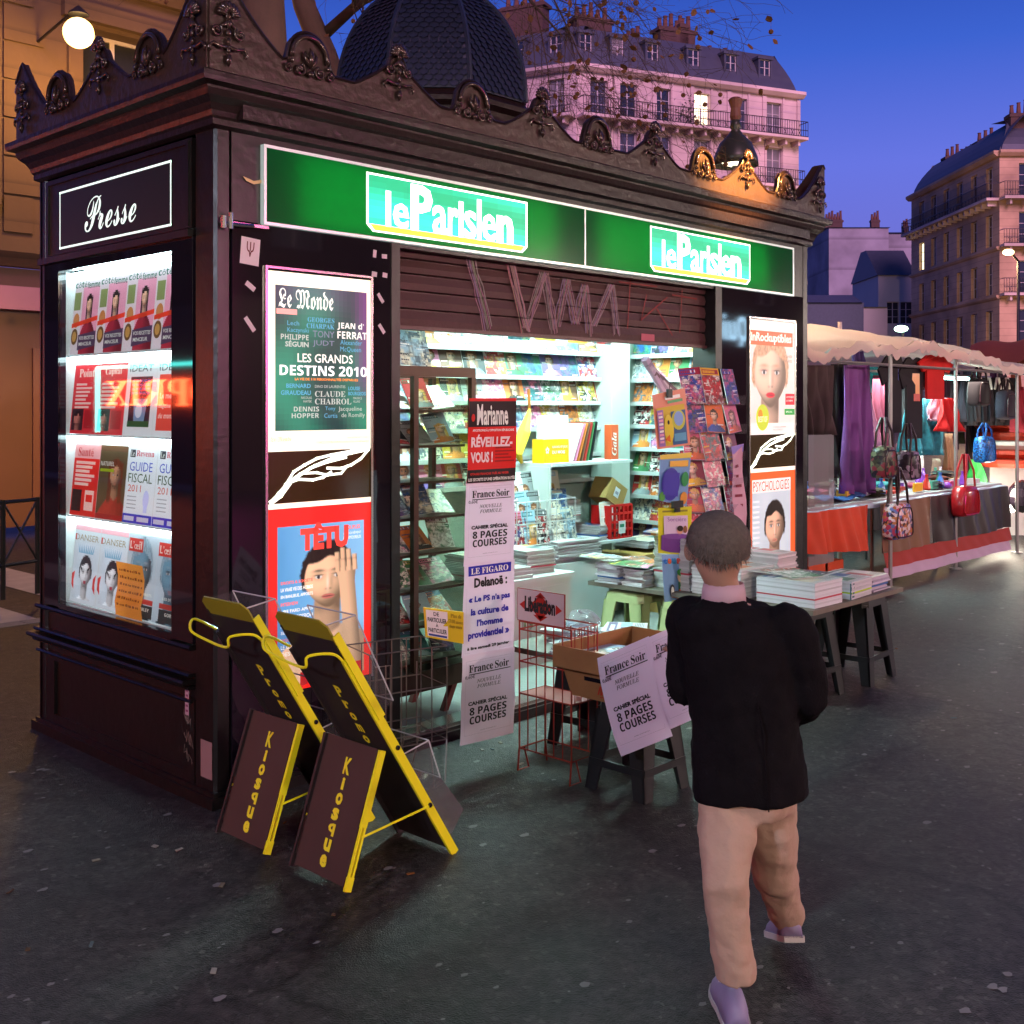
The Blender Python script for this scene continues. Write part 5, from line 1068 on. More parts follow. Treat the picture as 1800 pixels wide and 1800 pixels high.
# clutter on the small board
PLST = GL('crinkled plastic', (.85,.9,.95), .12, 1.5, .25)
for k, (x, y) in enumerate(((1.6,-.55),(1.78,-.35),(1.9,-.58))):
    stack('paper_bundle', x, y, .456, .24, .2, .04+.015*k, 4, 90+k, f'wrapped paper bundle on the small dark board, {("left","rear","right")[k]} one', 'papers', .3*k, (.7,.68,.7), None, 'bundles on the small board', .02)
rs = random.Random(8)
for k in range(3):
    c = (1.52+.14*k,-.62+.12*k,.50+.02*k); ph = [rs.uniform(0,6) for _ in range(4)]
    b = MB(); b.grid(lambda s, t: (c[0]+.10*(1+.25*math.sin(6.28*s*3+ph[0]))*math.sin(math.pi*t)*math.cos(6.283*s), c[1]+.08*(1+.25*math.sin(6.28*s*4+ph[1]))*math.sin(math.pi*t)*math.sin(6.283*s), c[2]+.05*math.cos(math.pi*t)+.012*math.sin(12*s+9*t+ph[2])), 18, 9)
    b.build('plastic_bag', PLST, label=f'crumpled clear plastic bag on the small dark board, {("left","middle","right")[k]} one', cat='plastic bag', group='plastic bags on the small board', smooth=False)
# open carton
t = E('open_carton', 'open brown carton lettered MLP on the nearest black stool', 'carton', (1.38,-1.08,.385))
X0, X1, Y0, Y1, Z0, Z1 = 1.15, 1.62, -1.36, -.83, .385, .50
b = MB(); b.hexa((X0+.02,Y0,Z0),(X1,Y0,Z0),(X1,Y1-.03,Z0),(X0+.02,Y1-.03,Z0),(0,0,.004)); b.build('bottom', KRAFT, t)
for nm, q in (('side',((X0+.02,Y1-.03,Z0),(X0+.02,Y0,Z0),(X0,Y0,Z1),(X0,Y1,Z1))),('side',((X1,Y1-.03,Z0),(X1,Y0,Z0),(X1+.01,Y0,Z1),(X1+.01,Y1,Z1))),('end',((X0+.02,Y1-.03,Z0),(X1,Y1-.03,Z0),(X1+.01,Y1,Z1),(X0,Y1,Z1))),('end',((X0+.02,Y0,Z0),(X1,Y0,Z0),(X1+.01,Y0-.01,Z1),(X0,Y0-.01,Z1)))):
    b = MB(); b.hexa(*q, (.004,.004,0)); b.build(nm, KRAFT, t)
lid = E('brown_tray', 'shallow brown tray of magazines sitting on the open carton', 'tray', (1.38,-1.08,.5))
A_ = (1.12,-.80); b = MB(); x0, x1, y0, y1, z0, z1 = 1.12, 1.66, -1.38, -.80, .501, .595
b.box(x0,x1,y0,y1,z0,z0+.004); b.build('bottom', KRAFT, lid)
for q in (((x0,y0,z0),(x0,y1,z0),(x0,y1,z1),(x0,y0,z1)),((x1,y0,z0),(x1,y1,z0),(x1,y1,z1),(x1,y0,z1)),((x0,y1,z0),(x1,y1,z0),(x1,y1,z1),(x0,y1,z1)),((x0,y0,z0),(x1,y0,z0),(x1,y0,z1),(x0,y0,z1))):
    b = MB(); b.hexa(*q, (.005,.005,0)); b.build('wall', KRAFT, lid)
P = PR(plane((x0-.002+.018,-.99,.40), (0,-1,0), (0,0,1)), .14,.06); P.S = lambda u, v, n: Vector((1.1655-.17*v-.002-n, -.98-u, .40+v)); P.text('MLP',.2,.2,.8,.65,H('b83018'),'Y',.01,1,sh=.1); P.line([(.3,.06),(.6,.1)],.004,H('b83018'),1)
P.build('lettering', PAPER, t)
b = MB(); b.hexa((1.148,-.95,.465),(1.148,-1.06,.465),(1.146,-1.06,.482),(1.146,-.95,.482),(-.002,0,0)); b.build('hand_hole', BLACKGL, t)
mag(12, (1.40,-1.0,.535), .3, math.pi/2-.03, 'MAG lying on top inside the brown tray', 'magazines in the brown tray', 1.5, 1.1)
mag(25, (1.36,-1.15,.530), -.5, math.pi/2-.03, 'MAG lying underneath inside the brown tray', 'magazines in the brown tray', 1.5, 1.1)
# two bills taped to the carton
def bill(q, lab):
    a, b_, c, d = q; P = PR(quadsurf(a, b_, c, d, .02, .002), 1, 1, .0014, True); fsoir(P); P.build('newspaper_bill', PAPER, label=lab, cat='poster', group='bills taped to the tray')
bill((hx(1050,1157,1.10), hx(1141,1118,1.10), hx(1092,1330,1.085), hx(1182,1294,1.085)), 'white newspaper bill hanging from the left corner of the brown tray')
bill((hx(1141,1120,1.103), hx(1226,1082,1.103), hx(1178,1282,1.092), hx(1262,1246,1.092)), 'white newspaper bill beside the person, right of the other one')
# ================================================================ things hanging at the right of the opening
def card(q, lab, cat, fn, grp='packs hanging at the right of the opening'):
    a, b_, c, d = [hy(px, py, Y) for px, py, Y in q]
    P = PR(quadsurf(a, b_, c, d, .006), 1, 1, .002); fn(P); return P.build('hanging_pack', GLOSS, label=lab, cat=cat, group=grp)
def f1(P):
    P.rect(0,0,1,1,H('e8967a'),0); P.rect(.06,.04,.90,.74,H('d8c238'),1); P.rect(.06,.04,.24,.70,H('9a78c0'),2); P.ell(.36,.34,.14,.26,H('e8d840'),3); P.ell(.35,.46,.03,.04,INK,4); P.pg([(.22,.16),(.38,.10),(.36,.24)],H('e07828'),4)
    P.rect(.46,.04,.90,.64,H('3a6a9a'),2); P.ell(.66,.48,.20,.18,H('c8d048'),3); P.ell(.66,.50,.14,.13,H('88b0e8'),4); P.rect(.5,.1,.86,.24,H('6ab0d0'),3)
    for k in range(9): P.rect(.08,.10+k*.065,.20,.14+k*.065,(C1 if k%2 else H('f0a8c0')),3)
    P.rect(.34,.86,.80,.92,C1,2); P.rect(.4,.79,.86,.84,H('4aa058'),2)
card(((1146,694,-.1),(1204,682,-.1),(1155,790,-.1),(1214,782,-.1)), 'orange toy pack with a yellow duck and a blue ring', 'toy pack', f1)
def f2(P):
    P.rect(0,0,1,1,H('7aa8d8'),0); P.rect(0,.9,1,1,H('e0c838'),1); P.rect(.3,.74,.9,.86,H('e8b838'),2); P.ell(.35,.38,.30,.34,H('4440a8'),2); P.rect(.12,.15,.62,.62,H('4a44b0'),3); P.ell(.82,.5,.12,.14,H('3a9a58'),2); P.ell(.84,.14,.12,.12,H('e0a048'),2); P.ell(.1,.1,.1,.1,H('58a848'),2)
card(((1160,800,-.1),(1215,795,-.1),(1157,880,-.1),(1207,890,-.1)), 'blue toy pack holding a crumpled violet cloth', 'toy pack', f2)
def f3(P):
    P.rect(0,0,1,1,H('d8dc2c'),0); P.rect(.14,.42,.86,.82,H('d8c8e0'),1); P.text('Sorcière',.24,.70,.56,.09,H('9a70b0'),'',0,2); P.ell(.6,.50,.08,.09,H('e0b090'),3); P.ell(.6,.55,.09,.06,H('2a1a14'),4); P.ell(.76,.53,.06,.08,H('8a5a38'),3)
    P.rect(.06,.08,.94,.40,H('6a3888'),2); P.ell(.5,.1,.44,.07,H('6a3888'),2); P.ell(.5,.38,.45,.06,H('7a4898'),3); P.rect(.10,.9,.85,.94,H('8a8a20'),2)
card(((1157,893,-.1),(1216,890,-.1),(1157,972,-.1),(1214,976,-.1)), 'yellow pack with a purple plush pouch', 'toy pack', f3)
def f4(P):
    P.rect(0,0,1,1,H('8ab4e4'),0)
    for ch, u, c in zip('toupie', (.02,.18,.34,.52,.70,.80), ('2a78d0','e86a38','3a9ad0','e05040','3a8a4a','e88838')): P.text(ch, u, .80, .13, .12, H(c), '', .06, 2)
    P.ell(.30,.24,.10,.13,(.03,.03,.04),2); P.ell(.30,.22,.06,.10,C1,3); P.ell(.66,.52,.16,.12,H('f0c8a0'),2); P.ell(.66,.62,.17,.08,H('3a9a48'),3); P.rect(.55,.22,.80,.42,H('3a7a40'),2); P.rect(.58,.16,.78,.26,H('e0503a'),3); P.pg([(.25,.1),(.55,.05),(.58,.09),(.28,.14)],H('e09050'),3)
card(((1163,975,-.1),(1211,974,-.1),(1168,1058,-.1),(1209,1056,-.1)), 'pale blue children’s magazine with coloured title letters, lowest in the row', 'magazine', f4)
b = MB(); p = hy(1178,690,-.115); b.box(p.x-.03,p.x+.01,-.125,-.11,p.z-.03,p.z+.02); b.tube([(p.x-.01,-.118,p.z+.02),(p.x-.01,-.118,p.z+.05),(p.x,-.118,p.z+.05)],.003,4); b.build('bulldog_clip', STB, label='black bulldog clip on the orange toy pack', cat='clip')
b = MB(); p = hy(1190,888,-.118); b.box(p.x-.05,p.x+.05,-.128,-.113,p.z-.015,p.z+.025); b.box(p.x-.02,p.x+.02,-.128,-.113,p.z-.04,p.z-.016); b.build('bulldog_clip', STB, label='black bulldog clip on the yellow pouch pack', cat='clip')
rk = E('spinner_rack', 'clear tiered counter rack crowded with red and orange puzzle magazines', 'magazine rack', (3.42,-.02,.52))
b = MB(); pts = [hy(1256, y, -.02) for y in (672,730,783,838,890,945)]
c0 = hy(1256,800,.0); b.tube([(c0.x,.02,.52),(c0.x,.02,1.72)], .012, 6); b.lathe([(.16,0),(.16,.015),(.02,.02)], (c0.x,.02,.52), 14); b.build('pole', CHROME, rk)
for ri, yy in enumerate((672,722,770,816,862,908)):
    for k in range(3):
        p = hy(1222+k*33+(ri%2)*3, yy+40, -.06-.03*(k == 1))
        b = MB(); b.hexa(p+Vector((-.09,-.03,0)), p+Vector((.09,-.03,0)), p+Vector((.09,.05,0)), p+Vector((-.09,.05,0)), (0,0,.004)); b.poly([p+Vector((-.09,-.032,0)), p+Vector((.09,-.032,0)), p+Vector((.09,-.04,.06)), p+Vector((-.09,-.04,.06))]); b.build('pocket', CLR, rk)
RDC = []
for i in range(9):
    sv = PAL; PAL = [('red','c82430'),('orange','e0682a'),('crimson','a01838'),('pink','d86a88'),('yellow','e8b828'),('maroon','701828'),('blue','2a50a8')]; RDC.append(cover(100+i)); PAL = sv
nC = len(COV); COV += RDC
for ri, yy in enumerate((672,722,770,816,862,908)):
    for k in range(3):
        p = hy(1222+k*33+(ri%2)*3, yy+40, -.06-.03*(k == 1))
        mag(nC+(ri*4+k*2)%9, (p.x,p.y-.01,p.z+.006), -.25+.2*k, .22, f'MAG, {("left","middle","right")[k]} pocket, {ORD[ri]} tier down, counter rack', 'puzzle magazines in the counter rack', .86, .82, RV.uniform(-.12,.12))
P = PR(quadsurf(hy(1284,785,-.1), hy(1306,780,-.1), hy(1296,975,-.1), hy(1313,975,-.1), .0, .012), 1, 1, .001); P.rect(0,0,1,1,H('d8a8bc'),0,1,8); P.rect(0,.93,1,1,H('9a88d8'),1)
rs = random.Random(2)
for k in range(9): P.rect(.2,.08+k*.09,.2+.6*rs.random(),.105+k*.09,H('8a3a4a'),1)
P.build('paper_strip', PAPER, label='long pink printed paper strip hanging beside the right posters', cat='paper strip')
for k in range(4):
    p = hy(1168+k*8,690,-.02); b = MB(); b.T = Matrix.Translation((p.x+.0,p.y,p.z-.01)) @ Matrix.Rotation(-.75-.12*k, 4, 'Y'); b.tube([(0,0,0),(0,0,.14),(0,0,.28)], [.018,.022,.026], 8, H(('d8c8e0','b8a8c0','e0dce8','887880')[k]))
    b.build('rolled_paper', PAPER, label=f'rolled paper poking out left of the counter rack, {ORD[k]} roll', cat='paper roll', group='rolled papers by the counter rack')
# toys left of the opening
p = hy(715,625,1.0); t = E('plush_toy', 'white plush toy with a green topknot high at the left of the opening', 'toy', p); WM[t.name] = Matrix.Translation(p)
b = MB(); b.ball((0,0,.02), .10, 14, 9, sc3=(1,.8,.9)); b.ball((0,-.03,-.08), .08, 12, 8); b.build('body', M('white plush', (.75,.77,.75), .9), t, local=True, smooth=True)
b = MB()
for k in range(6): a = k*1.05; b.tube([(0,0,.09),(.03*math.cos(a),.03*math.sin(a),.12),(.06*math.cos(a),.05*math.sin(a),.115)], [.012,.014,.004], 5)
b.build('topknot', M('green plush', (.03,.12,.05), .9), t, local=True)
b = MB(); b.ball((-.03,-.085,-.01), .01, 6, 4); b.ball((.03,-.085,-.01), .01, 6, 4); b.build('eye', BLACKGL, t, local=True)
# ================================================================ the person
def skinned(vs, es, rad, name, mat, parent, sub=2, root=0):
    me = bpy.data.meshes.new(name); me.from_pydata([tuple(v) for v in vs], es, []); o = bpy.data.objects.new(name, me); sc.collection.objects.link(o)
    s = o.modifiers.new('s', 'SKIN'); s.use_smooth_shade = True
    for i, d in enumerate(me.skin_vertices[0].data): r = rad[i]; d.radius = r if isinstance(r, tuple) else (r, r); d.use_root = (i == root)
    m = o.modifiers.new('d', 'SUBSURF'); m.levels = sub; m.render_levels = sub
    dg = bpy.context.evaluated_depsgraph_get(); me2 = bpy.data.meshes.new_from_object(o.evaluated_get(dg)); me2.name = name
    bpy.data.objects.remove(o); o = bpy.data.objects.new(name, me2); sc.collection.objects.link(o); me2.polygons.foreach_set('use_smooth', [True]*len(me2.polygons))
    me2.materials.clear(); me2.materials.append(mat); o.parent = parent; return o
def pp(px, py, d): return hd(px, py, d)
per = E('person', 'person in a dark jacket and tan trousers walking away past the newspaper plank', 'person', hz(1310,1740)); PL = WM[per.name]
def par(o): o.matrix_parent_inverse = PL.inverted(); WM[o.name] = Matrix(); return o
SK = M('skin', H('a57f6c'), .5, var=.08); JK = M('dark wool jacket', (.006,.005,.007), .9, var=.3, vs=20, bump=.15, bs=160, spec=.08); TR = M('tan trousers', H('b09484'), .8, var=.15, vs=10, bump=.25, bs=30)
hip, chest, neck = pp(1318,1370,3.0), pp(1298,1130,3.0), pp(1272,1035,3.0)
hdc = pp(1262,962,3.0)
kl, kr = pp(1275,1545,2.9), pp(1362,1540,3.12); al, ar = pp(1292,1722,2.92), pp(1386,1612,3.22)
shl, shr = pp(1212,1085,3.04), pp(1386,1098,2.97); ell_, elr = pp(1204,1212,3.08), pp(1426,1232,3.0); wl_, wr_ = pp(1204,1150,3.28), pp(1384,1262,3.22)
hl, hr = hip.lerp(pp(1278,1395,3.0), .9), pp(1352,1395,3.02)
V_ = [hip, hip.lerp(chest,.5), chest, neck, hdc+Vector((0,0,-.03)), hdc+Vector((0,0,.04)), shl, ell_, wl_, shr, elr, wr_, hl, kl, al, hr, kr, ar]
E_ = [(0,1),(1,2),(2,3),(3,4),(4,5),(2,6),(6,7),(7,8),(2,9),(9,10),(10,11),(0,12),(12,13),(13,14),(0,15),(15,16),(16,17)]
R_ = [.085,.08,.09,.042,.068,.062,.045,.034,.024,.045,.034,.024,.062,.045,.03,.062,.045,.03]
def loft(b, secs, n=18):
    """closed skin through oval sections (centre, across vector, front vector)"""
    prev = None
    for c, a, f_ in secs:
        ids = [b.v(Vector(c)+Vector(a)*math.cos(6.2832*k/n)+Vector(f_)*math.sin(6.2832*k/n)) for k in range(n)]
        if prev:
            for k in range(n): b.f((prev[k], prev[(k+1)%n], ids[(k+1)%n], ids[k]))
        else: b.f(ids[::-1])
        prev = ids
    b.f(prev)
def melt(b, name, mat, parent, vox=.009, sm=6, noise=0):
    o = b.build(name, mat); m = o.modifiers.new('r', 'REMESH'); m.mode = 'VOXEL'; m.voxel_size = vox
    s_ = o.modifiers.new('s', 'SMOOTH'); s_.factor = .6; s_.iterations = sm
    if noise:
        tx = bpy.data.textures.new('folds', 'CLOUDS'); tx.noise_scale = .09; tx.noise_depth = 2
        d_ = o.modifiers.new('f', 'DISPLACE'); d_.texture = tx; d_.strength = noise; d_.mid_level = .5; d_.texture_coords = 'LOCAL'
    dg = bpy.context.evaluated_depsgraph_get(); me2 = bpy.data.meshes.new_from_object(o.evaluated_get(dg)); me2.name = name
    bpy.data.objects.remove(o); o = bpy.data.objects.new(name, me2); sc.collection.objects.link(o); me2.polygons.foreach_set('use_smooth', [True]*len(me2.polygons))
    me2.materials.clear(); me2.materials.append(mat); o.parent = parent; return par(o)
f = Vector((fw[0], fw[1], 0)); rr_ = Vector((rt[0], rt[1], 0)); Z_ = Vector((0,0,1))
tn = (rr_*.97+f*.2).normalized(); tf = Vector((-tn.y, tn.x, 0))                 # the trunk is turned a little to the left
wst = hip.lerp(chest, .45)
def limbs(b, k, e=0):
    b.tube([shl-Z_*.01, shl.lerp(ell_,.5), ell_, ell_.lerp(wl_,.5), wl_.lerp(ell_,e)], [.050*k,.046*k,.039*k,.034*k,.027*k], 12)
    b.tube([shr-Z_*.01, shr.lerp(elr,.5), elr, elr.lerp(wr_,.5), wr_.lerp(elr,e)], [.050*k,.046*k,.039*k,.034*k,.027*k], 12)
b = MB()
loft(b, [(hip-Z_*.05, tn*.08, tf*.065), (hip, tn*.10, tf*.075), (wst, tn*.10, tf*.08), (chest, tn*.13, tf*.09), (chest.lerp(neck,.62), tn*.12, tf*.07), (neck-Z_*.03, tn*.055, tf*.055), (neck, tn*.045, tf*.047), (hdc-Z_*.075-f*.01, tn*.047, tf*.052), (hdc-Z_*.05, tn*.058, tf*.072), (hdc, tn*.072, tf*.088), (hdc+Z_*.045, tn*.07, tf*.085), (hdc+Z_*.08, tn*.045, tf*.055), (hdc+Z_*.095, tn*.012, tf*.02)])
limbs(b, .85)
for a_, k_, e_ in ((hl,kl,al),(hr,kr,ar)): b.tube([a_, a_.lerp(k_,.5), k_, k_.lerp(e_,.35), e_], [.055,.052,.042,.040,.030], 12)
melt(b, 'body', SK, per, .008, 4)
b = MB(); hem = hip-Z_*.045
loft(b, [(hem, tn*.158, tf*.118), (hip, tn*.158, tf*.12), (wst, tn*.146, tf*.112), (chest, tn*.158, tf*.118), (chest.lerp(neck,.45), tn*.152, tf*.105), (chest.lerp(neck,.72), tn*.105, tf*.082), (neck-Z_*.035, tn*.066, tf*.064), (neck-Z_*.018, tn*.060, tf*.060)])
for p_ in (shl, shr): b.ball(p_-Z_*.004, .064, 12, 8)
limbs(b, 1.30, .1); melt(b, 'jacket', JK, per, .008, 4, .024)
b = MB(); b.tube([neck-Z_*.06-tf*.105, wst-tf*.117, hem-tf*.119], .002, 4); par(b.build('back_seam', JK, per))
b = MB(); loft(b, [(hip+Z_*.02, tn*.125, tf*.095), (hip-Z_*.04, tn*.13, tf*.10), (hip-Z_*.09, tn*.115, tf*.09)])
for a_, k_, e_, r_ in ((hl,kl,al,1),(hr,kr,ar,.95)): b.tube([a_+Z_*.03, a_.lerp(k_,.35), a_.lerp(k_,.75), k_, k_.lerp(e_,.35), k_.lerp(e_,.75), e_.lerp(k_,.03)], [.078*r_,.078*r_,.068*r_,.062*r_,.058*r_,.053*r_,.056*r_], 14)
melt(b, 'trousers', TR, per, .008, 4, .026)
SHO = M('pale violet shoe', H('8a80a8'), .5, var=.2)
SOLE = M('pale shoe sole', (.5,.48,.5), .5, var=.1); LACE = M('shoe lace', (.7,.68,.7), .7, var=0)
def shoe(an, pitch):
    F0 = Vector((fw[0], fw[1], 0)).normalized(); S0 = Vector((rt[0], rt[1], 0)); d = (F0*math.cos(pitch)-Z_*math.sin(pitch)); u = (Z_*math.cos(pitch)+F0*math.sin(pitch)); B0 = an-u*.055-d*.055
    secs = [(0,.026,.045),(.03,.034,.078),(.07,.036,.085),(.11,.037,.068),(.15,.042,.050),(.19,.043,.040),(.225,.034,.032),(.245,.016,.022)]
    b = MB(); prev = None
    for x, w, h in secs:
        ids = [b.v(B0+d*x+S0*w*math.cos(6.2832*k/14)*(1 if math.sin(6.2832*k/14) < 0 else .92)+u*(.012+h*max(0, math.sin(6.2832*k/14))**.8)) for k in range(14)]
        if prev:
            for k in range(14): b.f((prev[k], prev[(k+1)%14], ids[(k+1)%14], ids[k]))
        else: b.f(ids[::-1])
        prev = ids
    b.f(prev); sh = par(b.build('shoe', SHO, per, smooth=True)); b = MB()
    L = [B0+d*x+S0*w*1.06 for x, w, h in secs]+[B0+d*x-S0*w*1.06 for x, w, h in secs[::-1]]; b.prism(L, u*.016); b.build('sole', SOLE, sh)
    b = MB()
    for k in range(4): q = B0+d*(.10+.022*k)+u*(.083-.010*k); b.tube([q-S0*.022, q+u*.004, q+S0*.022], .0025, 4)
    b.build('lace', LACE, sh)
shoe(Vector((al.x,al.y,.057)), 0.0); shoe(Vector((ar.x,ar.y,.135)), .36)
rr_ = Vector((rt[0], rt[1], 0)); f = Vector((fw[0], fw[1], 0))
def hand(wr, dr, side, nm):
    up = Vector((0,0,1)); d = dr.normalized(); s = d.cross(up).normalized()*side; palm = wr+d*.045
    vs = [wr, palm, palm+d*.025]; es = [(0,1),(1,2)]; rd = [.019,(.024,.014),(.026,.012)]
    o = par(skinned(vs, es, rd, 'hand_palm', SK, per, 1)); b = MB()
    for k in range(4):
        L = (.052,.060,.056,.044)[k]; st = palm+d*.035+s*(.027-.017*k); c1 = st+d*L*.45-up*.004; c2 = c1+d*L*.32-up*.014; c3 = c2+d*L*.18-up*.016
        b.tube([st-d*.012, st, c1, c2, c3], [.008,.008,.0075,.0068,.004], 7)
    st = palm-d*.01+s*.022; b.tube([st, st+s*.022+d*.014, st+s*.03+d*.036-up*.008], [.010,.009,.005], 7); b.build('fingers', SK, per, smooth=True)
hand(wl_, f*.8+Vector((0,0,.1)), -1, 'left'); hand(wr_, f*.6-rr_*.6, 1, 'right')
HAIR = M('short grey brown hair', (.10,.08,.068), .8, var=.5, vs=90, bump=.4, bs=200)
b = MB(); hc = hdc+Vector((0,0,.012))-f*.008
ph0 = lambda s: 6.283*s
def hp(s, t):
    th = math.pi*t*(.52+.16*math.cos(ph0(s))); ph = 6.283*s; r = .074*(1+.012*math.sin(ph*9)*math.sin(th*8)); d = -f*math.cos(ph)+rr_*math.sin(ph)
    low = 1+.10*(math.cos(ph) > 0); return hc+d*r*math.sin(th)*(1.12+.12*abs(math.cos(ph)))+Vector((0,0,r*1.18*math.cos(th)))
b.grid(hp, 28, 14); par(b.build('hair', HAIR, per, smooth=True))
b = MB(); rsx = random.Random(31)
for _ in range(1500):                                                          # short tufts break up the outline of the hair
    s_, t_ = rsx.random(), .15+.9*rsx.random()**.7; p_ = hp(s_, t_); n_ = (p_-hc).normalized(); dn = (Vector((0,0,-1))+n_*rsx.uniform(-.1,.28)+rr_*rsx.uniform(-.5,.5)).normalized(); sd = n_.cross(dn).normalized()*.0016
    L_ = rsx.uniform(.010,.020); b.poly([p_-sd, p_+sd, p_+dn*L_+n_*.003])
par(b.build('hair_tufts', HAIR, per, kind='stuff'))
for s in (-1, 1): b = MB(); b.ball(hdc+rr_*s*.074+Vector((0,0,-.012))+f*.012, .02, 8, 6, sc3=(.5,.9,1.3)); par(b.build('ear', SK, per, smooth=True))
b = MB(); b.ball(hdc+f*.08+Vector((0,0,-.015)), .016, 8, 6, sc3=(.8,1.2,1.3)); par(b.build('nose', SK, per, smooth=True))
b = MB()
for s in (-1, 1): b.ball(hdc+f*.068+rr_*s*.028+Vector((0,0,.008)), .009, 7, 5)
par(b.build('eye', BLACKGL, per, smooth=True)); b = MB(); b.ball(hdc+f*.07+Vector((0,0,-.045)), .016, 8, 5, sc3=(1.2,.6,.35)); par(b.build('mouth', M('lips', H('8a4038'), .5), per, smooth=True))
b = MB(); c = neck+Vector((0,0,-.005)); b.lathe([(.060,-.03),(.058,.0),(.053,.022),(.049,.02),(.05,-.02)], c, 16); par(b.build('collar', M('pale pink collar', H('b89aa8'), .8), per, smooth=True))
SOD = M('sodium globe', (1,.8,.4), .5, var=0, em=(1,.66,.22), es=3.4); SOD2 = M('sodium globe far', (1,.8,.4), .5, var=0, em=(1,.62,.25), es=9)
# ================================================================ buildings
def cam3(r, d, z=0): return Vector((CX+rt[0]*r+fw[0]*d, CY+rt[1]*r+fw[1]*d, z))
ST_P = M('pink lit limestone', H('c9b3ad'), .8, var=.12, vs=.8, bump=.15, bs=4, course=.42); ST_T = M('tan limestone', H('57432f'), .85, var=.25, vs=.9, bump=.3, bs=5, course=.5)
ST_G = M('grey render', H('8f8d94'), .85, var=.25, vs=.3, course=3); ST_W = M('pale render', H('b4b0ae'), .85, var=.1, vs=.5)
ZN = M('slate roof', (.055,.062,.085), .5, .1, var=.2, vs=2, bump=.2, bs=8); IRON = M('balcony iron', (.02,.018,.022), .5, .3, var=0)
PANE = M('dark window glass', (.02,.022,.03), .06, var=0, spec=.8); FRM = M('window paint', H('b8b0b0'), .5, var=0); CHM = M('chimney brick', (.075,.04,.032), .85, var=.3, vs=3, bump=.3, bs=10)
WARMW = M('lit window', (1,.9,.6), .5, var=0, em=(1,.86,.50), es=1.9); POT = M('chimney pot', (.12,.05,.035), .8, var=.2)
WCACHE = {}; RV2 = random.Random(77); PVC = {}
def pvar(mat):
    def f(d):
        if (d.name, mat.name) not in PVC: e = d.copy(); e.materials.clear(); e.materials.append(mat); PVC[(d.name, mat.name)] = e
        return PVC[(d.name, mat.name)]
    return f
PV = [lambda d: d, pvar(M('curtained pane', (.16,.15,.15), .3, var=.5, vs=2)), pvar(M('half curtained pane', (.06,.065,.09), .12, var=.7, vs=1.5)), lambda d: d]
def window(parent, O, U, N, w, h, lit=False, dark=False, back=.18):
    """casement: frame object with its pane beneath it, shared mesh data"""
    key = (round(w,2), round(h,2), lit)
    U = Vector(U).normalized(); rz = math.atan2(U.y, U.x); sgn = 1 if (Vector((U.y,-U.x,0))).dot(Vector(N)) > 0 else -1
    if key not in WCACHE:
        b = MB(); t = .05
        b.box(0,t,-.02,.04,0,h); b.box(w-t,w,-.02,.04,0,h); b.box(t,w-t,-.02,.04,0,t); b.box(t,w-t,-.02,.04,h-t,h); b.box(w/2-.03,w/2+.03,-.025,.04,t,h-t)
        for q in (.33,.66): b.box(t,w/2-.03,-.01,.03,h*q-.015,h*q+.015); b.box(w/2+.03,w-t,-.01,.03,h*q-.015,h*q+.015)
        fr = b.build('window', FRM); b = MB(); b.box(.03,w-.03,.012,.028,.03,h-.03); pn = b.build('pane', WARMW if lit else PANE)
        WCACHE[key] = (fr.data, pn.data); bpy.data.objects.remove(fr); bpy.data.objects.remove(pn)
    fd, pd = WCACHE[key]; P0 = Vector(O)-Vector(N)*back
    o = bpy.data.objects.new('window', fd); sc.collection.objects.link(o); o.parent = parent; o.matrix_parent_inverse = WM.get(parent.name, Matrix()).inverted()
    o.location = P0 if sgn > 0 else P0+U*w; o.rotation_euler = (0,0,rz if sgn > 0 else rz+math.pi)
    p = bpy.data.objects.new('pane', PV[RV2.randrange(len(PV))](pd) if not lit else pd); sc.collection.objects.link(p); p.parent = o; return o
def wall(parent, O, U, N, L, z0, z1, wins, mat, name='wall', rev=.2):
    """wall with real openings and reveals; wins = (u0, u1, za, zb)"""
    O, U, N = Vector(O), Vector(U).normalized(), Vector(N).normalized()
    us = sorted({0, L}|{w[0] for w in wins}|{w[1] for w in wins}); zs = sorted({z0, z1}|{w[2] for w in wins}|{w[3] for w in wins})
    Q = lambda u, z, n=0: O+U*u+Vector((0,0,z))-N*n
    b = MB()
    for i in range(len(us)-1):
        for j in range(len(zs)-1):
            um, zm = (us[i]+us[i+1])/2, (zs[j]+zs[j+1])/2
            if any(w[0] < um < w[1] and w[2] < zm < w[3] for w in wins): continue
            b.poly([Q(us[i],zs[j]), Q(us[i+1],zs[j]), Q(us[i+1],zs[j+1]), Q(us[i],zs[j+1])])
    for w in wins:
        a, c, d, e = w[:4]
        for p, q in (((a,d),(c,d)),((c,d),(c,e)),((c,e),(a,e)),((a,e),(a,d))): b.poly([Q(*p), Q(*q), Q(q[0],q[1],rev), Q(p[0],p[1],rev)])
    b.build(name, mat, parent)
    for w in wins: window(parent, Q(w[0], w[2]), U, N, w[1]-w[0], w[3]-w[2], len(w) > 4 and w[4], back=rev)
def ledge(parent, O, U, N, L, z, h, p, mat, name='cornice', over=0):
    O, U, N = Vector(O), Vector(U).normalized(), Vector(N).normalized(); a = O-U*over+Vector((0,0,z)); b = MB()
    b.prism([a+N*.002, a+N*p*.5, a+N*p+Vector((0,0,h*.5)), a+N*p+Vector((0,0,h)), a+N*.002+Vector((0,0,h))], U*(L+2*over)); b.build(name, mat, parent)
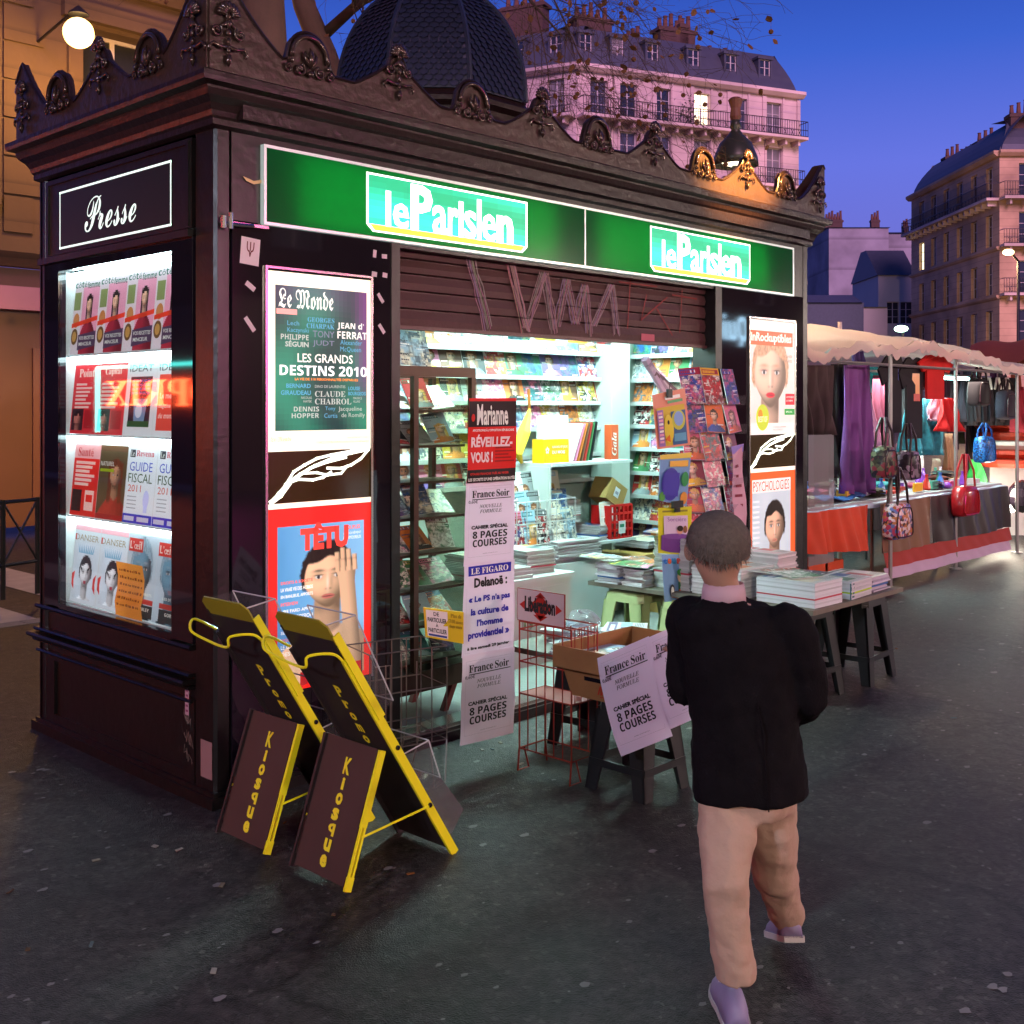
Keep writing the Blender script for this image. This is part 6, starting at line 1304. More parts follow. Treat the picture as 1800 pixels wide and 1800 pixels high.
def balcony(parent, O, U, N, L, z, p=.8, bars=True):
    O, U, N = Vector(O), Vector(U).normalized(), Vector(N).normalized(); a = O+Vector((0,0,z)); b = MB()
    b.hexa(a+N*.01, a+U*L+N*.01, a+U*L+N*p, a+N*p, (0,0,.16)); sl_ = b.build('balcony_slab', ST_P, parent); n = int(L/.9); b = MB()
    for k in range(n): c = a+U*(k+.5)*L/n; b.hexa(c-U*.07+N*.01-Vector((0,0,.3)), c+U*.07+N*.01-Vector((0,0,.3)), c+U*.07+N*.01-Vector((0,0,.002)), c-U*.07+N*.01-Vector((0,0,.002)), N*p*.7)
    b.build('brackets', ST_P, sl_, kind='stuff'); b = MB()
    for zz in (.2, .55, 1.05): b.bar(a+N*(p-.05)+Vector((0,0,zz)), a+U*L+N*(p-.05)+Vector((0,0,zz)), .035)
    for e in (0, L): b.bar(a+U*e+N*.05+Vector((0,0,1.05)), a+U*e+N*(p-.05)+Vector((0,0,1.05)), .035)
    n = int(L/.16)
    for k in range(n+1): q = a+U*(k*L/n)+N*(p-.05); b.bar(q+Vector((0,0,.16)), q+Vector((0,0,1.05)), .022)
    for k in range(int(L/.5)): q = a+U*((k+.5)*.5)+N*(p-.05); b.bar(q+Vector((-0,0,.2)), q+U*.2+Vector((0,0,.55)), .02); b.bar(q+U*.2+Vector((0,0,.2)), q+Vector((0,0,.55)), .02)
    b.build('railing', IRON, parent)
def chimney(parent, c, U, w, d, z0, z1, n):
    U = Vector(U).normalized(); N = Vector((-U.y, U.x, 0)); c = Vector((c[0],c[1],0)); b = MB()
    q = [c-U*w/2-N*d/2, c+U*w/2-N*d/2, c+U*w/2+N*d/2, c-U*w/2+N*d/2]; zz = Vector((0,0,1))
    b.hexa(*[p+zz*z0 for p in q], zz*(z1-z0)); b.hexa(*[c+(p-c)*1.12+zz*(z1-.25) for p in q], zz*.18); ch = b.build('chimney', CHM, parent); b = MB()
    for k in range(n): p = c+U*w*((k+.5)/n-.5); hh = .5+.35*((k*7)%3)/2; b.lathe([(.13,0),(.15,.1),(.11,hh),(.14,hh+.06)], (p.x,p.y,z1), 8)
    b.build('chimney_pot', POT, ch)
# --- corner building behind the kiosk
DB = 60.0; cr_, cd_ = (1013-HX)/F*DB, DB; C0 = cam3(cr_, cd_); a1 = math.radians(66.6)
UR = Vector((rt[0]*math.sin(a1)+fw[0]*math.cos(a1), rt[1]*math.sin(a1)+fw[1]*math.cos(a1), 0)); UL = Vector((rt[0]*-.895+fw[0]*.446, rt[1]*-.895+fw[1]*.446, 0))
NR = Vector((UR.y,-UR.x,0)); NL = Vector((-UL.y,UL.x,0))
if NR.dot(Vector((fw[0],fw[1],0))) > 0: NR = -NR
if NL.dot(Vector((fw[0],fw[1],0))) > 0: NL = -NL
def s_of(px): t = (px-HX)/F; return (t*cd_-cr_)/(math.sin(a1)-t*math.cos(a1))
LR = s_of(1404); hb = E('corner_apartment_building', 'pink lit corner apartment building with slate mansard roof behind the kiosk sign', 'building', C0)
FZ = [16.95, 14.2, 11.45, 8.7, 5.95]; winR = []
for k, px in enumerate((1053,1105,1165,1234,1300,1361)):
    s0_ = s_of(px)
    for j, z in enumerate(FZ): winR.append((s0_-.52, s0_+.52, z+.18, z+(2.05 if j == 0 else 2.2), k == 3 and j == 0))
wall(hb, C0, UR, NR, LR, 0, 19.35, winR, ST_P)
winL = [(u-.5, u+.5, z+.18, z+2.1) for u in (1.2, 3.6, 6.0, 8.4) for z in FZ]
wall(hb, C0, UL, NL, 11, 0, 19.35, winL, ST_P)
for U, N, L in ((UR,NR,LR),(UL,NL,11)):
    ledge(hb, C0, U, N, L, 19.352, .35, .45, ST_P, over=.2)
    for z, p in ((16.8,.9),(14.05,.35),(8.55,.8)):
        if p > .5: balcony(hb, C0, U, N, L, z, p)
        else: ledge(hb, C0, U, N, L, z-.25, .2, .16, ST_P)
balcony(hb, C0+UR*(LR-5), UR, NR, 5, 14.05, .6)
for k, px in enumerate((1053,1105,1165,1234,1300,1361)):                      # shutters and surrounds beside the windows
    s0_ = s_of(px); b = MB()
    for j, z in enumerate(FZ):
        for sx in (-1, 1): q = C0+UR*(s0_+sx*.62-.06)+NR*.003+Vector((0,0,z+.12)); b.hexa(q, q+UR*.12, q+UR*.12+Vector((0,0,2.25)), q+Vector((0,0,2.25)), NR*.06)
    b.build('window_surround', ST_P, hb)
for k in range(0, 7):                                                         # pilaster strips of the top floor
    u = LR*k/6; q = C0+UR*max(.0, u-.15)+NR*.003+Vector((0,0,17.0)); b = MB(); b.hexa(q, q+UR*.22, q+UR*.22+Vector((0,0,2.3)), q+Vector((0,0,2.3)), NR*.07); b.build('pilaster', ST_P, hb)
def mansard(parent, O, U, N, L, z0, z1, inset, mat, end=0, beg=0):
    O, U, N = Vector(O), Vector(U).normalized(), Vector(N).normalized(); b = MB(); P0 = lambda s_, n, z: O+U*s_-N*n+Vector((0,0,z))
    b.grid(lambda s_, t: P0(beg*t+(L-end*t-beg*t)*s_, .1+inset*(t**1.6), z0+(z1-z0)*t), 1, 5)
    b.poly([P0(beg,inset+.1,z1), P0(L-end,inset+.1,z1), P0(L-end,inset+2.5,z1+.3), P0(beg,inset+2.5,z1+.3)]); b.poly([P0(L,.1,z0), P0(L,inset+2.5,z0), P0(L-end,inset+2.5,z1), P0(L-end,inset,z1)])
    b.build('mansard_roof', mat, parent)
mansard(hb, C0, UR, NR, LR, 19.7, 22.1, 1.1, ZN, .9); mansard(hb, C0, UL, NL, 11, 19.7, 22.1, 1.1, ZN)
def dormer(parent, O, U, N, u, z, w=.95, h=1.5, in_=.25):
    O, U, N = Vector(O), Vector(U).normalized(), Vector(N).normalized(); a = O+U*(u-w/2)-N*in_+Vector((0,0,z)); t = .12; b = MB(); Z1_ = Vector((0,0,1))
    for x0, x1 in ((0,t),(w-t,w)): b.hexa(a+U*x0, a+U*x1, a+U*x1+Z1_*h, a+U*x0+Z1_*h, -N*1.5)
    b.hexa(a+U*t, a+U*(w-t), a+U*(w-t)+Z1_*t, a+U*t+Z1_*t, -N*1.5)
    b.hexa(a-U*.06+Z1_*h+N*.06, a+U*(w+.06)+Z1_*h+N*.06, a+U*(w+.06)+Z1_*(h+.14)+N*.06, a-U*.06+Z1_*(h+.14)+N*.06, -N*1.6); b.build('dormer', ZN, parent)
    window(parent, a+U*t+Z1_*t, U, N, w-2*t, h-t, back=.10)
for px in (1034,1090,1152,1224,1290,1350): dormer(hb, C0, UR, NR, s_of(px), 20.0)
for u in (1.3, 3.6, 6.2): dormer(hb, C0, UL, NL, u, 20.0)
for px0, px1, yt, n in ((1040,1103,18,5),(1135,1160,58,3),(1190,1252,38,6),(1262,1318,94,6),(1225,1240,30,1)):
    u0, u1 = s_of(px0), s_of(px1); c = C0+UR*((u0+u1)/2)-NR*2.2; d = (c-Vector((CX,CY,0))).dot(Vector((fw[0],fw[1],0))); z1_ = CZ+(HY-yt)/F*d-.5
    chimney(hb, c, UR, (u1-u0), .9, 21.9, z1_, n)
c = C0+UL*4-NL*2; chimney(hb, c, UL, 2.6, .9, 21.9, 24.0, 5)
PLN = M('dark balcony plant', (.02,.035,.015), .8, var=.3)
b = MB(); rs = random.Random(6); u = s_of(1200)
for k in range(160):
    q = C0+UR*(u+rs.gauss(0,.28))+NR*(.5+rs.uniform(-.15,.15))+Vector((0,0,17.1+abs(rs.gauss(0,.75)))); r0 = .09; b.poly([q+Vector((rs.uniform(-r0,r0),rs.uniform(-r0,r0),rs.uniform(-r0,r0))) for _ in range(3)])
b.build('balcony_shrub', PLN, label='dark pointed shrub on the top balcony of the corner building', cat='plant')
# --- right hand building, seen along its front
def cc(px, d): return cam3((px-HX)/F*d, d)
A3, B3 = cc(1757,69.6), cc(1602,85.0); U3 = (B3-A3).normalized(); L3 = (B3-A3).length; N3 = Vector((-rt[0],-rt[1],0)); UF = Vector((rt[0],rt[1],0)); NF = Vector((-fw[0],-fw[1],0))
rb = E('street_apartment_building', 'tan apartment building with balconies receding along the street at far right', 'building', A3)
ST_R = M('warm limestone', H('b8987c'), .85, var=.18, vs=.7, course=.45)
fl3 = [14.4, 11.4, 8.4, 5.4]
w3 = [(1.0+k*2.35, 2.0+k*2.35, z+.1, z+2.1, (k == 5 and z == 11.4)) for k in range(6) for z in fl3]
wall(rb, A3, U3, N3, L3, 0, 16.9, [w for w in w3 if w[1] < L3], ST_R)
wf = [(1.2+k*2.6, 2.3+k*2.6, z+.1, z+2.1) for k in range(5) for z in fl3]; wall(rb, A3, UF, NF, 14, 0, 16.9, wf, ST_R)
for U, N, L in ((U3,N3,L3),(UF,NF,14)):
    ledge(rb, A3, U, N, L, 16.902, .35, .4, ST_R, over=.1); balcony(rb, A3, U, N, L, 14.2, .8)
    for z in (11.15, 8.15): ledge(rb, A3, U, N, L, z, .22, .2, ST_R)
balcony(rb, A3, UF, NF, 6, 8.3, .7); balcony(rb, A3, UF, NF, 6, 11.3, .7)
mansard(rb, A3, U3, N3, L3, 17.25, 19.6, 1.6, ZN); mansard(rb, A3, UF, NF, 14, 17.25, 19.6, 1.6, ZN, 0, 1.2)
for px, d, w, yt, n in ((1768,71,1.1,190,3),(1722,77,1.7,238,5),(1672,83,2.1,266,7)):
    c = cc(px, d)+UF*.8; chimney(rb, c, UF, w*1.2, .8, 17.5, CZ+(HY-yt)/F*d-.4, n)
b = MB()
for px, d, w, yt in ((1768,71,1.3,205),(1722,77,3.2,252),(1672,83,3.4,282)): c = cc(px, d)+UF*1.2; z1_ = CZ+(HY-yt)/F*d-.9; q = c-UF*w/2; b.hexa(q, q+UF*w, q+UF*w+Vector((0,0,z1_)), q+Vector((0,0,z1_)), -NF*.6)
b.build('party_wall', ST_R, rb)
tl_ = E('street_lamp', 'assumed tall amber street lamp at the foot of the tan apartment building', 'street lamp', cc(1790,55)); b = MB(); b.tube([(0,0,0),(0,0,8.6),(-1.2,0,9)], [.1,.07,.05], 8); b.build('pole', IRON, tl_, local=True); b = MB(); b.ball((-1.3,0,8.9), .25, 10, 6, sc3=(1.5,1,.6)); b.build('globe', SOD2, tl_, local=True, smooth=True)  # lamp assumed from an orange streak, added to warm the tan facade
lamp('assumed_amber_light', 'POINT', cc(1745,56)+Vector((0,0,8.6)), 2600, (1,.60,.28), .3)
# --- pale small house and blue grey blocks far behind
def block(px0, px1, yt, d, label, mat, wins=(), depth=6, roof=None, pots=(), name='house'):
    A = cc(px0, d); B2 = cc(px1, d); L = (B2-A).length; z1_ = CZ+(HY-yt)/F*d; t = E(name, label, 'building', A)
    wn = [(L*u-.5, L*u+.5, z, z+1.8) for u, z in wins if z+2 < z1_]; wall(t, A, UF, NF, L, 0, z1_, wn, mat)
    b = MB(); b.poly([A, A-NF*depth, A-NF*depth+Vector((0,0,z1_)), A+Vector((0,0,z1_))]); b.poly([B2, B2-NF*depth, B2-NF*depth+Vector((0,0,z1_)), B2+Vector((0,0,z1_))]); b.build('wall', mat, t)
    b = MB(); Zt = Vector((0,0,z1_)); rh = roof or .15; q = A+Zt-UF*.15; b.prism([q+NF*.2, q-NF*depth, q-NF*depth*.6+Vector((0,0,rh)), q-NF*depth*.4+Vector((0,0,rh))], UF*(L+.3)); rf = b.build('roof', ZN, t)
    for u, n in pots: c = A+UF*L*u-NF*1.5; chimney(t, c, UF, .28*n, .5, z1_-.3, z1_+1.0, n)
    return t
block(1457,1562,400,112,'blue grey blind gable block with chimney pots far behind the market stall', ST_G, [(.15,4),(.3,4),(.45,4)], 9, .1, ((.15,6),(.85,3)), 'gable_block')
block(1405,1459,424,125,'far blue grey house at the left of the blind gable block', ST_G, [(.3,12),(.3,8),(.7,12),(.7,8)], 8, .2, ((.5,5),), 'far_house')
block(1560,1610,410,118,'grey house rising behind the small pale house', ST_G, [(.3,14),(.6,14)], 8, .6, ((.8,2),), 'grey_house')
block(1544,1606,484,92,'small pale house with a slate roof left of the tan apartment building', ST_W, [(.42,8.2),(.8,8.2),(.42,4.6),(.8,4.6)], 7, 2.4, (), 'pale_house')
block(1508,1560,540,88,'low pale annex in front of the blue grey block', ST_W, [], 6, .2, (), 'annex')
block(1418,1512,532,84,'low dark glazed shed roofed building right behind the kiosk', M('dark teal boards', (.05,.07,.10), .7, var=.2), [(.1+.12*k,3.2) for k in range(8)], 6, .8, (), 'shed_building')
# --- left hand building across the street, lit by the sodium lamp
Yb = 11.0; lb = E('stone_building', 'tan stone building lit by the sodium lamp at the far left', 'building', (2,Yb,0))
xw = [hy(p, 300, Yb).x for p in (0, 20)]
XE = hy(470, 60, Yb).x
wl_s = []
for k in range(5):
    u = .9+k*2.6
    for z in (4.5, 8.3, 11.8): wl_s.append((u, u+1.15, z, z+(2.3 if z < 5 else 2.1)))
wl_s = [w for w in wl_s if w[1] < XE-1.6]
wall(lb, (1.2,Yb,0), (1,0,0), (0,-1,0), XE-1.2, 3.4, 16, wl_s, ST_T, rev=.3)
b = MB(); b.poly([(XE,Yb,0),(XE,Yb+8,0),(XE,Yb+8,16),(XE,Yb,16)]); b.build('wall', ST_T, lb)
for k in range(5):
    u = 1.2+.9+k*2.6; b = MB()
    if u+1.6 > XE: continue
    for z, h in ((4.5,2.3),(8.3,2.1),(11.8,2.1)):
        b.box(u-.22,u-.02,Yb-.07,Yb-.002,z-.1,z+h+.05); b.box(u+1.17,u+1.37,Yb-.07,Yb-.002,z-.1,z+h+.05); b.box(u-.3,u+1.45,Yb-.12,Yb-.002,z+h+.06,z+h+.3); b.box(u-.3,u+1.45,Yb-.16,Yb-.002,z-.32,z-.11)
    b.build('window_surround', ST_T, lb)
for z, h, p in ((3.4,.35,.30),(7.35,.28,.22),(7.8,.12,.10),(11.2,.2,.15),(15.6,.5,.5)): ledge(lb, (1.2,Yb,0), (1,0,0), (0,-1,0), XE-1.2, z, h, p, ST_T)
for j in range(14):                                                            # coursed stone blocks, each a piece
    for k in range(5):
        u0_ = [1.2, 3.55, 6.15, 8.75, 11.35][k]; 
        z = 3.85+j*.5
        if z > 7.1 or u0_+.7 > XE: continue
        w_ = .52 if j % 2 else .38
        b = MB(); b.box(u0_+.08,u0_+.08+w_,Yb-.035,Yb-.002,z+.015,z+.485); b.build('stone_block', ST_T, lb)
SHOPW = M('brown shopfront panel', (.11,.045,.03), .5, var=.2, vs=2); 
b = MB(); b.box(1.2,XE,Yb-.02,Yb+.1,0,3.395); b.build('shopfront', SHOPW, lb)
b = MB(); b.box(1.2,XE,Yb-.30,Yb-.025,hy(40,548,Yb).z,hy(40,508,Yb).z); b.build('fascia_band', M('mauve fascia', H('9a6a80'), .5, var=.1), lb)
for k in range(int((XE-1.6)/2.4)):
    x = 1.6+k*2.4; b = MB(); b.box(x,x+1.9,Yb-.06,Yb-.021,.35,2.35); pn = b.build('shop_panel', M('rust shop panel', (.15,.06,.04), .45, var=.2), lb)
    b = MB(); b.box(x+.2,x+1.7,Yb-.066,Yb-.061,1.6,2.25); b.build('shop_pane', M('dim lit pane', (.3,.34,.2), .2, var=.6, vs=3, em=(.55,.6,.35), es=.25), pn)
# the sodium lamp on the wall
lp = hd(138,58,14.2); t = E('wall_lantern', 'glaring sodium lantern bracketed to the tan stone building', 'street lamp', lp); WM[t.name] = Matrix.Translation(lp)
b = MB(); b.ball((0,0,0), .19, 18, 12); b.build('globe', SOD, t, local=True, smooth=True)
b = MB(); b.lathe([(.02,.34),(.06,.30),(.12,.25),(.13,.23)], (0,0,0), 12); b.tube([(0,.0,.32),(0,.2,.30),(0,Yb-lp.y,.15)], .02, 6); b.build('bracket', IRON, t, local=True)
lamp('sodium_light', 'POINT', lp+Vector((0,-.3,-.3)), 360, (1,.50,.13), .2)
# ================================================================ lamp behind the kiosk, trees
t0_ = cc(1293, 10.6); zL = CZ+(HY-288)/F*10.6; t = E('street_lamp', 'bell shaded street lamp glowing behind the golden end of the kiosk cresting', 'street lamp', t0_)
b = MB(); b.tube([(0,0,0),(0,0,zL+.1)], [.07,.035], 8); b.build('pole', IRON, t, local=True)
b = MB(); b.lathe([(.04,.44),(.055,.36),(.04,.34),(.07,.29),(.15,.21),(.205,.08),(.215,0),(.205,0),(.14,.19),(.04,.25)], (0,0,zL-.02), 20); b.build('shade', M('green bronze shade', (.05,.055,.035), .35, .4, var=.2), t, local=True, smooth=True)
b = MB(); b.lathe([(.04,.42),(.055,.46),(.045,.54),(.07,.62),(.045,.64)], (0,0,zL-.02), 12); b.build('cap', M('rust cap', (.15,.06,.03), .6), t, local=True)
b = MB(); b.ball((0,0,zL+.05), .15, 14, 8, sc3=(1,1,.5)); b.build('bulb', M('warm white bulb', (1,1,.8), .5, var=0, em=(1,.92,.62), es=3), t, local=True, smooth=True)
lamp('street_light', 'SPOT', t0_+Vector((0,0,zL-.12)), 260, (1,.7,.4), .15, (0,0,0), spot=150)
BARK = M('plane tree bark', (.10,.060,.038), .9, var=.5, vs=4, bump=.6, bs=9); BARKD = M('dark limb bark', (.055,.038,.022), .9, var=.4, vs=6, bump=.5, bs=12)
LEAF = M('dry brown leaf', (.16,.075,.02), .7, var=.4, vs=3, tl=.3)
def tree(name, label, trunk, rads, limbs, seed, leaves, twr=.006, maxd=4):
    rs = random.Random(seed); base_ = trunk[0]; t = E(name, label, 'tree', base_)
    b = MB(); b.tube(trunk, rads, 12); b.build('trunk', BARK, t, smooth=True)
    bl, bt = MB(), MB()
    tips = []
    def grow(p, d, L, r, dep, b):
        pts = [p]; n = 5; rr = [r]
        for i in range(n):
            d = (d+Vector((rs.gauss(0,.16),rs.gauss(0,.16),rs.gauss(0,.12)+(.03 if dep < 3 else -.07)))).normalized(); p = p+d*L/n; pts.append(p); rr.append(max(.0015, r*(1-.62*(i+1)/n)))
            if dep < maxd and rs.random() < .85:
                dd = (d+Vector((rs.gauss(0,.65),rs.gauss(0,.65),rs.gauss(0,.5)))).normalized(); grow(p, dd, L*rs.uniform(.45,.75), max(.0015, rr[-1]*.6), dep+1, bt)
        b.tube(pts, rr, 5 if dep > 1 else 8); tips.append((p, d, dep))
    for q, rads_, tips_ in limbs:
        bl.tube(q, rads_, 10)
        for i, p in enumerate(q[1:], 1):
            for _ in range(tips_):
                d = (q[i]-q[i-1]).normalized(); dd = (d+Vector((rs.gauss(0,.6),rs.gauss(0,.6),rs.gauss(0,.5)))).normalized(); grow(p, dd, rs.uniform(.9,1.7), rads_[i]*.45, 1, bt)
    bl.build('limb', BARKD, t, smooth=True); bt.build('twigs', BARKD, t, kind='stuff')
    b = MB()
    for p, d, dep in tips:
        if dep < 2 or rs.random() > leaves: continue
        c = p+Vector((rs.gauss(0,.03),rs.gauss(0,.03),-.05)); u = Vector((rs.gauss(0,1),rs.gauss(0,1),rs.gauss(0,1))).normalized(); v = u.cross(Vector((rs.gauss(0,1),rs.gauss(0,1),1))).normalized(); s_ = rs.uniform(.022,.042)
        b.poly([c-u*s_, c-u*s_*.4+v*s_*.6, c+u*s_*.3+v*s_*.8, c+u*s_*1.1, c+u*s_*.3-v*s_*.7, c-u*s_*.5-v*s_*.6])
        if rs.random() < .35: q = p+Vector((0,0,-.14)); b.ball(q, .022, 6, 4); b.tube([p,q], .0015, 3)
    b.build('foliage', LEAF, t, kind='stuff'); return t
def TP(px, py, d): return hd(px, py, d)
gnd = lambda px, d: cc(px, d)
tree('plane_tree', 'thick trunked plane tree behind the near corner of the kiosk', [gnd(476,8.6), TP(470,200,8.6), TP(465,60,8.6), TP(455,-120,8.7), TP(430,-400,8.8)], [.24,.18,.165,.16,.14],
     [([TP(462,30,8.6), TP(440,-100,8.9), TP(380,-240,9.2)], [.08,.06,.04], 1)], 3, .3)
tree('plane_tree', 'bare plane tree with a dark limb and a few brown leaves above the dome', [gnd(640,11.5), TP(625,330,11.4), TP(600,190,11.3), TP(570,95,11.2), TP(535,10,11.1), TP(505,-120,11)], [.20,.17,.15,.125,.11,.10],
     [([TP(590,150,11.3), TP(640,112,11.2), TP(700,60,11.0), TP(760,-40,10.8)], [.05,.035,.025,.018], 3), ([TP(560,70,11.2), TP(620,15,11), TP(690,-40,10.8), TP(800,-110,10.6)], [.06,.05,.04,.03], 3),
      ([TP(800,-110,10.6), TP(880,-60,10.4), TP(940,10,10.2), TP(985,60,10.0)], [.03,.022,.014,.007], 3), ([TP(535,10,11.1), TP(540,-60,10.9), TP(600,-130,10.6), TP(760,-160,10.5), TP(900,-120,10.3), TP(1010,-40,10.0)], [.05,.05,.045,.035,.025,.012], 3)], 12, .16)
# ================================================================ street furniture on the left, crossing
GRN = M('dark green guard rail', (.02,.022,.016), .4, var=.2)
t = E('guard_rail', 'dark street guard rail with crossed bars at the far left kerb', 'railing', (0,0,0)); WM[t.name] = Matrix()
a, c = cc(-60,9.0), cc(66,9.6)
for p in (a, a.lerp(c,.5), c): b = MB(); b.tube([p, p+Vector((0,0,.82))], .022, 7); b.build('post', GRN, t)
for z in (.80, .28): b = MB(); b.tube([a+Vector((0,0,z)), c+Vector((0,0,z))], .018, 6); b.build('rail', GRN, t)
for p, q in ((a, a.lerp(c,.5)), (a.lerp(c,.5), c)): b = MB(); b.tube([p+Vector((0,0,.28)), q+Vector((0,0,.80))], .010, 5); b.tube([p+Vector((0,0,.80)), q+Vector((0,0,.28))], .010, 5); b.build('cross_bar', GRN, t)
WP = M('worn road paint', (.52,.48,.42), .6, var=.35, vs=5)
for k in range(7):
    x = -3.0+k*1.0; b = MB(); b.poly([(x,4.8,-.115),(x+.5,4.8,-.115),(x+.5,8.2,-.115),(x,8.2,-.115)]); b.build('crossing_stripe', WP, kind='structure')
# ================================================================ the far side of the square behind the viewer (seen only as reflections
ob = E('opposite_building', 'tan building with shop signs on the opposite pavement behind the viewer', 'building', (0,-14,0))
wo = [(2+k*3.4, 3.3+k*3.4, z, z+2.1, (k*3+int(z)) % 7 == 0) for k in range(16) for z in (4.6, 8.0, 11.4)]
wall(ob, (-16,-14,0), (1,0,0), (0,1,0), 60, 3.6, 16, wo, ST_T); b = MB(); b.box(-16,44,-14.1,-13.95,0,3.595); b.build('shopfront', SHOPW, ob)
ob2 = E('side_street_building', 'tan building carrying the red shop sign on the left, outside the view', 'building', (-9.5,10,0))
wo = [(2+k*3.4, 3.3+k*3.4, z, z+2.1) for k in range(12) for z in (4.6, 8.0, 11.4)]
wall(ob2, (-9.5,-14,0), (0,1,0), (1,0,0), 44, 3.6, 16, wo, ST_T); b = MB(); b.box(-9.6,-9.45,-14,30,0,3.595); b.build('shopfront', SHOPW, ob2)
P = PR(lambda u, v, n: Vector((-9.3+n, 11.3+u, 1.58+v)), 8.2, .55, .003); P.text('MONOPRIX', 0,0,1,1,(1,.10,.03),'B',0,1)
P.build('neon_letters', VM('red neon', .5, es=42), ob2, label='red neon shop lettering')
CYN = M('cyan neon', (0,1,.9), .5, var=0, em=(.1,.95,.85), es=10); b = MB(); b.tube([(-9.3,11.0,2.42),(-9.3,19.9,2.42)], .04, 6); b.tube([(-9.3,19.9,2.42),(-9.3,19.9,1.0)], .05, 6); b.build('neon_tube', CYN, ob2)
P = PR(lambda u, v, n: Vector((24.0+u, -13.9+n, 3.3+v)), 2.2, .9, .003); P.text('Quick',1,0,-1,1,(.45,.75,1),'Y',.02,1) if False else P.text('Quick',0,0,1,1,(.45,.75,1),'Y',.02,1)
for i, v_ in enumerate(P.V): P.V[i] = Vector((24.0+26.2-v_.x, v_.y, v_.z))
for i, v_ in enumerate(P.V): P.V[i] = Vector((v_.x, v_.y, v_.z))
P.build('neon_letters', VM('blue neon', .5, es=12), ob, label='blue neon restaurant lettering')
MAG_ = M('magenta neon', (1,0,.6), .5, var=0, em=(1,.03,.45), es=24); b = MB(); b.box(7.3,8.5,-13.9,-13.8,1.9,4.4); b.build('assumed_magenta_sign', MAG_, ob)  # unseen sign assumed from the magenta reflection on the corner post
b = MB(); b.box(-9.3,-9.2,-2.5,1.5,2.9,3.15); b.build('assumed_red_sign', M('red light band', (1,0,0), .5, var=0, em=(1,.06,.08), es=22), ob2)  # unseen band assumed from red reflections on the left side of the kiosk
for k, (x, y) in enumerate(((-5.5,-10.5),(3.5,-11),(12,-10),(22,-9))):  # unseen lamps assumed behind the viewer, placed to light the kiosk front
    t = E('street_lamp', f'{("first","second","third","fourth")[k]} assumed sodium street lamp along the opposite pavement behind the viewer', 'street lamp', (x,y,0))
    b = MB(); b.tube([(0,0,0),(0,0,3.3)], [.08,.04], 8); b.build('pole', IRON, t, local=True); b = MB(); b.ball((0,0,3.5), .2, 12, 8); b.build('globe', SOD2, t, local=True, smooth=True)
    lamp('sodium_light', 'POINT', (x,y+.35,3.4), 1000, (1,.78,.66), .22)  # pale warm fill light from the assumed lamp
t = E('street_lamp', 'added cool white fill lamp on the left hand pavement outside the view', 'street lamp', (-6.6,-2.6,0))  # lamp added out of view to brighten the bills and the kiosk's left side
b = MB(); b.tube([(0,0,0),(0,0,3.2)], [.08,.04], 8); b.build('pole', IRON, t, local=True); b = MB(); b.ball((0,0,3.4), .2, 12, 8); b.build('globe', M('cool fill globe', (1,1,1), .5, var=0, em=(.7,.85,1), es=8), t, local=True, smooth=True)
lamp('cool_fill_light', 'POINT', (-6.3,-2.6,3.3), 640, (.74,.80,1), .22)
t = E('assumed_cable_lamp', 'assumed sodium lamp hung on an added cable out of view, lighting the right cresting gold', 'street lamp', (3.95,-1.9,4.12)); b = MB(); b.lathe([(.03,.3),(.16,.12),(.19,0),(.17,0),(.02,.1)], (0,0,0), 14); b.build('shade', IRON, t, local=True)  # unseen lamp and cable, assumed and placed to light the cresting gold
b = MB(); b.ball((0,0,.06), .07, 12, 8); b.build('bulb', SOD2, t, local=True, smooth=True); b = MB(); b.tube([(0,0,.3),(0,-4,2.2),(0,-12.8,5)], .012, 5); b.build('cable', IRON, t, local=True)
lamp('assumed_cable_light', 'SPOT', (3.95,-1.9,4.05), 5200, (1,.50,.11), .06, (70,0,7), spot=36, blend=.7)  # strong spot of the assumed lamp, aimed at the right end of the cresting
# ================================================================ market stall
CANV = M('cream canvas', H('ead2c4'), .8, var=.1, vs=3, bump=.2, bs=6, tl=.35); POLEM = M('galvanised pole', (.35,.34,.34), .4, .7)
SX, SE, SY, SB = 5.4, 11.8, .42, 3.4
ms = E('market_stall', 'market stall under a cream canvas canopy at the right of the kiosk', 'market stall', (8,.5,0))
def canz(x, y):
    ph = (x-7.0)/1.55*math.pi; rid = .10*abs(math.cos(ph))
    base_ = 2.02+.13*math.exp(-((x-7.6)/1.6)**2)-.05*max(0, x-9.2)
    t = min(1, (y-SY)/1.1); return base_+(.14+rid*.6)*math.sin(t*1.4)+.028*math.sin(x*5+y*3)+.018*math.sin(x*13+y*2)-.05*abs(math.sin((x-7.0)*2.03))*math.sin(t*3.14)+.010*math.sin(x*29-y*9)
b = MB(); b.grid(lambda s, t: (SX+(SE-SX)*s, SY+(SB-SY)*t, canz(SX+(SE-SX)*s, SY+(SB-SY)*t)), 90, 16); b.build('canopy', CANV, ms, smooth=True)
b = MB(); nV = 42*6
def val(s, t):
    x = SX+(SE-SX)*s; k = (s*42) % 1; return (x, SY-.012-.02*math.sin(x*7), canz(x, SY)-t*(.07+.024*math.sin(math.pi*k)))
b.grid(val, nV, 3); b.build('valance', CANV, ms, smooth=True)
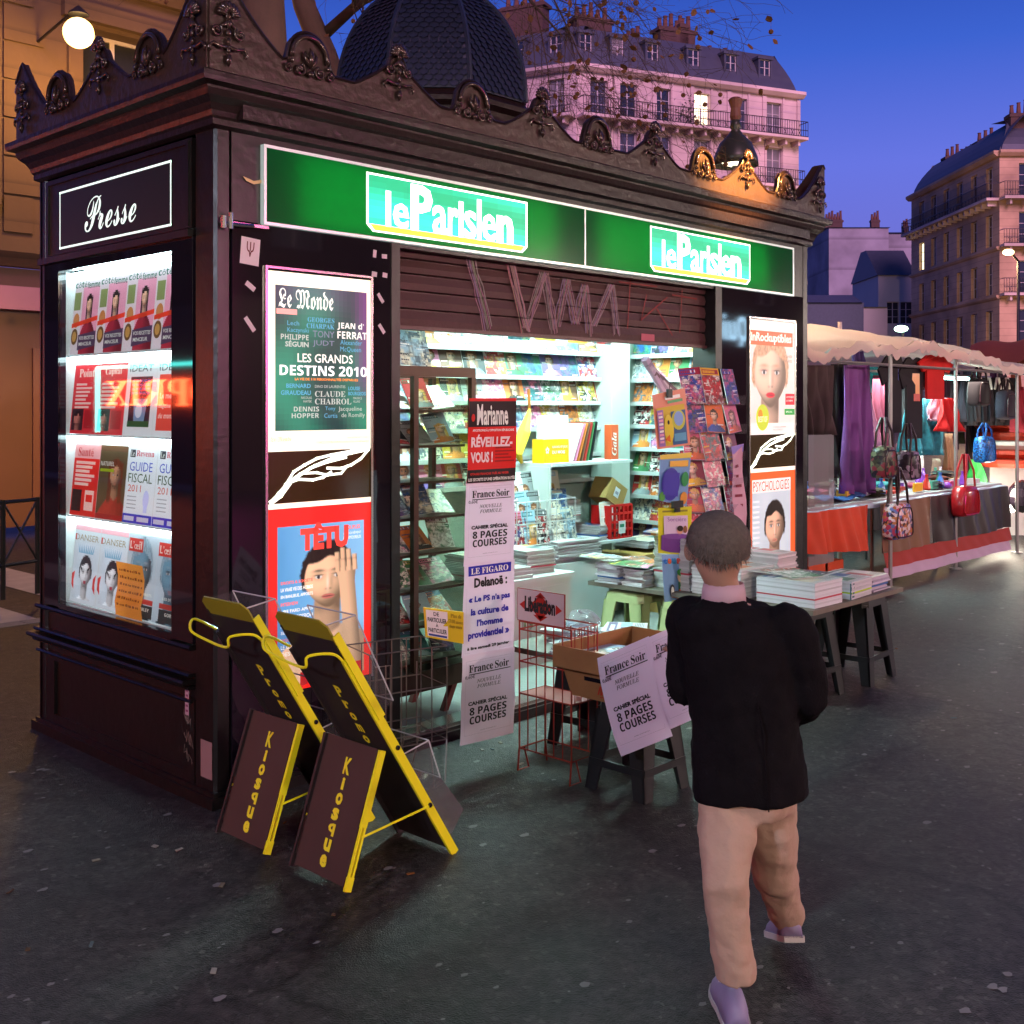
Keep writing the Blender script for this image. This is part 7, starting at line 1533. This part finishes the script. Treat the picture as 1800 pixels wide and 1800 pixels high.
for p in (hz(1565,1035), hz(1680,1000), Vector((10.2,.55,0)), Vector((5.9,3.0,0)), Vector((8.5,3.0,0)), Vector((11.2,3.0,0)), Vector((11.4,.6,0))):
    b = MB(); b.tube([(p.x,p.y,.01),(p.x,p.y,canz(p.x,p.y)-.02)], .018, 7); b.lathe([(.06,0),(.06,.01),(.02,.012)], (p.x,p.y,0), 10); b.build('pole', POLEM, ms)
for y in (.55, 1.4, 3.0): b = MB(); b.tube([(SX+.1,y,1.96),(SE-.1,y,1.94)], .014, 6); b.build('cross_rail', POLEM, ms)
for x0, x1, y in ((6.25,6.9,1.0),(8.1,8.7,.9),(9.8,10.5,1.2),(6.8,7.4,2.2),(9.0,9.8,2.2)):
    b = MB(); b.tube([(x0,y,1.90),(x1,y,1.90)], .02, 7); b.build('tube', M('stall tube', (1,1,1), .5, var=0, em=(.45,1,.95), es=14), ms); lamp('stall_light', 'AREA', ((x0+x1)/2,y,1.87), 20, (.6,1,.95), x1-x0, (0,0,0), .08)
lamp('stall_glow', 'AREA', (8.6,.9,1.85), 34, (1,.85,.7), 2.5, (0,0,0), .3)
BCK = M('black stall cloth', (.02,.015,.02), .9, var=.2)
b = MB(); b.grid(lambda s, t: (SX+(SE-SX)*s, 2.7+.05*math.sin(s*60), .0+1.95*t), 60, 4); b.build('back_cloth', BCK, ms)
# table: top, cloth fronts
tt = hy(1560,872,.6).z
tb = E('stall_table', 'long trestle table with hanging cloths under the cream canopy', 'table', (8,1.0,0))
b = MB(); b.box(5.7,9.95,.62,1.6,.74,.765); b.build('table_top', M('table board', (.4,.4,.42), .5), tb)
b = MB(); b.grid(lambda s, t: (5.65+4.32*s, .58+.03*math.sin(s*31)*(1-t), .775-.07*t+.004*math.sin(s*60)) if t > 0 else (5.65+4.32*s, .9, .772), 80, 2); b.build('top_cloth', M('pale blue cloth', H('b8c8dc'), .7, var=.15), tb)
def drape(x0, x1, z0, z1, mat, name, y=.575, amp=.02, fr=30, sl=0):
    b = MB(); b.grid(lambda s, t: (x0+(x1-x0)*s, y-.02+1.7*amp*math.sin(s*fr*(x1-x0)+2*math.sin(s*5))*(1-t*.75)+.6*amp*math.sin(s*fr*2.7*(x1-x0)+t*3)*(1-t*.6)-.03*(1-t), z0+sl*s+(z1-z0-sl*s)*t), int(60*(x1-x0)), 6); return b.build(name, mat, tb, smooth=True)
drape(5.6,6.75,.42,.74,M('orange red cloth', H('d0421c'), .7, var=.25, vs=5),'red_drape',.57,.03,14,-.06)
drape(6.95,8.0,.30,.735,M('tan brown cloth', (.20,.10,.05), .6, var=.4, vs=3),'brown_drape',.57,.02,9)
drape(8.0,9.95,.30,.735,M('dark sheet', (.03,.025,.028), .4, var=.4, vs=4),'dark_drape',.572,.02,9)
drape(6.98,9.92,.17,.30,M('crimson band', H('a02a20'), .7, var=.2),'crimson_band',.555,.006,9); drape(6.98,9.90,.07,.17,M('mauve white band', H('c0a8c4'), .7, var=.1),'white_band',.553,.006,9)
for x in (5.9,7.2,8.6,9.8):
    for y in (.75, 1.5): b = MB(); b.tube([(x,y,.0),(x,y,.74)], .016, 6); b.build('leg', POLEM, tb)
# goods on the table
rs = random.Random(14)
for k in range(57):
    x = 5.8+4.0*((k+.5)/57); y = .68+.55*rs.random(); c = H(rs.choice(('c84a7a','4a78c8','d8d8e0','e0b048','8a4ac0','50a890','c03a2a','e8e4f0','2a3a80')))
    b = MB()
    if k % 3 == 0: b.box(x,x+.14,y,y+.10,.78,.80+.06*rs.random(),c)
    elif k % 3 == 1: b.lathe([(.03,0),(.045,.02),(.03,.08),(.012,.12),(.018,.15)], (x,y,.78), 8, c)
    else: b.ball((x,y,.80), .05, 8, 5, c, (1.3,1,.6))
    b.build('trinket', GLOSS, label=f"{('small boxed','small bottle shaped','small rounded')[k%3]} trinket on the stall table, {ORD[k//3] if k < 60 else ''} of its kind from the left", cat='trinket', group='trinkets on the stall table')
b = MB(); p = hy(1625,875,.60); b.box(p.x-.08,p.x+.10,.66,.68,.78,.86); b.build('price_card', YEL, label='yellow price card on the stall table', cat='price card')
b = MB(); b.grid(lambda s, t: (6.2+.75*s, .68+.4*t, .80+.02*math.sin(s*9)+.02*math.sin(t*7)), 14, 8); b.build('folded_scarf', M('blue scarf', H('2a5a9a'), .8, var=.3), label='blue folded scarf lying at the left end of the stall table', cat='scarf', solid=.01)
# hanging clothes
def cloth(px0, px1, y0, y1, Y, mat, label, cat='garment', name='hanging_scarf', taper=0, amp=.03, fr=5, group=None):
    A, B_, C, D = hy(px0,y0,Y), hy(px1,y0,Y), hy(px0-taper,y1,Y), hy(px1+taper,y1,Y); b = MB()
    b.grid(lambda s, t: C.lerp(D,s).lerp(A.lerp(B_,s), t)+Vector((amp*.3*math.sin(t*9+px0), (amp*2.2*math.sin(s*fr*3.1+t*2.2+px0)+amp*.8*math.sin(s*fr*7.3-t*3+px1))*(1.15-t), 0)), 22, 8); return b.build(name, mat, label=label, cat=cat, group=group, solid=.012, smooth=True)
def F_(h, v=.2, vs=6): return M('fabric '+h, H(h), .85, var=v, vs=vs)
cloth(1485,1530,642,868,.75,F_('7a4a92'),'long purple scarf hanging at the left of the stall','scarf',amp=.02,taper=4)
cloth(1463,1488,640,840,.85,F_('181418'),'black trousers hanging left of the purple scarf','trousers','hanging_trousers')
cloth(1419,1464,642,764,.65,M('grey brown mesh', H('5a4a4c'), .8, var=.3, vs=9, tl=.4),'grey brown sheet hanging at the left end of the stall','sheet','hanging_sheet')
cloth(1596,1640,700,800,.9,M('teal stripe', H('1f7888'), .8, var=.6, vs=30),'teal patterned dress hanging under the red top','dress','hanging_dress',taper=8)
cloth(1538,1556,660,790,1.0,F_('a05a7a'),'pink wrap hanging behind the floral bags','scarf')
cloth(1640,1668,700,740,.8,F_('b890a8',.5,30),'pale pink flowered blouse under the red top','blouse','hanging_blouse')
cloth(1655,1678,700,758,.72,F_('c81a1c'),'small red skirt hanging by the second pole','skirt','hanging_skirt',taper=6)
cloth(1786,1800,680,760,.9,F_('902030'),'crimson shirt hanging at the right edge','shirt','hanging_shirt')
cloth(1705,1725,808,850,1.2,F_('2aa040'),'bright green cloth hanging behind the red bag','cloth','hanging_cloth')
for k in range(8): cloth(1690+k*12,1703+k*12,664,742+6*(k%2),1.35-.03*k,F_(('241c28','1c1820','30242a','201a24')[k%4]),f'dark top on the right rail of the stall, {ORD[k]} from left','top','hanging_blouse',taper=3,amp=.015,group='dark tops on the right rail')
for k in range(5): cloth(1700+k*17,1708+k*17,748,840,1.8,F_(('3a2a24','6a4a3a','402028','503a30','2c2a30')[k]),f'belt or scarf at the back of the stall, {ORD[k]} from left','scarf',amp=.01,group='scarves at the back of the stall')
def tshirt(px0, px1, y0, y1, Y, mat, label, prt=None, name='t_shirt'):
    A, D = hy(px0,y0,Y), hy(px1,y1,Y); w, h = D.x-A.x, A.z-D.z; P = PR(lambda u, v, n: Vector((A.x+u, Y-n-.01*math.sin(u*20), D.z+v)), w, h)
    pts = [(.2,0),(.8,0),(.8,.66),(.92,.60),(1.04,.80),(.78,.98),(.62,1),(.5,.95),(.38,1),(.22,.98),(-.04,.80),(.08,.60),(.2,.66)]
    P.prism([P.p(u, v, 0) for u, v in pts], (0,.02,0)); o = P.build(name, mat, label=label, cat='t-shirt')
    if prt:
        Q = PR(P.S, w, h, .002); prt(Q); WM[o.name] = Matrix(); Q.build('print', GLOSS, o)
def pr1(P):
    for k, c in enumerate(('c83a28','d8a828','3a9a4a')): P.rect(.34+.11*k,.40,.34+.11*(k+1),.82,H(c),1)
    P.rect(.34,.55,.67,.66,H('d87ab0'),2); P.rect(.56,.66,.67,.82,H('3a48a0'),2)
def pr2(P): P.rect(.34,.46,.66,.80,H('e0903a'),1); P.ell(.5,.68,.07,.08,(.02,.02,.02),2); P.pg([(.42,.5),(.58,.5),(.54,.66),(.46,.66)],(.02,.02,.02),2); P.rect(.34,.46,.66,.55,H('c02a20'),3)
BLKT = F_('16121a'); tshirt(1548,1592,622,760,.62,BLKT,'black t-shirt with a rainbow print, left of the pair under the canopy',pr1); tshirt(1583,1630,626,770,.60,BLKT,'black t-shirt with an orange poster print, right of the pair',pr2)
tshirt(1618,1672,622,702,.56,F_('cc1410'),'bright red frilled top hanging at the centre of the stall',None,'frilled_blouse')
# bags
def bag(px, py, w, h, Y, mat, label, hand=.28, trim=None):
    c = hy(px, py, Y); b = MB(); t = E('handbag', label, 'handbag', c); WM[t.name] = Matrix.Translation(c)
    pr_ = [(0,0),(.42,.02),(.5,.12),(.50,.45),(.44,.8),(.34,.97),(0,1)]
    pts = [(x*w, (z-.5)*h) for x, z in pr_]; out_ = [(x, z) for x, z in pts]+[(-x, z) for x, z in pts[::-1]][1:-1]
    n = len(out_); ring = []
    for dy, k in ((-.07,.82),(-.045,.97),(0,1),(.045,.97),(.07,.82)): ring.append([b.v((x*k, dy, z*(k if abs(z) < h*.4 else .5+k*.5))) for x, z in out_])
    for i in range(4):
        for k in range(n): b.f((ring[i][k], ring[i][(k+1)%n], ring[i+1][(k+1)%n], ring[i+1][k]))
    b.f(ring[0][::-1]); b.f(ring[-1]); b.build('bag_body', mat, t, local=True, smooth=True)
    for dy in (-.05, .04): b = MB(); b.tube([(-w*.3,dy,h*.40), (-w*.2,dy,h*.5+hand*.5), (-w*.03,dy*.4,h*.5+hand), (w*.03,dy*.4,h*.5+hand), (w*.2,dy,h*.5+hand*.5), (w*.3,dy,h*.40)], .011, 7); b.build('handle', trim or mat, t, local=True)
    b = MB(); b.tube([(x*.86,-.073,z*.8-.01) for x, z in out_]+[(out_[0][0],-.073,out_[0][1]*.8-.01)], .006, 5); b.build('piping', trim or mat, t, local=True)
FLO = M('flower print', H('c890a0'), .6, var=0)
def floral(name, cs, sc_):
    m = bpy.data.materials.new(name); m.use_nodes = True; n = m.node_tree; b = n.nodes['Principled BSDF']; co = n.nodes.new('ShaderNodeTexCoord'); v = n.nodes.new('ShaderNodeTexVoronoi'); v.inputs['Scale'].default_value = sc_
    r = n.nodes.new('ShaderNodeValToRGB'); r.color_ramp.interpolation = 'CONSTANT'; s_ = n.nodes.new('ShaderNodeSeparateColor'); n.links.new(co.outputs['Object'], v.inputs['Vector']); n.links.new(v.outputs['Color'], s_.inputs[0]); n.links.new(s_.outputs[0], r.inputs[0]); n.links.new(r.outputs[0], b.inputs['Base Color'])
    for k, c in enumerate(cs):
        e = r.color_ramp.elements[k] if k < 2 else r.color_ramp.elements.new(k/len(cs)); e.position = k/len(cs); e.color = (*H(c), 1)
    b.inputs['Roughness'].default_value = .4; return m
LEA = M('dark leather', (.03,.012,.014), .35, var=.2); REDL = M('red leather', H('a81820'), .3, var=.25, vs=8, coat=.4, bump=.2, bs=14)
bag(1577,915,.36,.32,.40,floral('floral bag print',('e8c8d0','c84868','7080c0','f0e0e0','c88040','48303c'),38),'pink floral handbag with dark straps hanging low on the first pole',.30,LEA)
bag(1696,880,.42,.30,.46,REDL,'shiny red handbag hanging on the second pole',.30)
bag(1553,812,.26,.28,.44,floral('tapestry print',('3a3a30','7a8060','201c20','903848','585848'),30),'dark tapestry handbag hanging left of the first pole',.24,LEA)
bag(1596,818,.24,.27,.50,floral('marbled print',('201820','807080','30242c','a090a0','181014'),30),'marbled black and white handbag hanging right of the first pole',.24,LEA)
bag(1730,790,.34,.30,.95,floral('blue net print',('1a68c0','10408a','2a88d8','0a2850'),60),'bright blue net handbag hanging at the right of the stall',.14,F_('144a8a')); bag(1720,690,.34,.30,.85,F_('1c161e'),'black handbag hanging high under the right of the canopy',.12,LEA); bag(1768,712,.34,.34,.9,F_('241c2c',.5,40),'dark lettered handbag at the right of the canopy',.12,LEA)
# orange boxes and clear wind sheet at the left end of the stall
ORG = M('orange carton', H('c8481c'), .6, var=.2, vs=5)
for k, (px, py) in enumerate(((1440,985),(1468,985))):
    p = hy(px, py, .75); b = MB(); b.box(p.x-.17,p.x+.15,.75,1.05,.002,.26); o = b.build('carton', ORG, label=f'{("left","right")[k]} orange carton on the ground at the left end of the stall', cat='carton', group='orange cartons'); WM[o.name] = Matrix()
    P = PR(plane((p.x-.15,.748,.03), (1,0,0), (0,0,1)), .28,.2); P.rect(.3,.4,.6,.8,H('d8a0a0'),0); P.rect(.1,.1,.2,.35,H('e8b070'),0); P.rect(.7,.1,.8,.35,H('e8b070'),0); P.build('label', PAPER, o)
A, B_ = hy(1421,765,.60), hy(1467,765,.60); z1_, z0_ = A.z, .30
b = MB(); b.grid(lambda s, t: (A.x+(B_.x-A.x)*s, .60+.01*math.sin(s*7), z0_+(z1_-z0_)*t), 4, 4); b.build('wind_sheet', GL('milky plastic', (.8,.72,.72), .1, 1.4, .32), label='milky clear plastic wind sheet at the left end of the stall', cat='plastic sheet')
# second stall and food counter at the far right
CAN2 = M('orange tarpaulin', H('b8603a'), .8, var=.15, tl=.3)
t = E('market_stall', 'farther market stall under an orange tarpaulin at the right edge', 'market stall', (14,2,0))
b = MB(); q = [cc(1700,15.5), cc(1850,14.5), cc(1860,19), cc(1715,20)]
b.grid(lambda s, u: (q[0].lerp(q[1],s)).lerp(q[3].lerp(q[2],s),u)+Vector((0,0,2.12+.12*s+.42*math.sin(math.pi*u)+.04*math.sin(s*9))), 14, 8); b.build('canopy', CAN2, t, smooth=True)
for p in q: b = MB(); b.tube([(p.x,p.y,0),(p.x,p.y,2.25)], .03, 6); b.build('pole', POLEM, t)
RB = M('red baskets', H('c03a20'), .6, var=.4, vs=8)
ct = E('food_counter', 'bright food counter with red baskets and a glaring lamp at the right edge', 'counter', cc(1785,14))
for k in range(5): p = cc(1776+3*(k%2),13.6+.1*k); b = MB(); b.lathe([(.36,0),(.42,.05),(.40,.09),(.3,.10)], (p.x,p.y,.86+.105*k), 14); b.build('basket', RB if k != 2 else M('white basket', (.7,.65,.6), .6), ct)
b = MB(); p = cc(1785,14.2); b.T = Matrix.Translation(p) @ Matrix.Rotation(ANG, 4, 'Z'); b.box(-.3,.5,-.6,.45,.0,.84); b.build('counter_front', M('white counter', (.65,.62,.6), .5), ct)
b = MB(); p = cc(1774,13.3); b.ball((p.x,p.y,.42), .09, 10, 6); b.build('lamp', M('white glare', (1,1,1), .5, var=0, em=(1,.95,.8), es=35), ct)
lamp('counter_light', 'POINT', cc(1770,12.9)+Vector((0,0,.6)), 45, (1,.85,.65), .15)
b = MB(); p = cc(1797,13.0); b.ball((p.x,p.y,.55), .16, 10, 6, sc3=(1,1,1.2)); b.build('dark_jar', BLACKGL, ct)
P = PR(quadsurf(cc(1700,17)+Vector((0,0,1.95)), cc(1765,17)+Vector((0,0,2.0)), cc(1700,17)+Vector((0,0,1.72)), cc(1765,17)+Vector((0,0,1.78))), 1, 1)
for u, v, a_, b_ in ((.16,.5,.14,.30),(.30,.35,.14,.14),(.62,.6,.12,.25),(.78,.5,.12,.2),(.05,.4,.04,.1),(.9,.4,.04,.1)): P.ell(u,v,a_,b_,(1,.28,.12),0,10)
P.build('neon_sign', VM('orange neon', .5, es=3), t)
# small street lights far off
t = E('green_street_light', 'greenish white street light in front of the small pale house', 'street lamp', cc(1584,60)); zz = CZ+(HY-578)/F*60
b = MB(); b.ball((0,0,zz), .3, 10, 6, sc3=(1.2,1.2,.6)); b.build('globe', M('green white light', (1,1,1), .5, var=0, em=(.55,1,.7), es=8), t, local=True)
b = MB(); b.tube([(0,0,0),(.2,0,zz-.1)], .08, 6); b.build('pole', IRON, t, local=True)
t = E('white_post', 'pale post sticking up behind the canopy of the stall', 'post', cc(1476,11)); b = MB(); b.tube([(0,0,0),(0,0,CZ+(HY-566)/F*11)], .022, 7); b.build('shaft', M('pale pole', (.6,.5,.45), .5), t, local=True)
# more goods hanging inside the stall
for k, (a, c, y0, y1, Y, h) in enumerate(((1556,1572,648,700,1.3,'d8c8b8'),(1640,1656,742,800,1.2,'2a6a7a'),(1662,1676,762,830,1.3,'8a5a40'),(1530,1545,645,690,1.5,'3ab0b8'),(1608,1622,800,850,1.4,'e4dcd8'),(1640,1652,806,862,1.4,'a08878'),(1672,1690,664,760,1.5,'3a2028'),(1576,1590,780,860,1.6,'582838'),(1655,1668,830,868,1.5,'c8c0b8'),(1500,1520,600,640,2.0,'705090'))):
    cloth(a, c, y0, y1, Y, F_(h), f'{("cream","petrol blue","brown leather","turquoise","white","taupe","dark plum","wine red","pale grey","mauve")[k]} piece of clothing hanging inside the stall', 'garment', amp=.015, group='clothes inside the stall')
for k in range(4):
    p = hy(1722+k*16, 672, 1.1); b = MB(); b.tube([(p.x-.09,p.y,p.z-.08),(p.x-.03,p.y,p.z+.05),(p.x+.03,p.y,p.z+.05),(p.x+.09,p.y,p.z-.08)], .014, 6); b.build('hanger', M('white hanger', (.85,.8,.75), .4, var=0), label=f'white clothes hanger on the right rail, {ORD[k]} from left', cat='hanger', group='white hangers')
# denser stock on the stall: dark clothes crowding the rails, piles on the table
rs = random.Random(41)
cols = (('black','16141a'),('navy','1a2038'),('brown','3a2a22'),('grey','4a484c'),('plum','3a1c34'),('olive','35361f'),('cream','b8ac98'),('rust','7a3420'),('turquoise','2a8a90'),('rose','b04a68'))
for k in range(22):
    x = 1428+k*16.5+rs.uniform(-4,4); c = cols[(k*7)%10 if k%3 == 0 else k%5]; y0 = 652+rs.uniform(-4,6); L = rs.uniform(70,150)
    cloth(x, x+rs.uniform(11,17), y0, y0+L, 1.75+.03*(k%4), F_(c[1]), f'{c[0]} garment on the rear rail of the stall, {ORD[k] if k < 20 else ("second last","last")[k-20]} from left', 'garment', amp=.02, taper=rs.uniform(0,4), group='garments on the rear rail of the stall')
for k in range(9):
    x = 6.0+.42*k; c = cols[(k*3+6)%10]; b = MB(); y = .78+.12*(k%3)
    for i in range(3+k%3): w = .13-.006*i; zz = .775+.028*i; b.grid(lambda s, t: (x+w*(s*2-1), y+.10*(t*2-1), zz+.022*math.sin(math.pi*min(1,max(0,s)))**.4*math.sin(math.pi*min(1,max(0,t)))**.4+.003*math.sin(s*17+i)), 8, 6, lambda s, t: H(c[1], .8+.3*((i*7)%3)/2))
    b.build('folded_pile', VM('folded cloth print', .85), label=f'{c[0]} pile of folded cloth on the stall table, {ORD[k]} from left', cat='folded clothes', group='folded piles on the stall table')
